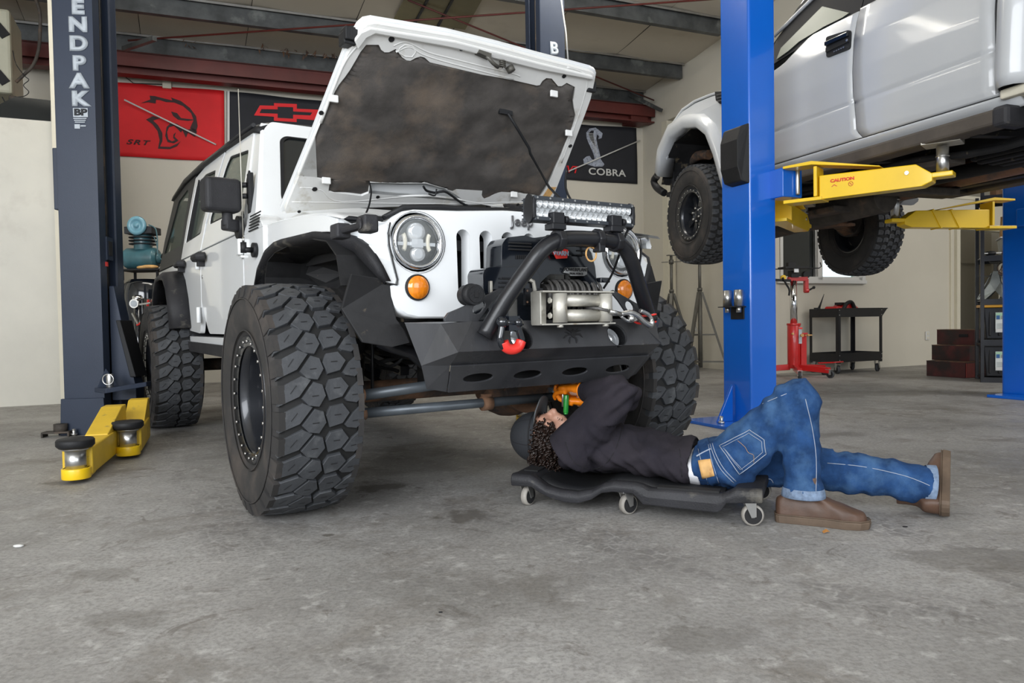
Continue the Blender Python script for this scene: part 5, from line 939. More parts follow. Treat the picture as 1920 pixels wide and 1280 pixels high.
# ---- raised hood (underside seen)
h0 = V((0, .5, 1.263)); hv = V((0, -.77, .607)).normalized(); hn = V((0, hv.z, -hv.y)); hn = V((0, -hv.z, hv.y)) if hn.z > 0 else hn   # hn points down and forward
hn = V((0, .607, .77)).normalized() * -1
def H(px, py, d=0): return J.pl(px, py, h0, hn) + hn * d
hood_l = [(528, 397), (526, 390), (545, 345), (584, 250), (620, 158), (645, 94), (657, 72), (663, 60), (670, 48), (682, 37), (697, 34)]
hood_r = [(1108, 127), (1116, 131), (1118, 137), (1114, 158), (1109, 180), (1100, 205), (1068, 290), (1036, 372)]
hood_top = [(840, 58), (934, 81), (1015, 103), (1071, 117)]
hood_bot = [(1026, 377), (960, 378), (870, 382), (760, 384), (640, 388), (575, 392)]
m = M(); outl = [H(*p) for p in hood_l + hood_top + hood_r + hood_bot]; m.prism(outl, -hn * .022); hood = jb('hood', m, 'white_paint', bevel=.008)
liner = [(684, 78), (707.5, 78), (712, 87.5), (718, 92), (727, 92), (739, 86), (744, 91), (751, 101.5), (759, 107), (767, 108), (776, 103), (785.6, 100), (793, 102), (803, 111), (900, 134), (960, 145), (1003, 155), (1009, 154), (1014, 146), (1021, 141), (1031, 142), (1038, 150), (1043, 156), (1050, 156), (1059, 150), (1075, 158), (1071, 184), (1073, 198), (1076, 212), (1071, 234), (1050, 285), (1024, 340), (1010, 364), (960, 355), (948, 376.6), (871, 373), (850, 358), (829, 347), (795, 337.5), (748, 337.5), (692, 336), (689, 356), (676, 361), (614, 353), (617, 331), (607, 330.6), (593, 326.6), (557.5, 323), (575, 280), (598, 225), (620, 178), (626, 165), (633, 153), (644, 139), (654, 125), (664, 108), (673, 92)]
def inset(px, py, k): cx, cy = 850, 230; return (lerp(px, cx, k), lerp(py, cy, k))
m = M(); inner_o = [inset(*p, .02) for p in hood_l + hood_top + hood_r + hood_bot]; m.prism([H(*p) for p in inner_o], hn * .022, [[H(*inset(*p, .0)) for p in liner]]); jb('inner_frame', m, 'hood_inner', hood, bevel=.008, seg=3)
# felt mat as a dented sheet
import bmesh
def felt_sheet():
    L3 = [H(*p, .004) for p in liner]; xs = V((1, 0, 0)); l2 = [(p.x, (p - h0).dot(hv)) for p in L3]
    tris = tessellate_polygon([[V((a, b, 0)) for a, b in l2]]); me = bpy.data.meshes.new('felt_mat'); bm = bmesh.new(); vs = [bm.verts.new((a, b, 0)) for a, b in l2]
    for t in tris: 
        try: bm.faces.new([vs[i] for i in t])
        except ValueError: pass
    bmesh.ops.triangulate(bm, faces=bm.faces)
    for _ in range(6):
        lg = [e for e in bm.edges if e.calc_length() > .035]
        if not lg: break
        bmesh.ops.subdivide_edges(bm, edges=lg, cuts=1); bmesh.ops.triangulate(bm, faces=bm.faces)
    bnd = {v for e in bm.edges if e.is_boundary for v in e.verts}
    for v in bm.verts:
        a, b = v.co.x, v.co.y; d = .014 + .013 * mn.noise(V((a * 3.2, b * 4.5, 1.0))) + .006 * mn.noise(V((a * 9, b * 11, 5))) - .018 * math.exp(-((a - .02) ** 2 + (b - .52) ** 2) / .006)
        if v in bnd: d = .002
        v.co = h0 + V((a, 0, 0)) + hv * b + hn * (d + .008)
    bm.to_mesh(me); bm.free(); [setattr(p, 'use_smooth', True) for p in me.polygons]; me.materials.append(MATS['felt']); o = bpy.data.objects.new('felt_mat', me); sc.collection.objects.link(o); o.parent = hood
felt_sheet()
m = M()
for pts in ([(735, 80), (760, 73), (800, 92), (845, 104), (900, 118), (960, 133), (972, 138)], [(740, 92), (765, 82), (790, 96), (840, 112), (960, 143)], [(600, 225), (640, 120), (668, 80)], [(1060, 120), (1096, 138), (1088, 190), (1050, 300)], [(560, 345), (600, 350), (640, 372), (800, 362), (940, 384)], [(545, 372), (700, 375), (860, 376), (1000, 372)]): m.tube(cr([H(*p, .018) for p in pts], 5), .006, 6)
jb('pressed_rib', m, 'hood_inner', hood)
m = M(); m.tube([H(x, y, .02) for x, y in ((745, 90), (747, 84), (756, 78), (770, 80), (777, 91), (770, 101), (757, 100), (748, 95))], .004, 6, closed=True); jb('hexagon_rib', m, 'hood_inner', hood)
m = M(); m.prism([H(x, y, .0225) for x, y in ((660, 66), (672, 50), (690, 42), (850, 68), (1010, 110), (1106, 134), (1108, 142), (1005, 122), (840, 80), (700, 54), (684, 62), (668, 84))], hn * .014); jb('front_lip', m, 'hood_inner', hood, bevel=.006)
m = M()
for x, y, q in ((731, 67, .012), (862, 85, .010), (950, 106, .009), (1054, 137, .010), (588, 348, .012), (706, 363, .009), (968, 378, .009), (600, 205, .01), (1066, 268, .01), (559, 390, .008)): m.cyl(H(x, y, .021), H(x, y, .0245), q, n=12)
jb('frame_holes', m, 'dark', hood)
m = M(); m.bar(H(890, 88, .03), H(912, 97, .035), .03, .02); m.tube([H(905, 92, .04), H(915, 102, .06), H(925, 110, .06)], .008, 6)
coil = [H(935 + 5 * math.cos(i * .8), 100 + i * .45 + 4 * math.sin(i * .8), .03 + .03 * (i % 8) / 8) for i in range(34)]; m.tube(coil, .003, 5); m.cyl(H(950, 117, .03), H(952, 121, .05), .018, n=12); jb('safety_catch', m, 'stand_metal', hood)
m = M(); [(m.box(H(x, y, -.005), (.05, .06, .05)), m.tube([H(x, y, -.01) + V((.0, 0, .0)), H(x + dx, y + dy, -.0)], .009, 6)) for x, y, dx, dy in ((655, 68, -6, -8), (652, 76, -8, 2), (1104, 166, 6, 3))]; jb('hood_clamp', m, 'plastic', hood, bevel=.006)
for x, y in ((622, 176), (609, 330), (1062, 242), (960, 357), (1034, 168)): m = M(); m.box(H(x, y, .03), (.04, .012, .03)); jb('clip', m, 'hood_inner', hood, bevel=.004)
m = M(); m.prism([H(*p, .023) for p in ((1026, 345), (1040, 345), (1022, 372), (1008, 372))], hn * .002); jb('paper_label', m, 'patch', hood)
# washer hose and the prop rod
m = M(); m.tube(cr([H(x, y, .035) for x, y in ((790, 340), (796, 348), (812, 352), (822, 350), (835, 352), (868, 375), (900, 381), (950, 382))], 4), .006, 6); m.tube(cr([H(815, 346, .03), H(810, 353, .05), H(798, 350, .05)], 4), .004, 6); jb('washer_hose', m, 'plastic', hood)
prop = [H(948, 204, .03), H(963, 228, .06), H(978, 252, .10), H(979, 260, .11), H(1010, 315, .14)] ; e = J.on(1052, 374, 1, -.36); m = M(); m.tube(prop + [e], .0065, 8); m.box(H(945, 203, .02), (.07, .012, .03)); jb('prop_rod', m, 'plastic')
# ---- winch bumper
bp = {}
def P(k, s): x, y, z = {'A': (.60, -.575, .727), 'A2': (.545, -.585, .577), 'B': (.50, -.65, .722), 'B2': (.385, -.665, .728), 'C': (.468, -.712, .624), 'D': (.462, -.64, .576), 'E': (.43, -.55, .476), 'E2': (.50, -.53, .49), 'T': (.60, -.47, .727)}[k]; return V((s * x, y, z))
m = M(); fn = (P('B2', 1) - P('B2', -1)).cross(P('C', 1) - P('B2', -1)).normalized(); fn = fn if fn.y < 0 else -fn; f0 = P('B2', 1)
def F(px, py, d=0): return J.pl(px, py, f0, fn) + fn * d
lc, rc = F(984, 636), F(1156, 635); fd_ = (P('C', 1) - P('B2', 1)); fd_.x = 0; fd_.normalize()
def fh(c, r, n=28, d=0): return [c + V((r * math.cos(t), 0, 0)) + fd_ * r * math.sin(t) + fn * d for t in [2 * math.pi * i / n for i in range(n)]]
lc = V((-.20, 0, .664)); rc = V((.252, 0, .664))
for c in (lc, rc): c.y = f0.y - (fn.z * (c.z - f0.z)) / fn.y
m.prism([P('B2', -1), P('B2', 1), P('C', 1), P('C', -1)], -fn * .008, [fh(lc, .046), fh(rc, .046)])
for s in (-1, 1): m.add([P('B', s), P('B2', s), P('C', s)], [(0, 1, 2)]); m.add([P('A', s), P('B', s), P('C', s), P('D', s), P('A2', s)], [(0, 1, 2, 3, 4)])
m.add([P('C', -1), P('C', 1), P('D', 1), P('D', -1)], [(0, 1, 2, 3)])
m.add([P('T', -1), P('A', -1), P('B', -1), P('B2', -1), P('B2', 1), P('B', 1), P('A', 1), P('T', 1)], [tuple(range(8))]); bumper = jb('bumper', m, 'bumper_metal', bevel=.0035)
m = M(); off = V((0, -.012, -.002)); m.prism([P('D', -1) + off, P('D', 1) + off, P('E', 1) + off, P('E', -1) + off], V((0, .008, .004)), [[V((x + .062 * math.cos(t), lerp(P('D', 1).y, P('E', 1).y, .5 + .17 * math.sin(t)) - .012, lerp(.576, .476, .5 + .17 * math.sin(t)) - .002)) for t in [2 * math.pi * i / 20 for i in range(20)]] for x in (-.33, -.115, .11, .33)])
for s in (-1, 1): m.add([P('D', s), P('E', s), P('E2', s), P('A2', s)], [(0, 1, 2, 3)])
m.box((0, -.50, .51), (.8, .004, .07), m=1); skid = jb('skid_plate', m, ['bumper_metal', 'dark'], bumper, bevel=.003)
m = M(); [m.cyl(c + fn * .002, c - fn * .10, .0465, n=32, caps=False) for c in (lc, rc)]; jb('light_tube', m, 'plastic', bumper)
m = M(); [m.lathe([(.043, .0), (.043, .02), (.03, .035), (0, .04)], c - fn * .03 + V((-.012, 0, 0)), -fn, 24) for c in (lc, rc)]; jb('fog_lamp', m, 'lens', bumper)
def CQ(x, y): return (940 + x * .2344, 360 + y * .2344)
sp_ = []
for pl in ([(555, 1120), (570, 1095), (590, 1110), (592, 1150), (575, 1168), (556, 1150)], [(560, 1125), (530, 1110), (515, 1095), (535, 1100), (565, 1112)], [(585, 1118), (600, 1098), (612, 1090), (604, 1104), (640, 1108), (600, 1122)],
           [(560, 1135), (520, 1122), (500, 1120), (525, 1130), (558, 1146)], [(588, 1132), (625, 1130), (648, 1165), (622, 1145), (590, 1145)], [(558, 1145), (530, 1145), (508, 1165), (492, 1170), (512, 1145), (540, 1135)], [(562, 1158), (548, 1170), (545, 1215), (536, 1190), (545, 1160)], [(585, 1158), (600, 1168), (606, 1190), (598, 1212), (592, 1180), (580, 1165)]): sp_.append([F(*CQ(a, b), .002) for a, b in pl])
m = M(); [m.prism(p, fn * .002) for p in sp_]; jb('spider_emblem', m, 'dark', bumper)
for s in (-1, 1):
    m = M(); y0 = -.66
    gus = [(568, 1010), (600, 965), (720, 915), (830, 860), (1010, 770), (1035, 785), (960, 870), (840, 1038), (570, 1036)]; pts = [J.on(700 + a * .2344, 360 + b * .2344, 1, y0) for a, b in gus]; hl = [J.on(700 + (845 + 46 * math.cos(t) + 10 * math.sin(t)) * .2344, 360 + (922 + 42 * math.sin(t) - 30 * math.cos(t)) * .2344, 1, y0) for t in [6.283 * i / 16 for i in range(16)]]
    if s > 0: pts = [V((-p.x, p.y, p.z)) for p in pts]; hl = [V((-p.x, p.y, p.z)) for p in hl]
    m.prism(pts, (0, .012, 0), [hl]); jb('gusset', m, 'bumper_metal', bumper, bevel=.003)
bb_px = [((908, 630), -.70), ((948, 562), -.73), ((990, 503), -.765), ((1012, 474), -.785), ((1032, 457), -.795), ((1058, 448), -.80), ((1105, 448), -.80), ((1148, 452), -.80), ((1170, 465), -.795), ((1184, 490), -.785), ((1198, 535), -.75), ((1216, 592), -.70)]
m = M(); bb = [J.on(*p, 1, y) for p, y in bb_px]; m.tube(cr(bb, 5), .029, 16)
jb('bull_bar', m, 'black_metal', bumper)
for (px, py) in ((1047, 450), (1155, 453), (1120, 449)):
    c = J.on(px, py, 1, -.80); m = M(); m.cyl(c - V((.014, 0, 0)), c + V((.014, 0, 0)), .040, n=8)
    if px != 1120: m.box(c + V((-.012, 0, .045)), (.06, .05, .022)); m.box(c + V((-.01, 0, .075)), (.05, .04, .04)); m.cyl(c + V((.02, -.01, .072)), c + V((.035, -.01, .072)), .014, n=10); jb('lamp_clamp', m, 'black_metal', bumper, bevel=.003)
    else: m.box(c + V((0, -.01, -.03)), (.032, .04, .035)); cl = jb('tow_tab', m, 'black_metal', bumper, bevel=.004); r_ = M(); rc_ = J.on(1109, 476, 1, -.80); r_.tube([rc_ + V((.024 * math.cos(t), .002, .026 * math.sin(t))) for t in [6.283 * i / 20 for i in range(20)]], .0035, 6, closed=True); jb('d_ring', r_, 'patch', bumper)
# lamp bar
a = J.on(1003, 374, 1, -.80); b = J.on(1190, 389, 1, -.80); c = J.on(1003, 406, 1, -.80); zt, zb_ = (a.z + b.z) / 2 + .002, c.z - .0; x0, x1 = a.x, b.x - .004; zc_ = (zt + zb_) / 2; hh = (zt - zb_) / 2 + .010
m = M(); m.prism([V((x, -.775, z)) for x, z in ((x0, zc_ - hh), (x1, zc_ - hh), (x1, zc_ + hh), (x0, zc_ + hh))], (0, .05, 0)); m.box(((x0 + x1) / 2, -.785, zc_ + hh - .006), (x1 - x0, .03, .014)); m.box(((x0 + x1) / 2, -.785, zc_ - hh + .006), (x1 - x0, .03, .014)); [m.box(((x0 + x1) / 2, -.73, zc_ - hh + .012 + k * .013), (x1 - x0, .03, .004)) for k in range(6)]
lb_ = jb('lamp_bar', m, 'lamp_housing', bevel=.002)
for xx in (x0, x1):
    m = M(); m.prism([V((xx, -.770 + (hh + .006) * .62 * math.cos(t), zc_ + (hh + .010) * math.sin(t))) for t in [6.283 * i / 24 for i in range(24)]], (-.008 if xx == x0 else .008, 0, 0)); m.box((xx, -.79, zc_), (.012, .02, hh * 1.7)); jb('end_cap', m, 'black_metal', lb_, bevel=.002)
nl = 18; stp = (x1 - x0 - .02) / nl
cupm = M(); cupm.lathe([(stp * .50, -.002), (stp * .46, .004), (stp * .16, .013), (0, .014)], (0, 0, 0), (0, 1, 0), 10); cupm.lathe([(stp * .14, .008), (0, .004)], (0, 0, 0), (0, 1, 0), 8)
cup = None
for r in (0, 1):
    for k in range(nl):
        if cup is None: cup = build('led_cup', cupm, 'led', lb_); o = cup
        else: o = cup.copy(); sc.collection.objects.link(o)
        o.location = (x0 + .01 + stp * (k + .5), -.793, zc_ + (.5 - r) * stp * 1.62); o.scale = (1, 1, 1.5)
m = M(); m.box(((x0 + x1) / 2, -.777, zc_), (x1 - x0 - .012, .004, stp * 3.25)); jb('reflector_plate', m, 'led', lb_)
m = M(); [m.cyl((lerp(x0 + .01, x1 - .01, k / 8), -.80, z), (lerp(x0 + .01, x1 - .01, k / 8), -.803, z), .0035, n=8) for k in range(9) for z in (zc_ + hh - .006, zc_ - hh + .006)]; jb('screws', m, 'steel', lb_)
m = M(); m.tube(cr([J.on(1181, 423, 1, -.77), J.on(1170, 448, 1, -.75), J.on(1160, 480, 1, -.72), J.on(1147, 515, 1, -.66), J.on(1132, 540, 1, -.6)], 5), .005, 6); jb('lamp_cable', m, 'plastic', lb_)
# winch
WY = -.60
def Wp(px, py, y=WY): return J.on(px, py, 1, y)
wn_ = jb('winch', M().prism([Wp(*p) for p in rr_poly([(1012, 548), (1013, 530), (1030, 514), (1092, 514), (1104, 535), (1112, 562), (1122, 560), (1116, 500), (1108, 470), (940, 470), (938, 540), (1000, 540), (1005, 600), (1014, 600)], 4, 2)], (0, .09, 0)), 'gloss_black', bevel=.010, seg=3)
m = M(); m.prism([Wp(*p, -.615) for p in rr_poly([(940, 502), (941, 458), (950, 445), (985, 441), (1000, 446), (1042, 440), (1085, 440), (1100, 452), (1108, 476), (1000, 478), (996, 500)], 5, 3)], (0, .11, 0)); cbx = jb('control_box', m, 'gloss_black', wn_, bevel=.012, seg=3)
m = M(); [m.box(Wp(975, y, -.618), (.10, .008, .006)) for y in (456, 462, 468)]; [m.box(Wp(1092, y, -.618), (.05, .008, .005)) for y in (462, 470, 478)]; [m.box(Wp(968 + 3.6 * k, 482, -.616), (.0045, .006, .014)) for k in range(9)]; jb('cooling_slots', m, 'dark', cbx, bevel=.001)
m = M(); m.prism([Wp(*p, -.64) for p in rr_poly([(905, 512), (910, 503), (922, 500), (1000, 500), (1012, 512), (1012, 604), (920, 602), (912, 560), (906, 540)], 5, 3)], (0, .11, 0)); mot = jb('motor_housing', m, 'gloss_black', wn_, bevel=.014, seg=3)
m = M(); [m.box(Wp(960, y, -.645), (.10, .012, .006)) for y in (522, 530, 538)]; m.box(Wp(921, 545, -.645), (.008, .008, .07), m=1); m.tube([Wp(x, y, -.65) for x, y in ((985, 520), (1000, 528), (1003, 545))], .008, 8, 1); jb('motor_ribs', m, ['black_metal', 'zinc'], mot, bevel=.001)
m = M(); c = Wp(892, 552, -.69); m.cyl(c, c + V((.0, .07, 0)), .036, n=28); m.cyl(c - V((0, .004, 0)), c, .028, n=24); m.box(c - V((0, .006, 0)), (.014, .004, .02), m=1); m.cyl(c + V((0, .03, 0)), c + V((0, .036, 0)), .040, n=28); jb('socket_cap', m, ['plastic', 'dark'], wn_)
m = M(); m.prism([Wp(*p, -.648) for p in ((995, 548), (1010, 548), (1010, 564), (995, 564))], (0, -.003, 0)); jb('warning_label', m, 'sticker', wn_)
m = M(); m.prism([Wp(*p, -.647) for p in ((985, 540), (1018, 540), (1018, 572), (985, 572))], (0, .006, 0)); [m.cyl(Wp(x, y, -.647), Wp(x, y, -.652), .004, n=8, m=1) for x, y in ((989, 545), (1014, 545), (989, 566), (1014, 566))]; jb('clutch_plate', m, ['black_metal', 'rust'], wn_)
m = M(); m.prism([Wp(*p, -.625) for p in ((1036, 467), (1048, 464), (1066, 468), (1064, 484), (1045, 485))], (0, .01, 0)); o = jb('badge', m, 'red_plastic', wn_, bevel=.002); text('badge_lettering', 'WARN', 'stitch', wn_, Wp(1052, 475, -.638), (1, 0, 0), (0, 0, 1), .024, fat=.0006)
m = M(); m.prism([Wp(*p, -.612) for p in ((1061, 501), (1101, 501), (1101, 514), (1096, 517), (1070, 517), (1067, 513), (1057, 511))], (0, .01, 0)); o = jb('badge', m, 'steel', wn_, bevel=.001); text('badge_lettering', 'POWERPLANT', 'dark', wn_, Wp(1081, 505.5, -.6145), (1, 0, 0), (0, 0, 1), .0185, fat=.0004, depth=.002); text('badge_lettering', 'DUAL FORCE', 'dark', wn_, Wp(1081, 513, -.6145), (1, 0, 0), (0, 0, 1), .011, fat=.0003, depth=.002)
m = M(); a = Wp(1015, 556, -.56); b = Wp(1112, 556, -.56); m.cyl(a, b, .05, n=20)
for k in range(13): c = a.lerp(b, (k + .5) / 13); m.tube([c + V((.008 * math.sin(t * 1.0) + .006 * math.sin(k * 2.1), .064 * math.cos(t), .064 * math.sin(t))) for t in [6.283 * i / 24 for i in range(24)]], .0062, 6, closed=True)
jb('rope_drum', m, 'rope', wn_)
m = M(); m.box(Wp(1120, 525, -.6) + V((.03, 0, 0)), (.05, .03, .02)); jb('mount_stud', m, 'gloss_black', wn_, bevel=.003)
# roller fairlead
FY = -.745; fz1, fz0 = Wp(1080, 547, FY).z, Wp(1080, 607, FY).z; fx0, fx1 = Wp(1013, 575, FY).x, Wp(1146, 575, FY).x
m = M(); m.box(((fx0 + fx1) / 2, FY + .015, fz1), (fx1 - fx0, .07, .006)); m.box(((fx0 + fx1) / 2, FY + .015, fz0), (fx1 - fx0 + .01, .07, .006)); m.box((fx0 + .003, FY + .03, (fz0 + fz1) / 2), (.006, .06, fz1 - fz0)); m.box((fx1 - .003, FY + .03, (fz0 + fz1) / 2), (.006, .06, fz1 - fz0)); m.box((fx0 + .03, FY + .05, (fz0 + fz1) / 2), (.06, .006, fz1 - fz0))
xs0, xs1 = Wp(1048, 575, FY).x, Wp(1133, 575, FY).x
for z in (Wp(1080, 563, FY).z, Wp(1080, 591, FY).z): m.cyl((xs0 - .03, FY + .01, z), (xs0 - .036, FY + .01, z), .012, n=6); m.cyl((fx0 + .02, FY + .04, (fz0 + fz1) / 2), (fx0 + .02, FY + .03, (fz0 + fz1) / 2), .014, n=8)
fl = jb('fairlead_frame', m, 'zinc', bumper, bevel=.0015)
for x in (xs0, xs1): m = M(); m.cyl((x, FY - .006, fz0 + .006), (x, FY - .006, fz1 - .006), .0265, n=24); m.cyl((x, FY - .006, fz0 - .012), (x, FY - .006, fz0), .012, n=10); jb('roller', m, 'zinc', fl)
for py in (563, 591): z = Wp(1090, py, FY).z; m = M(); m.cyl((xs0 + .027, FY + .012, z), (xs1 - .027, FY + .012, z), .0225, n=24); jb('roller', m, 'zinc', fl)
# winch rope end, hook and red strap
m = M(); hk = [Wp(1100, 577, -.72), Wp(1122, 578, -.76), Wp(1140, 582, -.785)]; m.tube(hk, .0055, 8); jb('wire_rope', m, 'rope', bumper)
m = M(); m.cyl(Wp(1142, 583, -.785), Wp(1164, 589, -.785), .009, n=12); jb('ferrule', m, 'steel', bumper)
m = M(); m.tube(cr([Wp(x, y, -.785) for x, y in ((1164, 589), (1180, 586), (1196, 593), (1208, 604), (1219, 610), (1222, 600), (1216, 590), (1200, 582))], 5), [.009] * 5 + [.012] * 20 + [.008] * 11, 10); m.tube(cr([Wp(x, y, -.78) for x, y in ((1164, 592), (1178, 602), (1196, 598))], 4), .006, 8); m.sph(Wp(1184, 597, -.785), .014, 10); jb('hook', m, 'steel', bumper)
m = M(); [m.tube(cr([Wp(x, y + dy, -.76) for x, y in ((1190, 589), (1198, 592), (1212, 592), (1230, 589))], 4), .0045, 6) for dy in (0, 14)]; m.tube(cr([Wp(x, y, -.755) for x, y in ((1196, 598), (1212, 600), (1230, 597))], 4), .009, 8, 1); m.prism([Wp(*p, -.75) for p in ((1172, 583), (1186, 581), (1190, 588), (1176, 590))], (0, .004, 0)); jb('hook_strap', m, ['red_plastic', 'plastic'], bumper)
# shackle
m = M(); y = -.765; m.cyl(Wp(936, 604, y), Wp(974, 606, y), .0125, n=14); m.sph(Wp(942, 604, y), .021, 14); m.sph(Wp(971, 605, y), .019, 14); m.box(Wp(956, 606, y + .02), (.045, .06, .05)); m.tube([Wp(974, 606, y), Wp(981, 607, y)], .005, 6)
m.tube(cr([Wp(x, yy, y) for x, yy in ((942, 606), (940, 622), (938, 636), (944, 650), (958, 656), (972, 650), (978, 638), (974, 622), (970, 606))], 5), .0125, 12); shk = jb('shackle', m, 'gloss_black', bumper)
m = M(); m.tube(cr([Wp(x, yy, y) for x, yy in ((944, 641), (949, 651), (960, 655), (972, 650), (977, 639))], 6), .0185, 12); jb('shackle_cushion', m, 'red_plastic', shk)

# ---- front axle, steering and underside
m = M(); m.cyl((-.66, 0, .4435), (.66, 0, .4435), .045, n=16); m.sph((.20, .02, .43), (.17, .15, .15), 20); m.cyl((.20, -.15, .43), (.20, -.11, .43), .12, n=20); jb('front_axle', m, 'rust', bevel=.003)
a, b = J.on(676, 773, 1, -.26), J.on(1062, 743, 1, -.26); m = M(); m.cyl((a.x, -.26, (a.z + b.z) / 2), (b.x + .1, -.26, (a.z + b.z) / 2), .0195, n=16); tr_ = jb('tie_rod', m, 'tube_grey')
c = J.on(912, 756, 1, -.26); m = M(); m.cyl(c - V((.022, 0, 0)), c + V((.022, 0, 0)), .030, n=16); m.box(c + V((0, 0, .03)), (.04, .02, .02)); m.cyl((a.x + .0, -.26, c.z), (a.x + .02, -.26, c.z), .022, n=12); jb('clamp', m, 'rust', tr_)
m = M(); m.cyl(J.on(680, 741, 1, -.30), J.on(805, 724, 1, -.30) + V((.5, .05, .03)), .021, n=14); m.cyl(J.on(678, 741, 1, -.30), J.on(682, 741, 1, -.30), .024, n=14, m=1); m.cyl(J.on(1030, 735, 1, -.2), J.on(1062, 734, 1, -.2), .022, n=14); jb('drag_link', m, ['tube_grey', 'rust'])
m = M(); m.cyl(J.on(698, 610, 1, -.1), J.on(698, 745, 1, -.1), .007, n=8); m.tube([J.on(x, y, 1, -.35) for x, y in ((712, 640), (735, 650), (770, 660), (800, 685))], .024, 10); jb('sway_bar', m, 'black_metal')
for s in (-1, 1):
    m = M(); m.tube([V((s * .42 + .058 * math.cos(t), .02 + .058 * math.sin(t), .52 + t * .0115)) for t in [i * .39 for i in range(97)]], .009, 6); jb('coil_spring', m, 'dark')
    m = M(); m.cyl((s * .50, .14, .45), (s * .47, .12, .95), .026, n=12); m.cyl((s * .42, .02, .93), (s * .42, .02, 1.0), .08, n=16); jb('shock_absorber', m, 'liner')
    m = M(); m.bar((s * .43, -.45, .67), (s * .43, 3.6, .68), .07, .12); jb('frame_rail', m, 'liner', bevel=.005)
    m = M(); m.bar((s * .40, .02, .42), (s * .33, .95, .56), .05, .05); m.bar((s * .33, .02, .52), (s * .30, .75, .62), .04, .04); jb('control_arm', m, 'black_metal')
    m = M(); m.cyl((s * .62, 0, .4435), (s * .80, 0, .4435), .14, n=28); m.box((s * .66, 0, .4435), (.10, .16, .22)); m.cyl((s * .72, 0, .4435), (s * .735, 0, .4435), .19, n=32, m=1); jb('brake_and_knuckle', m, ['grime', 'steel'], bevel=.004)
m = M(); m.cyl((-.66, 2.947, .4435), (.66, 2.947, .4435), .045, n=16); m.sph((0, 2.95, .43), (.17, .15, .15), 20); jb('rear_axle', m, 'grime')
m = M(); m.box((0, .75, .60), (.5, .7, .16)); m.box((0, 1.5, .60), (.9, .9, .08)); m.box((.1, 2.4, .62), (.8, .8, .16)); m.box((0, -.20, .72), (.7, .1, .22)); m.box((-.05, .15, .72), (.35, .5, .25)); jb('gearbox_and_skid', m, 'dark', bevel=.02)
m = M(); m.lathe([(.02, .0), (.055, .02), (.06, .05), (.05, .07), (.02, .075)], J.on(690, 592, 1, -.15), (0, 0, 1), 20); m.cyl(J.on(694, 575, 1, -.12), J.on(694, 590, 1, -.12), .02, n=10); jb('bump_stop', m, 'plastic')
m = M(); m.tube(cr([(-.5, .05, .6), (-.45, -.1, .55), (-.4, -.15, .62), (-.42, -.05, .72)], 5), .007, 6); m.tube(cr([(.3, .05, .6), (.36, -.1, .5), (.45, -.12, .62)], 5), .007, 6); m.box((-.28, -.1, .50), (.07, .06, .09)); jb('brake_hose', m, 'plastic')

# ================================================================ the white pickup on the blue lift
PT = thing('pickup_truck', 'white four door pickup raised on the blue two-post lift at upper right', 'pickup', T)
def tb(name, m, mats, parent=None, **k): return build(name, m, mats, parent or PT, **k)
AT = []
for i, u0 in enumerate((-1, -.6, -.2, .2, .6)):
    o = .5 * (i % 2); AT.append([(u0 + .02, o - .32), (u0 + .2, o - .20), (u0 + .38, o - .36), (u0 + .38, o + .26), (u0 + .2, o + .40), (u0 + .02, o + .24)])
AT[0] = [(-1, -.36), (-.66, -.30), (-.62, .12), (-.78, .34), (-1, .34)]; AT[4] = [(.66, .20), (1, .14), (1, .86), (.78, .84), (.62, .62)]
tt = tyre_mesh('wheel', .44, .145, 40, AT, .225, depth=.013, sidelug=False); tt.parent = PT
rim_parts(tt, .225, .14, spokes=8, dish=.06)
TWX = .16; TWZ = T.on(1300, 404, 0, .1).z
tt.location = (TWX, .10, TWZ); tt.rotation_euler = (.4, 0, R(-6))
for (x, y, rz) in ((TWX + 1.68, 0, math.pi - R(6)), (TWX, -3.68, 0), (TWX + 1.68, -3.68, math.pi)):
    c = copy_tree(tt, PT); c.location = (x, y, TWZ - (.10 if y == 0 and x > 1 else 0)); c.rotation_euler = (1.0, 0, rz)
def px_(z):
    pts = [(1.70, .20), (1.80, .12), (1.84, .075), (1.90, .055), (2.0, .048), (2.085, .048), (2.10, .058), (2.115, .046), (2.3, .040), (2.5, .052), (2.62, .078), (2.72, .11), (3.0, .20), (3.35, .33)]
    for (a, xa), (b, xb) in zip(pts, pts[1:]):
        if z <= b: return lerp(xa, xb, max(0, (z - a) / (b - a)))
    return pts[-1][1]
def TSp(px, py, x=.06): p = T.on(px, py, 0, x); return (p.y, p.z)
def tpanel(name, e0, e1, z0, z1, mt='truck_paint', d=0, ny=12, nz=64, s=0):
    """panel between edge curves e0(z), e1(z) and from z0(y) to z1(y)"""
    rows = []
    for j in range(nz):
        v = j / (nz - 1); row = []
        for i in range(ny):
            u = i / (ny - 1); zz = lerp(lerp(z0(0), z1(0), v), lerp(z0(1), z1(1), v), u); y = lerp(e0(zz), e1(zz), u); uu = u; zz = lerp(z0(uu), z1(uu), v); x = px_(zz) + d
            if i in (0, ny - 1): x += .0015
            row.append(V((x if s == 0 else 2.0 - x, y, zz)))
        rows.append(row)
    m = M(); m.grid(rows); return tb(name, m, mt, solid=.02)
ys = lambda z: -1.738 + (.0 if z > 2.15 else (-.012 * (2.15 - z) / .1 if z > 2.0 else -.018 + .06 * max(0, 1.92 - z) / .08 * -1))
yr = lambda z: -2.695 - .03 * max(0, 1.92 - z) / .08
zs_ = lambda u: 1.868
def belt_f(u):
    return lerp(2.57, 2.69, min(1, max(0, (u - .30) / .25))) + .0 if u > .3 else lerp(2.52, 2.57, u / .3)
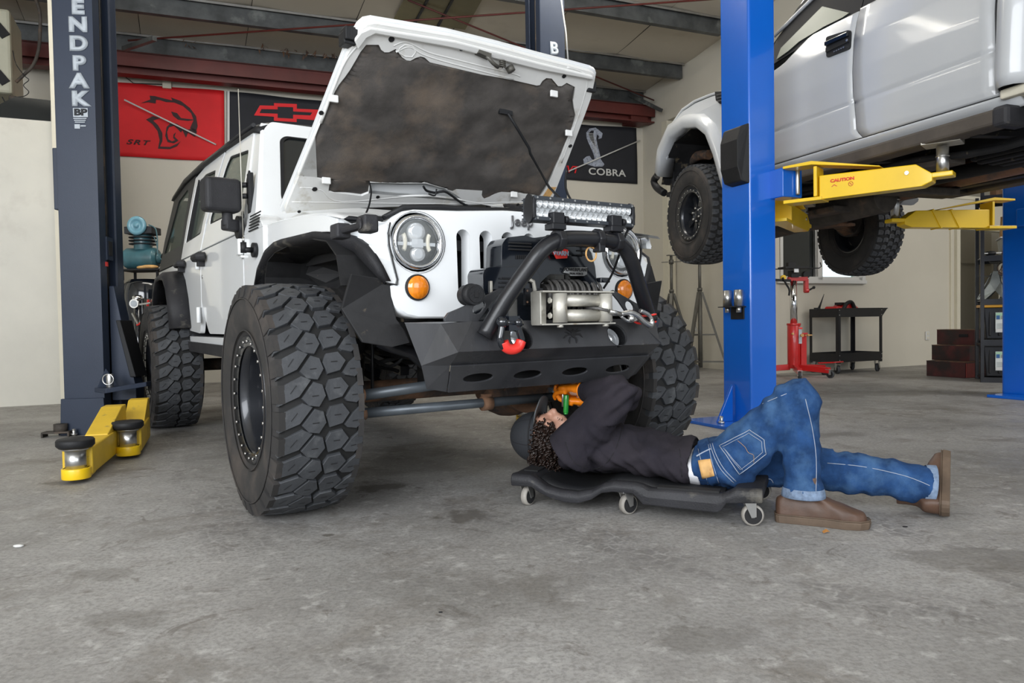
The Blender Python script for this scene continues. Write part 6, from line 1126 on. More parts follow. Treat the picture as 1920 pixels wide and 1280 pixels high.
for s in (0, 1):
    fdr = tpanel('front_door', lambda z: -.78, lambda z: ys(z) + .004, zs_, belt_f, ny=20, s=s)
    rdr = tpanel('rear_door', lambda z: ys(z) - .004, lambda z: yr(z) + .004, zs_, lambda u: 2.705, s=s)
    sx_ = (lambda x: x) if s == 0 else (lambda x: 2.0 - x)
    m = M(); m.tube([V(((lambda x: x if s == 0 else 2.0 - x)(px_(z) - .001), ys(z), z)) for z in [1.87 + .03 * k for k in range(28)]], .005, 5); m.tube([V(((lambda x: x if s == 0 else 2.0 - x)(px_(z) - .001), yr(z), z)) for z in [1.87 + .03 * k for k in range(28)]], .005, 5); m.tube([V(((lambda x: x if s == 0 else 2.0 - x)(px_(1.866) - .001), y, 1.865)) for y in (-.78, -1.7, -2.7)], .004, 5); tb('door_seam', m, 'seam')
    tpanel('rocker', lambda z: -.62, lambda z: -2.80, lambda u: 1.80, lambda u: 1.862, s=s, nz=6)
    # greenhouse
    m = M(); fr = [(-.62, 2.50), (-.95, 2.62), (-1.25, 2.655), (-1.45, 2.70), (-1.735, 2.70), (-1.735, 3.25), (-1.45, 3.28), (-1.05, 3.0)]; gl_ = [TSp(*p, .10) for p in ((1461, 112), (1464, 90), (1530, 10), (1592, 24), (1580, 33), (1545, 50), (1500, 78), (1482, 96))]
    m.prism([V((sx_(px_(z)), y, z)) for y, z in fr], (.02 if s == 0 else -.02, 0, 0), []); 
    gf = tb('window_frame', m, 'dark', fdr)
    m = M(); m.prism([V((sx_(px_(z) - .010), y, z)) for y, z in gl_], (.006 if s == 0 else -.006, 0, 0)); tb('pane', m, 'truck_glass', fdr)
    m = M(); m.prism([V((sx_(px_(z)), y, z)) for y, z in [(-1.745, 2.71), (-2.69, 2.72), (-2.69, 3.3), (-1.745, 3.27)]], (.02 if s == 0 else -.02, 0, 0)); tb('window_frame', m, 'dark', rdr)
    m = M(); m.tube([V((sx_(px_(z) - .01), y, z)) for y, z in [TSp(*p, .09) for p in ((1441, 66), (1462, 42), (1478, 22), (1500, -4), (1540, -45))]], .014, 6); tb('drip_moulding', m, 'truck_paint')
    # handle
    hp = [TSp(*p, .045) for p in ((1552, 70), (1597, 56), (1597, 92), (1553, 109))]; c = (sum(p[0] for p in hp) / 4, sum(p[1] for p in hp) / 4)
    m = M(); rp_ = rr_poly(hp, .02); m.prism([V((sx_(.045), y, z)) for y, z in rp_], (-.018 if s == 0 else .018, 0, 0)); hd = tb('door_handle', m, 'plastic', fdr, bevel=.004)
    m = M(); m.bar(V((sx_(.018), c[0] + .10, c[1] + .03)), V((sx_(.018), c[0] - .10, c[1] + .025)), .02, .03); tb('handle_grip', m, 'gloss_black', hd, bevel=.006)
    m = M(); m.box(V((sx_(.024), c[0] + .0, c[1] - .01)), (.006, .2, .03)); tb('handle_recess', m, 'dark', hd)
    m = M(); [m.box(V((sx_(.024), c[0] - .055 + .02 * k, c[1] - .045)), (.004, .011, .008)) for k in range(5)]; m.cyl(V((sx_(.02), c[0] - .085, c[1] - .01)), V((sx_(.027), c[0] - .085, c[1] - .01)), .008, n=10); tb('keypad', m, 'steel', hd)
    # fender with wheel arch
    out = [TSp(*p) for p in ((1357, 173), (1330, 180), (1300, 192), (1277, 208), (1258, 235), (1243, 270), (1237, 305), (1236, 322), (1246, 332))]; arc_ = [TSp(*p) for p in ((1249, 305), (1261, 265), (1283, 245), (1308, 239), (1328, 245), (1342, 268), (1352, 305), (1362, 340))]
    poly = [(-.77, 1.87), (-.77, 2.52), (-.62, 2.60)] + out + arc_ + [(-.50, 1.90), (-.56, 1.85)]
    m = M(); m.prism([V((sx_(px_(min(z, 2.62))), y, z)) for y, z in poly], (.03 if s == 0 else -.03, 0, 0)); tb('front_fender', m, 'truck_paint', bevel=.012, seg=3)
    oa = [TSp(*p) for p in ((1237, 316), (1243, 272), (1262, 232), (1292, 214), (1322, 213), (1345, 232), (1362, 275), (1374, 320), (1385, 352))]; ia = [TSp(*p) for p in ((1247, 332), (1251, 296), (1268, 259), (1294, 242), (1318, 241), (1336, 256), (1350, 292), (1362, 335), (1372, 368))]
    rg_ = [[V((sx_(.045), a_[0], a_[1])), V((sx_(.0), lerp(a_[0], b_[0], .12), lerp(a_[1], b_[1], .12))), V((sx_(-.025), lerp(a_[0], b_[0], .45), lerp(a_[1], b_[1], .45))), V((sx_(-.02), lerp(a_[0], b_[0], .9), lerp(a_[1], b_[1], .9))), V((sx_(.0), b_[0], b_[1])), V((sx_(.14), b_[0], b_[1] + .0)), V((sx_(.14), a_[0], a_[1]))] for a_, b_ in zip([V((*p, 0)) for p in oa], [V((*p, 0)) for p in ia])]
    m = M(); m.loft(rg_); tb('fender_flare', m, 'truck_paint')
    m = M(); ic = [(.62, 2.0), (.55, 2.2), (.40, 2.34), (.1, 2.40), (-.15, 2.38), (-.33, 2.25), (-.42, 2.02), (-.46, 1.85)]; m.grid([[V((sx_(x), y, z)) for x in (.06, .55)] for y, z in ic], sm=False); m.box((sx_(.56), .05, 2.1), (.02, 1.1, .6)); tb('wheel_well', m, 'liner', solid=.006)
    # bed side and the rounded ridge behind the cab
    m = M(); e = [(x_, y_) for x_, y_ in ((.05, -2.71), (.02, -2.74), (-.035, -2.775), (-.05, -2.82), (-.035, -2.865), (.02, -2.90), (.05, -2.93))]; m.grid([[V((sx_(x_ + px_(min(z, 2.62)) - .048), y_ + (2.4 - z) * .06 * (z < 2.4), z)) for x_, y_ in e] for z in [1.88 + .06 * k for k in range(22)]]); tb('rear_flare', m, 'truck_paint', solid=.01)
    tpanel('bed_side', lambda z: -2.92, lambda z: -5.4, lambda u: 1.87, lambda u: 2.95, s=s)
    m = M(); m.bar(V((sx_(.10), -2.72, 1.86)), V((sx_(.10), -5.2, 1.90)), .14, .05); tb('bed_sill', m, 'trim_paint', bevel=.01)
    # running board
    m = M(); m.bar(V((sx_(.10), -.86, 1.745)), V((sx_(.10), -2.70, 1.755)), .15, .085); rb = tb('running_board', m, 'dusty_board', bevel=.015); m = M(); m.box(V((sx_(.10), -2.73, 1.75)), (.17, .09, .11)); tb('end_cap', m, 'plastic_worn', rb, bevel=.02)
    m = M(); [m.bar(V((sx_(.14), y, 1.72)), V((sx_(.48), y, 1.74)), .06, .03) for y in (-1.1, -1.8, -2.5)]; tb('board_bracket', m, 'liner')
    m = M(); m.bar((sx_(.50), .75, 1.76), (sx_(.50), -5.4, 1.76), .09, .15); tb('frame_rail', m, 'liner', bevel=.005)
m = M(); v_ = [T.on(x, y, 0, .03) for x, y in ((1340, 172), (1362, 170), (1362, 193), (1350, 195), (1342, 188))]; m.prism(v_, (.004, 0, 0)); [m.bar(T.on(1344, y, 0, .02), T.on(1362, y - 4, 0, .02), .008, .006, 1) for y in (178, 184, 190)]; tb('side_vent', m, ['dark', 'steel'])
# hood, roof, front
top_l = [(-.77, 2.56), (-.62, 2.60)] + [TSp(*p) for p in ((1357, 173), (1330, 180), (1300, 192), (1277, 208), (1258, 235), (1243, 270))]
m = M(); m.grid([[V((x, y, z + .09 * math.sin(math.pi * (x - .06) / 1.88) ** .5)) for x in (.07, .15, .3, .6, 1.0, 1.4, 1.7, 1.85, 1.93)] for y, z in top_l]); tb('hood', m, 'truck_paint', solid=.02)
m = M(); m.grid([[V((x, y, z + .04 * math.sin(math.pi * (x - .3) / 1.4))) for x in (.33, .6, 1.0, 1.4, 1.67)] for y, z in ((-1.3, 3.30), (-1.7, 3.36), (-2.7, 3.34))]); m.grid([[V((lerp(.12, .33, k), lerp(-.62, -1.3, k), lerp(2.62, 3.30, k))), V((lerp(1.88, 1.67, k), lerp(-.62, -1.3, k), lerp(2.62, 3.30, k)))] for k in (0, .5, 1)]); m.grid([[V((x, -2.72, z)) for x in (.2, 1.8)] for z in (2.6, 3.34)]); tb('cab_shell', m, 'glass_dark', solid=.02)
m = M(); m.box((1.0, .60, 2.12), (1.7, .05, .42)); m.box((1, .55, 1.88), (1.6, .1, .12)); tb('front_panel', m, 'liner', bevel=.02)
m = M(); hk = [T.on(x, y, 0, .15) for x, y in ((1232, 330), (1226, 340), (1232, 352), (1246, 362))]; m.tube(cr(hk, 4), .035, 8); m.box(T.on(1243, 326, 0, .14), (.14, .08, .025)); tb('tow_hook', m, 'plastic')
m = M(); [m.box(T.on(x, y, 0, .4), (.1, .06, .12), rot=Matrix.Rotation(a, 3, 'X'), m=i % 2) for i, (x, y, a) in enumerate(((1262, 318, .3), (1275, 330, .9), (1285, 310, .2), (1256, 335, .5), (1300, 300, -.3)))]; m.tube(cr([T.on(x, y, 0, .35) for x, y in ((1270, 325), (1290, 305), (1310, 292), (1330, 290))], 4), .045, 10, 1); tb('suspension_bracket', m, ['plastic', 'rust'])
# underside
m = M(); m.box((1.0, -2.2, 1.90), (1.8, 5.6, .04)); tb('floor_pan', m, 'dark')
m = M(); [m.box((.98 + .0, -2.9, 1.76), (.62, 1.7, .14))]; [m.box((.72 + k * .10, -2.9, 1.685), (.05, 1.65, .03)) for k in range(6)]; tb('fuel_tank', m, 'liner', bevel=.02)
m = M(); m.tube(cr([(1.40, -.4, 1.70), (1.42, -1.0, 1.72), (1.45, -1.4, 1.76)], 4), .05, 12); m.tube(cr([(1.40, -1.4, 1.78), (1.40, -2.6, 1.80), (1.40, -4.6, 1.82)], 4), .10, 14); tb('exhaust', m, 'muffler')
m = M(); m.cyl((1.0, -.9, 1.70), (1.0, -4.2, 1.72), .05, n=14, m=1); m.cyl((1.0, .2, 1.66), (1.0, -1.1, 1.64), .2, .12, n=16); m.box((.98, -.55, 1.58), (.5, .6, .05)); m.box((1.0, -1.25, 1.66), (1.0, .16, .06)); tb('transmission', m, ['grime', 'liner'], bevel=.01)
m = M(); m.prism([(.5, -.3, 1.56), (1.5, -.3, 1.56), (1.5, .5, 1.60), (.5, .5, 1.60)], (0, 0, -.03)); m.bar((.55, -.1, 1.62), (.2, 0, TWZ - .12), .12, .05); m.bar((1.45, -.1, 1.60), (1.76, .0, TWZ - .14), .12, .06); m.cyl((.3, .02, TWZ), (.6, .0, TWZ + .08), .035, n=10); m.cyl((1.72, .02, TWZ), (1.4, .0, TWZ + .08), .035, n=10); m.cyl((.42, -.05, TWZ), (.45, -.05, 2.3), .04, n=10); m.cyl((1.58, -.05, TWZ), (1.55, -.05, 2.3), .04, n=10); tb('front_suspension', m, 'rust', bevel=.01)
for x in (.30, 1.70): m = M(); m.cyl((x, 0, TWZ), (x + (.06 if x > 1 else -.06), 0, TWZ), .17, n=24); m.box((x, 0, TWZ), (.06, .12, .26)); tb('brake_drum', m, 'grime', bevel=.005)
m = M(); m.cyl((.3, -3.68, TWZ), (1.7, -3.68, TWZ), .05, n=12); m.sph((1, -3.68, TWZ), .16, 14); tb('rear_axle', m, 'grime')
m = M(); m.tube(cr([(.32, -.9, 1.70), (.34, -1.4, 1.68), (.30, -1.9, 1.70), (.36, -2.5, 1.66), (.3, -3.2, 1.72)], 5), .022, 8); m.box((.38, -2.05, 1.66), (.14, .3, .05), m=1); m.box((.28, -1.45, 1.66), (.08, .18, .07)); tb('brake_line', m, ['liner', 'grime'], bevel=.004)
# ================================================================ creeper
from mathutils.bvhtree import BVHTree
CT_ = thing('mechanic_creeper', 'black moulded mechanic creeper on small casters under the lying person', 'creeper', C)
top = [(0, .131), (.075, .129), (.10, .118), (.145, .090), (.20, .080), (.27, .078), (.33, .092), (.375, .118), (.41, .128), (.49, .128), (.52, .122), (.54, .112), (.80, .112), (.825, .122), (.845, .136), (.935, .136)]
bot = [(0, .082), (.085, .082), (.12, .062), (.165, .044), (.215, .034), (.275, .034), (.325, .052), (.365, .080), (.41, .088), (.485, .086), (.505, .068), (.52, .050), (.785, .042), (.80, .055), (.815, .078), (.935, .088)]
def interp(t, x):
    for (a, za), (b, zb2) in zip(t, t[1:]):
        if x <= b: return lerp(za, zb2, (x - a) / (b - a))
    return t[-1][1]
xs_ = sorted(set([p[0] for p in top] + [p[0] for p in bot] + [.23, .60, .70]))
WY0, WY1 = -.035, .43
rows = []
for x in xs_:
    zt2, zb2 = interp(top, x), interp(bot, x); dip = .018 if .09 < x < .83 else .004; e = .012 if x in (0, .935) else 0
    ring = [(WY0, zb2), (WY0 - .006, (zt2 + zb2) / 2), (WY0, zt2 - .008), (WY0 + .012, zt2), (WY0 + .045, zt2 - .002), (WY0 + .065, zt2 - dip), (WY1 - .065, zt2 - dip), (WY1 - .045, zt2 - .002), (WY1 - .012, zt2), (WY1, zt2 - .008), (WY1 + .006, (zt2 + zb2) / 2), (WY1, zb2), (WY1 - .05, zb2 + .012), (WY0 + .05, zb2 + .012)]
    rows.append([V((x, y, z)) for y, z in ring])
m = M(); m.loft(rows, sm=False); build('bed', m, 'plastic_worn', CT_, bevel=.006, seg=2, angle=25)
m = M(); pts = [(x, WY0 + .0, interp(top, x) - .022) for x in (.41, .49, .52, .60, .78)]; m.box((.68, WY0 + .035, .112), (.22, .05, .012)); m.box((.05, .2, .128), (.06, .30, .006)); build('tray_recess', m, 'dark', CT_, bevel=.003)
m = M(); m.grid([[V((x, y, interp(top, x) - .012 + .004 * math.sin(y * 9))) for y in (.03, .1, .2, .3, .365)] for x in [.10 + .035 * k for k in range(21)]]); build('pad', m, 'plastic', CT_, solid=.008)
for x, y, a in ((.05, -.0, 1.35), (.448, -.0, .95), (.885, -.0, .35), (.05, .40, 1), (.448, .40, 2), (.885, .40, 0)): caster(CT_, x, y, .038, a, wheelm='wheel_grey', top=.088)

# ================================================================ person
PE = thing('person', 'person in charcoal sweatshirt, blue jeans and backward cap lying on the creeper under the bumper', 'person', C)
def organic(name, mb, mt, parent, voxel=.009, smooth=5, disp=None, fac=.5, label=None):
    me = bpy.data.meshes.new('tmp'); me.from_pydata(mb.v, [], mb.f); me.update(); o = bpy.data.objects.new('tmp', me); sc.collection.objects.link(o)
    d = o.modifiers.new('r', 'REMESH'); d.mode = 'VOXEL'; d.voxel_size = voxel; d = o.modifiers.new('s', 'SMOOTH'); d.iterations = smooth; d.factor = fac
    dg = bpy.context.evaluated_depsgraph_get(); dg.update(); n = bpy.data.meshes.new_from_object(o.evaluated_get(dg)); bpy.data.objects.remove(o); bpy.data.meshes.remove(me); n.name = name
    if disp:
        ns = [v.normal.copy() for v in n.vertices]
        for v, q in zip(n.vertices, ns): v.co = v.co + q * disp(v.co, q)
    for p in n.polygons: p.use_smooth = True
    n.materials.clear(); n.materials.append(MATS[mt]); n.update(); r = bpy.data.objects.new(name, n); sc.collection.objects.link(r); r.parent = parent
    if label: r['label'] = label
    return r, BVHTree.FromPolygons([v.co for v in n.vertices], [tuple(p.vertices) for p in n.polygons])
def hit(bv, px, py, off=.001):
    o = C.i @ V((0, 0, CH)); d = (C.i.to_3x3() @ ray(px, py)).normalized(); h, n, i, t = bv.ray_cast(o, d)
    if h is None: return None
    if n.dot(d) > 0: n = -n
    return h + n * off, n
def surf_line(bv, pts, r=.002, off=.0015, n=6, m=None, k=0, lin=False):
    m = m or M(); pp = [V((lerp(a[0], b[0], t / 6), lerp(a[1], b[1], t / 6), 0)) for a, b in zip(pts, pts[1:]) for t in range(7)] if lin else cr([(a, b, 0) for a, b in pts], 4); q = [hit(bv, x, y, off) for x, y in [(p.x, p.y) for p in pp]]; q = [a[0] for a in q if a]
    run = []
    for p in q:
        if run and (p - run[-1]).length > .05:
            if len(run) > 1: m.tube(run, r, n, k)
            run = []
        run.append(p)
    if len(run) > 1: m.tube(run, r, n, k)
    return m
def patch(bv, c4, off, nu=8, nv=8, t=.002, m=None, k=0):
    m = m or M(); g = []; last = None
    for j in range(nv + 1):
        for i in range(nu + 1):
            u, v = i / nu, j / nv; p = V((*c4[0], 0)).lerp(V((*c4[1], 0)), u).lerp(V((*c4[3], 0)).lerp(V((*c4[2], 0)), u), v); h = hit(bv, p.x, p.y, off); g.append(h[0] if h else None)
    ok = [q for q in g if q]
    if not ok: return m
    for i, q in enumerate(g):
        if q: last = q
        else: g[i] = (last or ok[0]).copy()
    return m.grid([g[j * (nu + 1):(j + 1) * (nu + 1)] for j in range(nv + 1)], k)
def ell(c, rx, ry, rz, rot=None): return (c, (rx, ry, rz), rot)
def sect(pts, n=18):
    """rings from (centre, ry, rz, axis) elliptical sections along a path"""
    rings = []; k = len(pts); x = None
    for i, (c, a, b) in enumerate(pts):
        c = V(c); d = (V(pts[min(i + 1, k - 1)][0]) - V(pts[max(i - 1, 0)][0])).normalized(); s = d.cross(V((0, 0, 1))); s = s.normalized() if s.length > .2 else (V((0, 1, 0)) - d * d.y).normalized(); 
        if x is not None and s.dot(x) < 0: s = -s
        x = s; u = s.cross(d); rings.append([c + s * a * math.cos(t) + u * b * math.sin(t) for t in [2 * math.pi * j / n for j in range(n)]])
    return rings
# joints
shN, elN, wrN, haN = V((.225, .075, .225)), V((.415, .03, .440)), V((.235, .20, .440)), V((.165, .24, .440))
shF, elF, wrF, haF = V((.235, .37, .225)), V((.335, .44, .39)), V((.235, .32, .390)), V((.165, .30, .385))
hipN, knN, anN = V((.80, .13, .175)), V((1.045, .115, .450)), V((1.062, .11, .105))
hipF, knF, anF = V((.80, .32, .16)), V((1.14, .345, .150)), V((1.48, .37, .105))
hb = V((.035, .225, .235))
# the body: one continuous surface
m = M()
m.sph(hb, (.112, .074, .095), 20); m.sph((.085, .225, .262), (.068, .060, .062), 16); m.sph((.132, .225, .295), (.028, .028, .024), 12)
m.sph((.052, .225, .318), (.030, .050, .018), 12)                                  # brow
m.tube([(.050, .225, .325), (.070, .225, .340), (.090, .225, .352)], [.008, .010, .013], 10); m.sph((.091, .225, .350), (.012, .015, .010), 10)
m.sph((.099, .225, .322), (.016, .026, .018), 12); m.sph((.109, .225, .331), (.008, .024, .010), 10); m.sph((.119, .225, .327), (.008, .021, .010), 10); m.sph((.128, .225, .318), (.014, .026, .014), 10)   # lips
for s in (-1, 1): m.sph((.075, .225 + s * .045, .300), (.03, .02, .02), 10); m.sph((.055, .225 + s * .079, .235), (.030, .008, .018), 10)
m.loft(sect([((.09, .225, .215), .050, .055), ((.17, .225, .205), .058, .056), ((.24, .225, .205), .10, .07), ((.36, .225, .195), .14, .065), ((.55, .225, .175), .125, .05), ((.68, .225, .160), .13, .045), ((.82, .225, .160), .14, .065)]))
for a, b, c, d in ((shN, elN, wrN, haN), (shF, elF, wrF, haF)): m.tube(cr([a, a.lerp(b, .5), b, b.lerp(c, .5), c, d], 3), [.05] * 4 + [.042] * 4 + [.034] * 4 + [.028] * 4, 10)
for a, b, c in ((hipN, knN, anN), (hipF, knF, anF)): m.tube([a, a.lerp(b, .5), b, b.lerp(c, .4), c], [.072, .060, .044, .040, .028], 12)
body, bvb = organic('body', m, 'skin', PE, .0065, 4)
# eyes
m = M(); [m.sph((.050, .225 + s * .030, .316), .0115, 12) for s in (-1, 1)]; [m.sph((.050, .225 + s * .030, .3235), .0045, 8, 1) for s in (-1, 1)]; build('eyes', m, ['flag_white', 'dark'], body)
m = M(); [m.tube([(.036, .225 + s * .018, .334), (.033, .225 + s * .032, .333), (.037, .225 + s * .046, .326)], [.003, .004, .002], 6) for s in (-1, 1)]; build('eyebrows', m, 'hair', body)
# sweatshirt
def fold(a, s1, s2, ph): return lambda p, n: a * (abs(mn.noise(V((p.x * s1 + p.z * 2, p.y * s2, p.z * s2 - p.x * 3 + ph)))) * -2 + .45) + a * .5 * mn.noise(V((p.x * 24, p.y * 16, p.z * 24 + ph)))
m = M()
m.loft(sect([((.150, .225, .195), .085, .060), ((.185, .225, .205), .130, .085), ((.235, .225, .212), .185, .105), ((.32, .225, .212), .198, .108), ((.42, .225, .203), .192, .098), ((.52, .225, .190), .180, .088), ((.60, .225, .182), .176, .088), ((.675, .225, .178), .182, .090)], 28))
m.sph((.16, .225, .155), (.055, .11, .045), 16)                                     # hood bunched behind the neck
m.loft([[V((.665 + dx, .225 + a_ * math.cos(t), .175 + b_ * math.sin(t))) for t in [2 * math.pi * j / 28 for j in range(28)]] for dx, a_, b_ in ((-.03, .176, .088), (-.02, .184, .094), (.004, .184, .094), (.008, .174, .084))])
for a, b, c, r in ((shN, elN, wrN, 1), (shF, elF, wrF, .95)):
    pth = cr([a + V((-.02, 0, -.02)), a.lerp(b, .33), a.lerp(b, .66), b + V((.008, 0, .012)), b.lerp(c, .4), b.lerp(c, .75), c + (c - b).normalized() * -.005], 3); k = len(pth); rad = [.105, .098, .094, .090, .086, .080, .074, .070, .068, .070, .069, .066, .063, .060, .057, .053, .050, .046, .042][:k]; m.tube(pth, [q * r for q in rad], 14)
    d = (c - b).normalized(); m.cyl(c - d * .045, c + d * .008, .047 * r, .041 * r, n=16)
def hoodie_fold(p, n):
    f = 0.0
    if p.x > .30 and p.z < .33: t = mn.noise(V((p.x * 9 + p.z * 7, p.y * 4, (p.z - p.x * .75) * 13))); f += .020 * t - .020 * abs(mn.noise(V((p.x * 15 + p.z * 13, p.y * 5, p.z * 4)))) - .010 * abs(mn.noise(V((p.x * 30 + p.z * 22, p.y * 8, p.z * 7))))
    else: f += .014 * mn.noise(V((p.x * 8, p.y * 9, p.z * 14)))
    for e in (elN, elF):
        q = (p - e).length
        if q < .16: f += .009 * math.sin((p - e).dot(V((.5, .3, -.8))) * 120) * (1 - q / .16)
    for w in (wrN, wrF):
        q = (p - w).length
        if q < .10: f += .004 * math.sin((p - w).dot(V((.8, -.5, .1))) * 200) * (1 - q / .10)
    return f
hd_, bvh_ = organic('sweatshirt', m, 'hoodie', PE, .0075, 4, hoodie_fold)
m = M(); 
for pts in ([(1303, 828), (1308, 870), (1311, 914)], [(1272, 822), (1277, 868), (1280, 914)], [(1060, 828), (1078, 868), (1120, 878), (1150, 850), (1168, 800)], [(1082, 722), (1086, 737), (1088, 752)]): surf_line(bvh_, pts, .0013, .0008, m=m)
build('seams', m, 'dark', hd_)
# shirt showing at the waist
m = M(); m.loft(sect([((.66, .225, .160), .166, .070), ((.71, .225, .158), .168, .074)], 24)); organic('undershirt', m, 'shirt', PE, .008, 3)
# jeans
m = M()
m.loft(sect([((.682, .225, .166), .170, .080), ((.73, .225, .172), .178, .092), ((.80, .225, .175), .188, .104), ((.86, .225, .175), .175, .095), ((.90, .225, .17), .15, .08)], 26))
pN = cr([hipN + V((-.02, .01, 0)), hipN.lerp(knN, .35), hipN.lerp(knN, .7), knN + V((.012, 0, .0)), knN.lerp(anN, .28), knN.lerp(anN, .6), anN + V((0, 0, -.0))], 3); m.tube(pN, [.108, .104, .100, .097, .092, .087, .081, .077, .074, .073, .073, .074, .073, .071, .070, .070, .070, .071, .073][:len(pN)], 16, sq=.92)
pF = cr([hipF, hipF.lerp(knF, .5), knF, knF.lerp(anF, .35), knF.lerp(anF, .7), anF], 3); m.tube(pF, [.105, .10, .095, .09, .086, .082, .078, .076, .074, .073, .072, .071, .070, .070, .071, .072][:len(pF)], 16)
def jean_fold(p, n):
    f = .009 * mn.noise(V((p.x * 9, p.y * 7, p.z * 9))) - .009 * abs(mn.noise(V((p.x * 20, p.y * 10, p.z * 12 + p.x * 9))))
    q = (p - knN - V((-.07, 0, -.02))).length
    if q < .16: f += .007 * math.sin((p - knN).dot(V((.9, 0, .5))) * 95) * (1 - q / .16)
    if p.x > 1.16: f += .010 * mn.noise(V((p.x * 26, p.y * 6, p.z * 8)))
    if p.x > .98 and p.x < 1.16 and p.z < .30: f += .009 * mn.noise(V((p.x * 8, p.y * 6, p.z * 22)))
    q = (p - V((.92, .1, .27))).length
    if q < .14: f += .006 * math.sin((p.x - p.z * .3) * 110) * (1 - q / .14)
    return f
jn, bvj = organic('jeans', m, 'jeans', PE, .0075, 4, jean_fold)
def pxs(*p): return p
m = M()
surf_line(bvj, [(1349, 810), (1388, 780), (1430, 757), (1475, 738)], .0014, .001, m=m)           # outseam on the thigh
surf_line(bvj, [(1510, 748), (1522, 800), (1530, 860), (1529, 938)], .0014, .001, m=m)           # seam down the shin
surf_line(bvj, [(1551, 868), (1620, 875), (1700, 893), (1752, 914)], .0014, .001, m=m)           # seam on the stretched leg
surf_line(bvj, [(1328, 818), (1337, 850), (1352, 880), (1376, 905)], .0014, .001, m=m); surf_line(bvj, [(1333, 818), (1341, 848), (1357, 878), (1380, 902)], .0014, .001, m=m)
surf_line(bvj, [(1306, 856), (1320, 848), (1333, 842)], .003, .003, m=m)
surf_line(bvj, [(1378, 916), (1400, 908), (1440, 897), (1450, 905)], .0016, .001, m=m)
build('stitching', m, 'stitch', jn)
pk = [(1350, 836), (1406, 806), (1433, 824), (1436, 850), (1386, 888)]
m = M(); rows = []
cpk = V((1398, 845, 0))
for f_ in (0, .35, .7, 1.0): rows.append([ (hit(bvj, lerp(cpk.x, p.x, f_), lerp(cpk.y, p.y, f_), .003) or (V((0, 0, 0)),))[0] for p in [V((lerp(a[0], b[0], t / 4), lerp(a[1], b[1], t / 4), 0)) for a, b in zip(pk, pk[1:] + pk[:1]) for t in range(4)]])
m.loft(rows, caps=False, sm=True); pkt = build('back_pocket', m, 'jeans', jn, recalc=False)
m = M(); surf_line(bvj, pk + [pk[0]], .0015, .0045, m=m, lin=True); surf_line(bvj, [(1355, 838), (1405, 812), (1428, 827), (1430, 847), (1388, 880), (1357, 840)], .0010, .0045, m=m, lin=True); surf_line(bvj, [(1384, 826), (1398, 838), (1404, 848), (1412, 852), (1412, 866)], .0008, .0045, m=m, k=1); surf_line(bvj, [(1360, 843), (1392, 880)], .0011, .0045, m=m); build('pocket_stitching', m, ['stitch', 'stitch_gold'], pkt)
m = M(); patch(bvj, [(1309, 864), (1333, 860), (1341, 891), (1317, 896)], .004, 5, 6, m=m); build('leather_patch', m, 'patch', jn, solid=.003, recalc=False)
m = M(); patch(bvj, [(1304, 822), (1326, 815), (1349, 905), (1329, 914)], .0022, 5, 14, m=m); wbnd = build('waistband', m, 'jeans', jn, solid=.003, recalc=False)
m = M(); surf_line(bvj, [(1306, 823), (1316, 868), (1331, 912)], .0011, .0045, m=m); surf_line(bvj, [(1326, 817), (1334, 858), (1349, 904)], .0011, .0045, m=m); build('waistband_stitching', m, 'stitch', wbnd)
m = M()
for c, d, s in ((anN, V((0, 0, -1)), 1), (anF, (anF - knF).normalized(), 1)):
    x = d.orthogonal().normalized(); y = d.cross(x); ring = lambda off, r, c=c, d=d, x=x, y=y: [c + d * off + (x * math.cos(t) + y * math.sin(t)) * r * (1 + .03 * math.sin(3 * t)) for t in [6.283 * j / 28 for j in range(28)]]
    m.loft([ring(-.020, .069), ring(-.004, .072), ring(.012, .074), ring(.014, .070), ring(.0, .066)], caps=False)
build('hem', m, 'hem', jn)
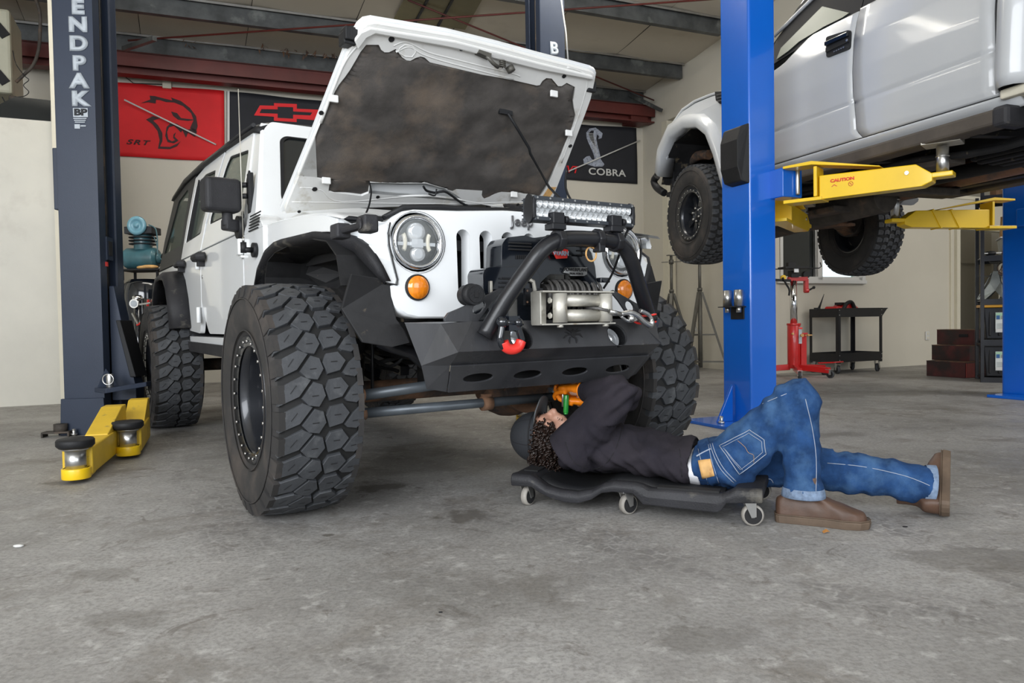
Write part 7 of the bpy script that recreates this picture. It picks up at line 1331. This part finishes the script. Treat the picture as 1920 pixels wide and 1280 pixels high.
# boots
def boot(name, o, fwd, up, label=None):
    f = V(fwd).normalized(); u = V(up).normalized(); s = f.cross(u); L = lambda a, b, c: V(o) + f * a + s * b + u * c
    outl = [(-.085, .030), (-.075, .036), (-.02, .037), (.06, .040), (.13, .050), (.175, .044), (.20, .022), (.206, 0), (.20, -.022), (.175, -.042), (.13, -.046), (.06, -.038), (-.02, -.035), (-.075, -.034), (-.088, -.02), (-.092, 0), (-.09, .018)]
    r_ = M()
    secs = [(.020, 1.0, 0), (.034, .99, 0), (.052, .97, -.003), (.068, .90, -.012), (.082, .78, -.028), (.10, .66, -.043), (.13, .60, -.052), (.17, .60, -.055)]
    rings = []
    for z, k, dx in secs:
        row = []
        for a, b in outl:
            aa = a * (k if a > 0 else min(1, k + (.25 if z < .09 else .0))) + (dx if a > 0 else 0); 
            if z > .06 and a > .05: aa = lerp(a, .03, min(1, (z - .055) / .055) ** .8) if z < .12 else min(aa, .045)
            row.append(L(aa, b * (k if z < .09 else max(k, .95)), z))
        rings.append(row)
    r_.loft(rings); bt, bv = organic(name, r_, 'leather', PE, .006, 5, lambda p, n: .0016 * mn.noise(p * 30))
    m = M(); fl_ = [L(a * 1.05, b * 1.12, .0) for a, b in outl]; fl2 = [p + u * .022 for p in fl_]; hl = [p for (a, b), p in zip(outl, fl_)]
    m.loft([[L(a * 1.03, b * 1.06, .010 if a > -.01 and a < .05 else 0) for a, b in outl], [L(a * 1.04, b * 1.10, .012) for a, b in outl], [L(a * 1.05, b * 1.12, .024) for a, b in outl], [L(a * 1.02, b * 1.06, .028) for a, b in outl]], sm=False); build('sole', m, 'sole', bt, bevel=.002)
    m = M(); m.tube([L(a * 1.035, b * 1.09, .030) for a, b in outl], .0022, 6, closed=True); m.tube([L(-.03, -.040, .03), L(-.028, -.042, .07), L(-.028, -.04, .11)], .0015, 6); [m.tube([L(.075 + .012 * k, -.026, .083 - .006 * k), L(.085 + .012 * k, -.005, .090 - .006 * k), L(.075 + .012 * k, .016, .086 - .006 * k)], .0012, 5) for k in range(4)]; build('welt_and_stitching', m, 'sole', bt); return bt
boot('boot', (1.060, .105, .0), (1, -.02, 0), (0, 0, 1)); boot('boot', (1.545, .375, .078), (.12, .80, .50), (-1, .12, .0))
# gloves: five separate fingers each
def glove(name, w, h, palm_n, fwd, curl, bvname=None, thumb=1, sc_=1.0):
    f = V(fwd).normalized(); n = V(palm_n).normalized(); s = f.cross(n).normalized(); m = M(); L = lambda a, b, c: V(h) + f * a + s * b + n * c
    m.loft(sect([(w, .034, .028), (V(w).lerp(L(-.02, 0, 0), .6), .033, .024), (L(-.015, 0, 0), .040, .020), (L(.025, 0, 0), .043, .017), (L(.045, 0, 0), .041, .014)], 16)); m.box(L(.015, 0, 0), (.05, .05, .02))
    for i, (b, ln) in enumerate(((-.031, .030), (-.0105, .035), (.0105, .033), (.030, .026))):
        a0 = L(.035, b, 0); pts = [L(.01, b, 0), a0]; ang = 0; p = a0
        for k in range(3): ang += curl[k]; p = p + (f * math.cos(ang) + n * math.sin(ang)) * ln * (1 - .18 * k); pts.append(p)
        m.tube(pts, [.0115, .0108, .0102, .0096, .0082], 10); m.sph(pts[-1], .0083, 8)
    tb_ = [L(-.005, thumb * .030, .0), L(.012, thumb * .050, .014), L(.034, thumb * .052, .032), L(.050, thumb * .040, .042)]; m.tube(tb_, [.015, .0125, .0115, .0095], 10); m.sph(tb_[-1], .0095, 8)
    return organic(name, m, 'glove', PE, .0042, 3, lambda p, q: .0012 * mn.noise(p * 60))
g1, _ = glove('glove', wrN + V((.012, -.004, 0)), haN + V((-.0, .0, .005)), (-.25, .55, -.75), (-.95, .25, .02), (.35, .75, .7), thumb=-1)
g2, _ = glove('glove', wrF + V((.012, -.002, 0)), haF, (-.2, -.35, .85), (-.95, -.15, .15), (.45, .8, .7), thumb=1)
m = M(); [m.tube([c + (x * math.cos(t) + y * math.sin(t)) * .036 for t in [6.283 * j / 20 for j in range(20)]], .0035, 6, closed=True) for c, d in ((wrN + (haN - wrN) * .12, (haN - wrN).normalized()), (wrF + (haF - wrF) * .12, (haF - wrF).normalized())) for x in [d.orthogonal().normalized()] for y in [d.cross(x)]]; build('glove_cuff', m, 'glove', PE)
# hair: curls over the side and back of the head
m = M(); hc = V((.062, .225, .210)); m.sph(hc, (.075, .092, .118), 18)
rnd = random.Random(7); n_c = 0
while n_c < 420:
    th = rnd.uniform(0, 6.283); u = rnd.uniform(-1, 1); q = math.sqrt(1 - u * u); d = V((q * math.cos(th), u, q * math.sin(th)))
    p = hc + V((d.x * .080, d.y * .098, d.z * .124))
    if p.z > .305 + .02 * (p.x < .05) or (p.x > .115 and p.z > .20) or p.x < -.02 or (abs(p.y - .225) < .055 and p.z > .24): continue
    if p.z < .10: p.z = .10 + rnd.uniform(0, .02)
    n_c += 1; ax = (V((rnd.uniform(-.6, .6), rnd.uniform(-.3, .3), -1)) + d * .3).normalized(); a1 = ax.orthogonal().normalized(); a2 = ax.cross(a1); ln = rnd.uniform(.02, .045); rr_ = rnd.uniform(.005, .010); ph = rnd.uniform(0, 6)
    m.tube([p + d * .006 + ax * ln * (k / 9 - .5) + (a1 * math.cos(ph + k * .95) + a2 * math.sin(ph + k * .95)) * rr_ * (1.1 - .05 * k) for k in range(10)], [.0045 - .0002 * k for k in range(10)], 5)
build('hair', m, 'hair', PE)
m = M(); rnd = random.Random(3)
for k in range(60): a = rnd.uniform(0, 6.28); p = V((.125 + rnd.uniform(-.012, .012), .225 + rnd.uniform(-.035, .035), .318 + rnd.uniform(-.01, .004))); m.tube([p, p + V((rnd.uniform(-.004, .006), rnd.uniform(-.004, .004), .007))], .0008, 4)
build('beard', m, 'hair', PE)
# cap
capc = V((.010, .225, .236)); rows = []
for i in range(11):
    a = math.pi / 2 * i / 10; rx = .118 * math.cos(a); q = math.sin(a)
    rows.append([capc + V((-rx + .004, .090 * q * math.cos(t), .106 * q * math.sin(t))) for t in [6.283 * j / 32 for j in range(32)]])
rows.append([p + V((.012, 0, 0)) for p in rows[-1]])
m = M(); m.loft(rows, caps=False); cp_ = build('cap', m, 'cap', PE, solid=.004)
m = M(); rows = [];
for k in range(9): a = lerp(-1.05, 1.05, k / 8); rows.append([capc + V((.012 + .000, .088 * math.sin(a), .104 * math.cos(a) - .004)), capc + V((.022, .080 * math.sin(a), .104 * math.cos(a) * .55 + .085)), capc + V((.034, .062 * math.sin(a), .175 - .018 * a * a))])
m.grid(rows); build('brim', m, 'cap_brim', cp_, solid=.005, recalc=False)
m = M(); m.tube([p + V((-.004, 0, 0)) for p in rows and [capc + V((.002, .092 * math.cos(t), .108 * math.sin(t))) for t in [6.283 * j / 36 for j in range(36)]]], .003, 6, closed=True); m.sph(capc + V((-.116, 0, 0)), .006, 8); [m.tube([capc + V((-.118 * math.cos(a) + .003, .092 * math.sin(a) * math.cos(t), .108 * math.sin(a) * math.sin(t))) for a in [1.57 * k / 10 for k in range(11)]], .0012, 5) for t in (0.2, 1.25, 2.3, 3.34, 4.4, 5.4)]; build('cap_seams', m, 'dark', cp_)
# screwdriver in the hand
sd = thing('screwdriver', 'green handled screwdriver held between the orange gloves', 'tool', loc=C.w(.135, .245, .415), rz=C.rz)
m = M(); m.cyl((0, 0, -.075), (.004, 0, .0), .0115, n=10); m.cyl((0, 0, -.082), (0, 0, -.075), .009, n=10); build('handle', m, 'green', sd, bevel=.002)
m = M(); m.cyl((-.012, -.004, -.05), (-.010, -.004, .035), .005, n=10); m.cyl((.004, 0, .0), (.006, 0, .05), .004, n=8); build('shaft', m, 'steel', sd)
# small things on the floor
lf = M(); p0 = W0.on(1549, 998, 2, .003); lf.add([(-.012, -.006, 0), (0, -.010, .006), (.012, 0, .003), (.004, .010, .010), (-.010, .008, .002)], [(0, 1, 2, 3, 4)]); o = tag(build('dry_leaf', lf, 'leaf', solid=.001), 'small curled brown leaf on the floor beside the front boot', 'leaf'); o.location = p0
for i, (px, py, s_, lb) in enumerate(((1697, 988, .010, 'tiny dark leaf on the floor right of the boots'), (826, 1148, .006, 'tiny black pebble in the middle of the foreground floor'), (35, 1025, .02, 'flake of white paint on the floor at the left edge'), (1332, 861, .006, 'tiny crumb of dirt'), )[:3]):
    lf = M(); lf.sph((0, 0, s_ * .2), (s_, s_ * .6, s_ * .25), 7); o = tag(build('pebble' if i else 'leaf', lf, ['dark', 'dark', 'flag_white'][i]), lb, 'debris'); o.location = W0.on(px, py, 2, 0)

# ---------------------------------------------------------------- tidy the tree: nothing deeper than thing > part > sub-part
def depth(o): return 0 if o.parent is None else 1 + depth(o.parent)
for o in list(sc.objects):
    while depth(o) > 2: o.parent = o.parent.parent
def split_loose(o):
    me = o.data; bm = bmesh.new(); bm.from_mesh(me); seen = set(); groups = []
    for v in bm.verts:
        if v in seen: continue
        st_ = [v]; seen.add(v); g = []
        while st_:
            q = st_.pop(); g.append(q)
            for e in q.link_edges:
                w = e.other_vert(q)
                if w not in seen: seen.add(w); st_.append(w)
        groups.append(sorted(u.index for u in g))
    bm.free()
    if len(groups) < 2: return
    for gi, g in enumerate(groups):
        ix = {v: i for i, v in enumerate(g)}; ps = [p for p in me.polygons if p.vertices[0] in ix]; n = bpy.data.meshes.new(me.name)
        n.from_pydata([me.vertices[i].co for i in g], [], [[ix[v] for v in p.vertices] for p in ps]); [n.materials.append(x) for x in me.materials]
        n.polygons.foreach_set('material_index', [p.material_index for p in ps]); n.polygons.foreach_set('use_smooth', [p.use_smooth for p in ps]); n.update()
        if gi == 0: first = n; continue
        c = o.copy(); c.data = n; sc.collection.objects.link(c)
    o.data = first
for o in list(sc.objects):
    b_ = o.name.split('.')[0]
    if o.type == 'MESH' and b_ in ('board_bracket', 'hem', 'tray_recess', 'vent_slot', 'tubes', 'fog_lamp', 'light_tube', 'brace', 'rubber_guard'): split_loose(o)
    if b_ in ('torn_vinyl', 'chain', 'valve_handle', 'valve', 'screws', 'cooling_slots', 'frame_holes', 'keypad', 'strands', 'wiper_and_bolts', 'side_bolts', 'motor_ribs'): o['kind'] = 'stuff'
for o in sc.objects:
    if o.name.split('.')[0] == 'tubes': o.name = 'lamp_tube'
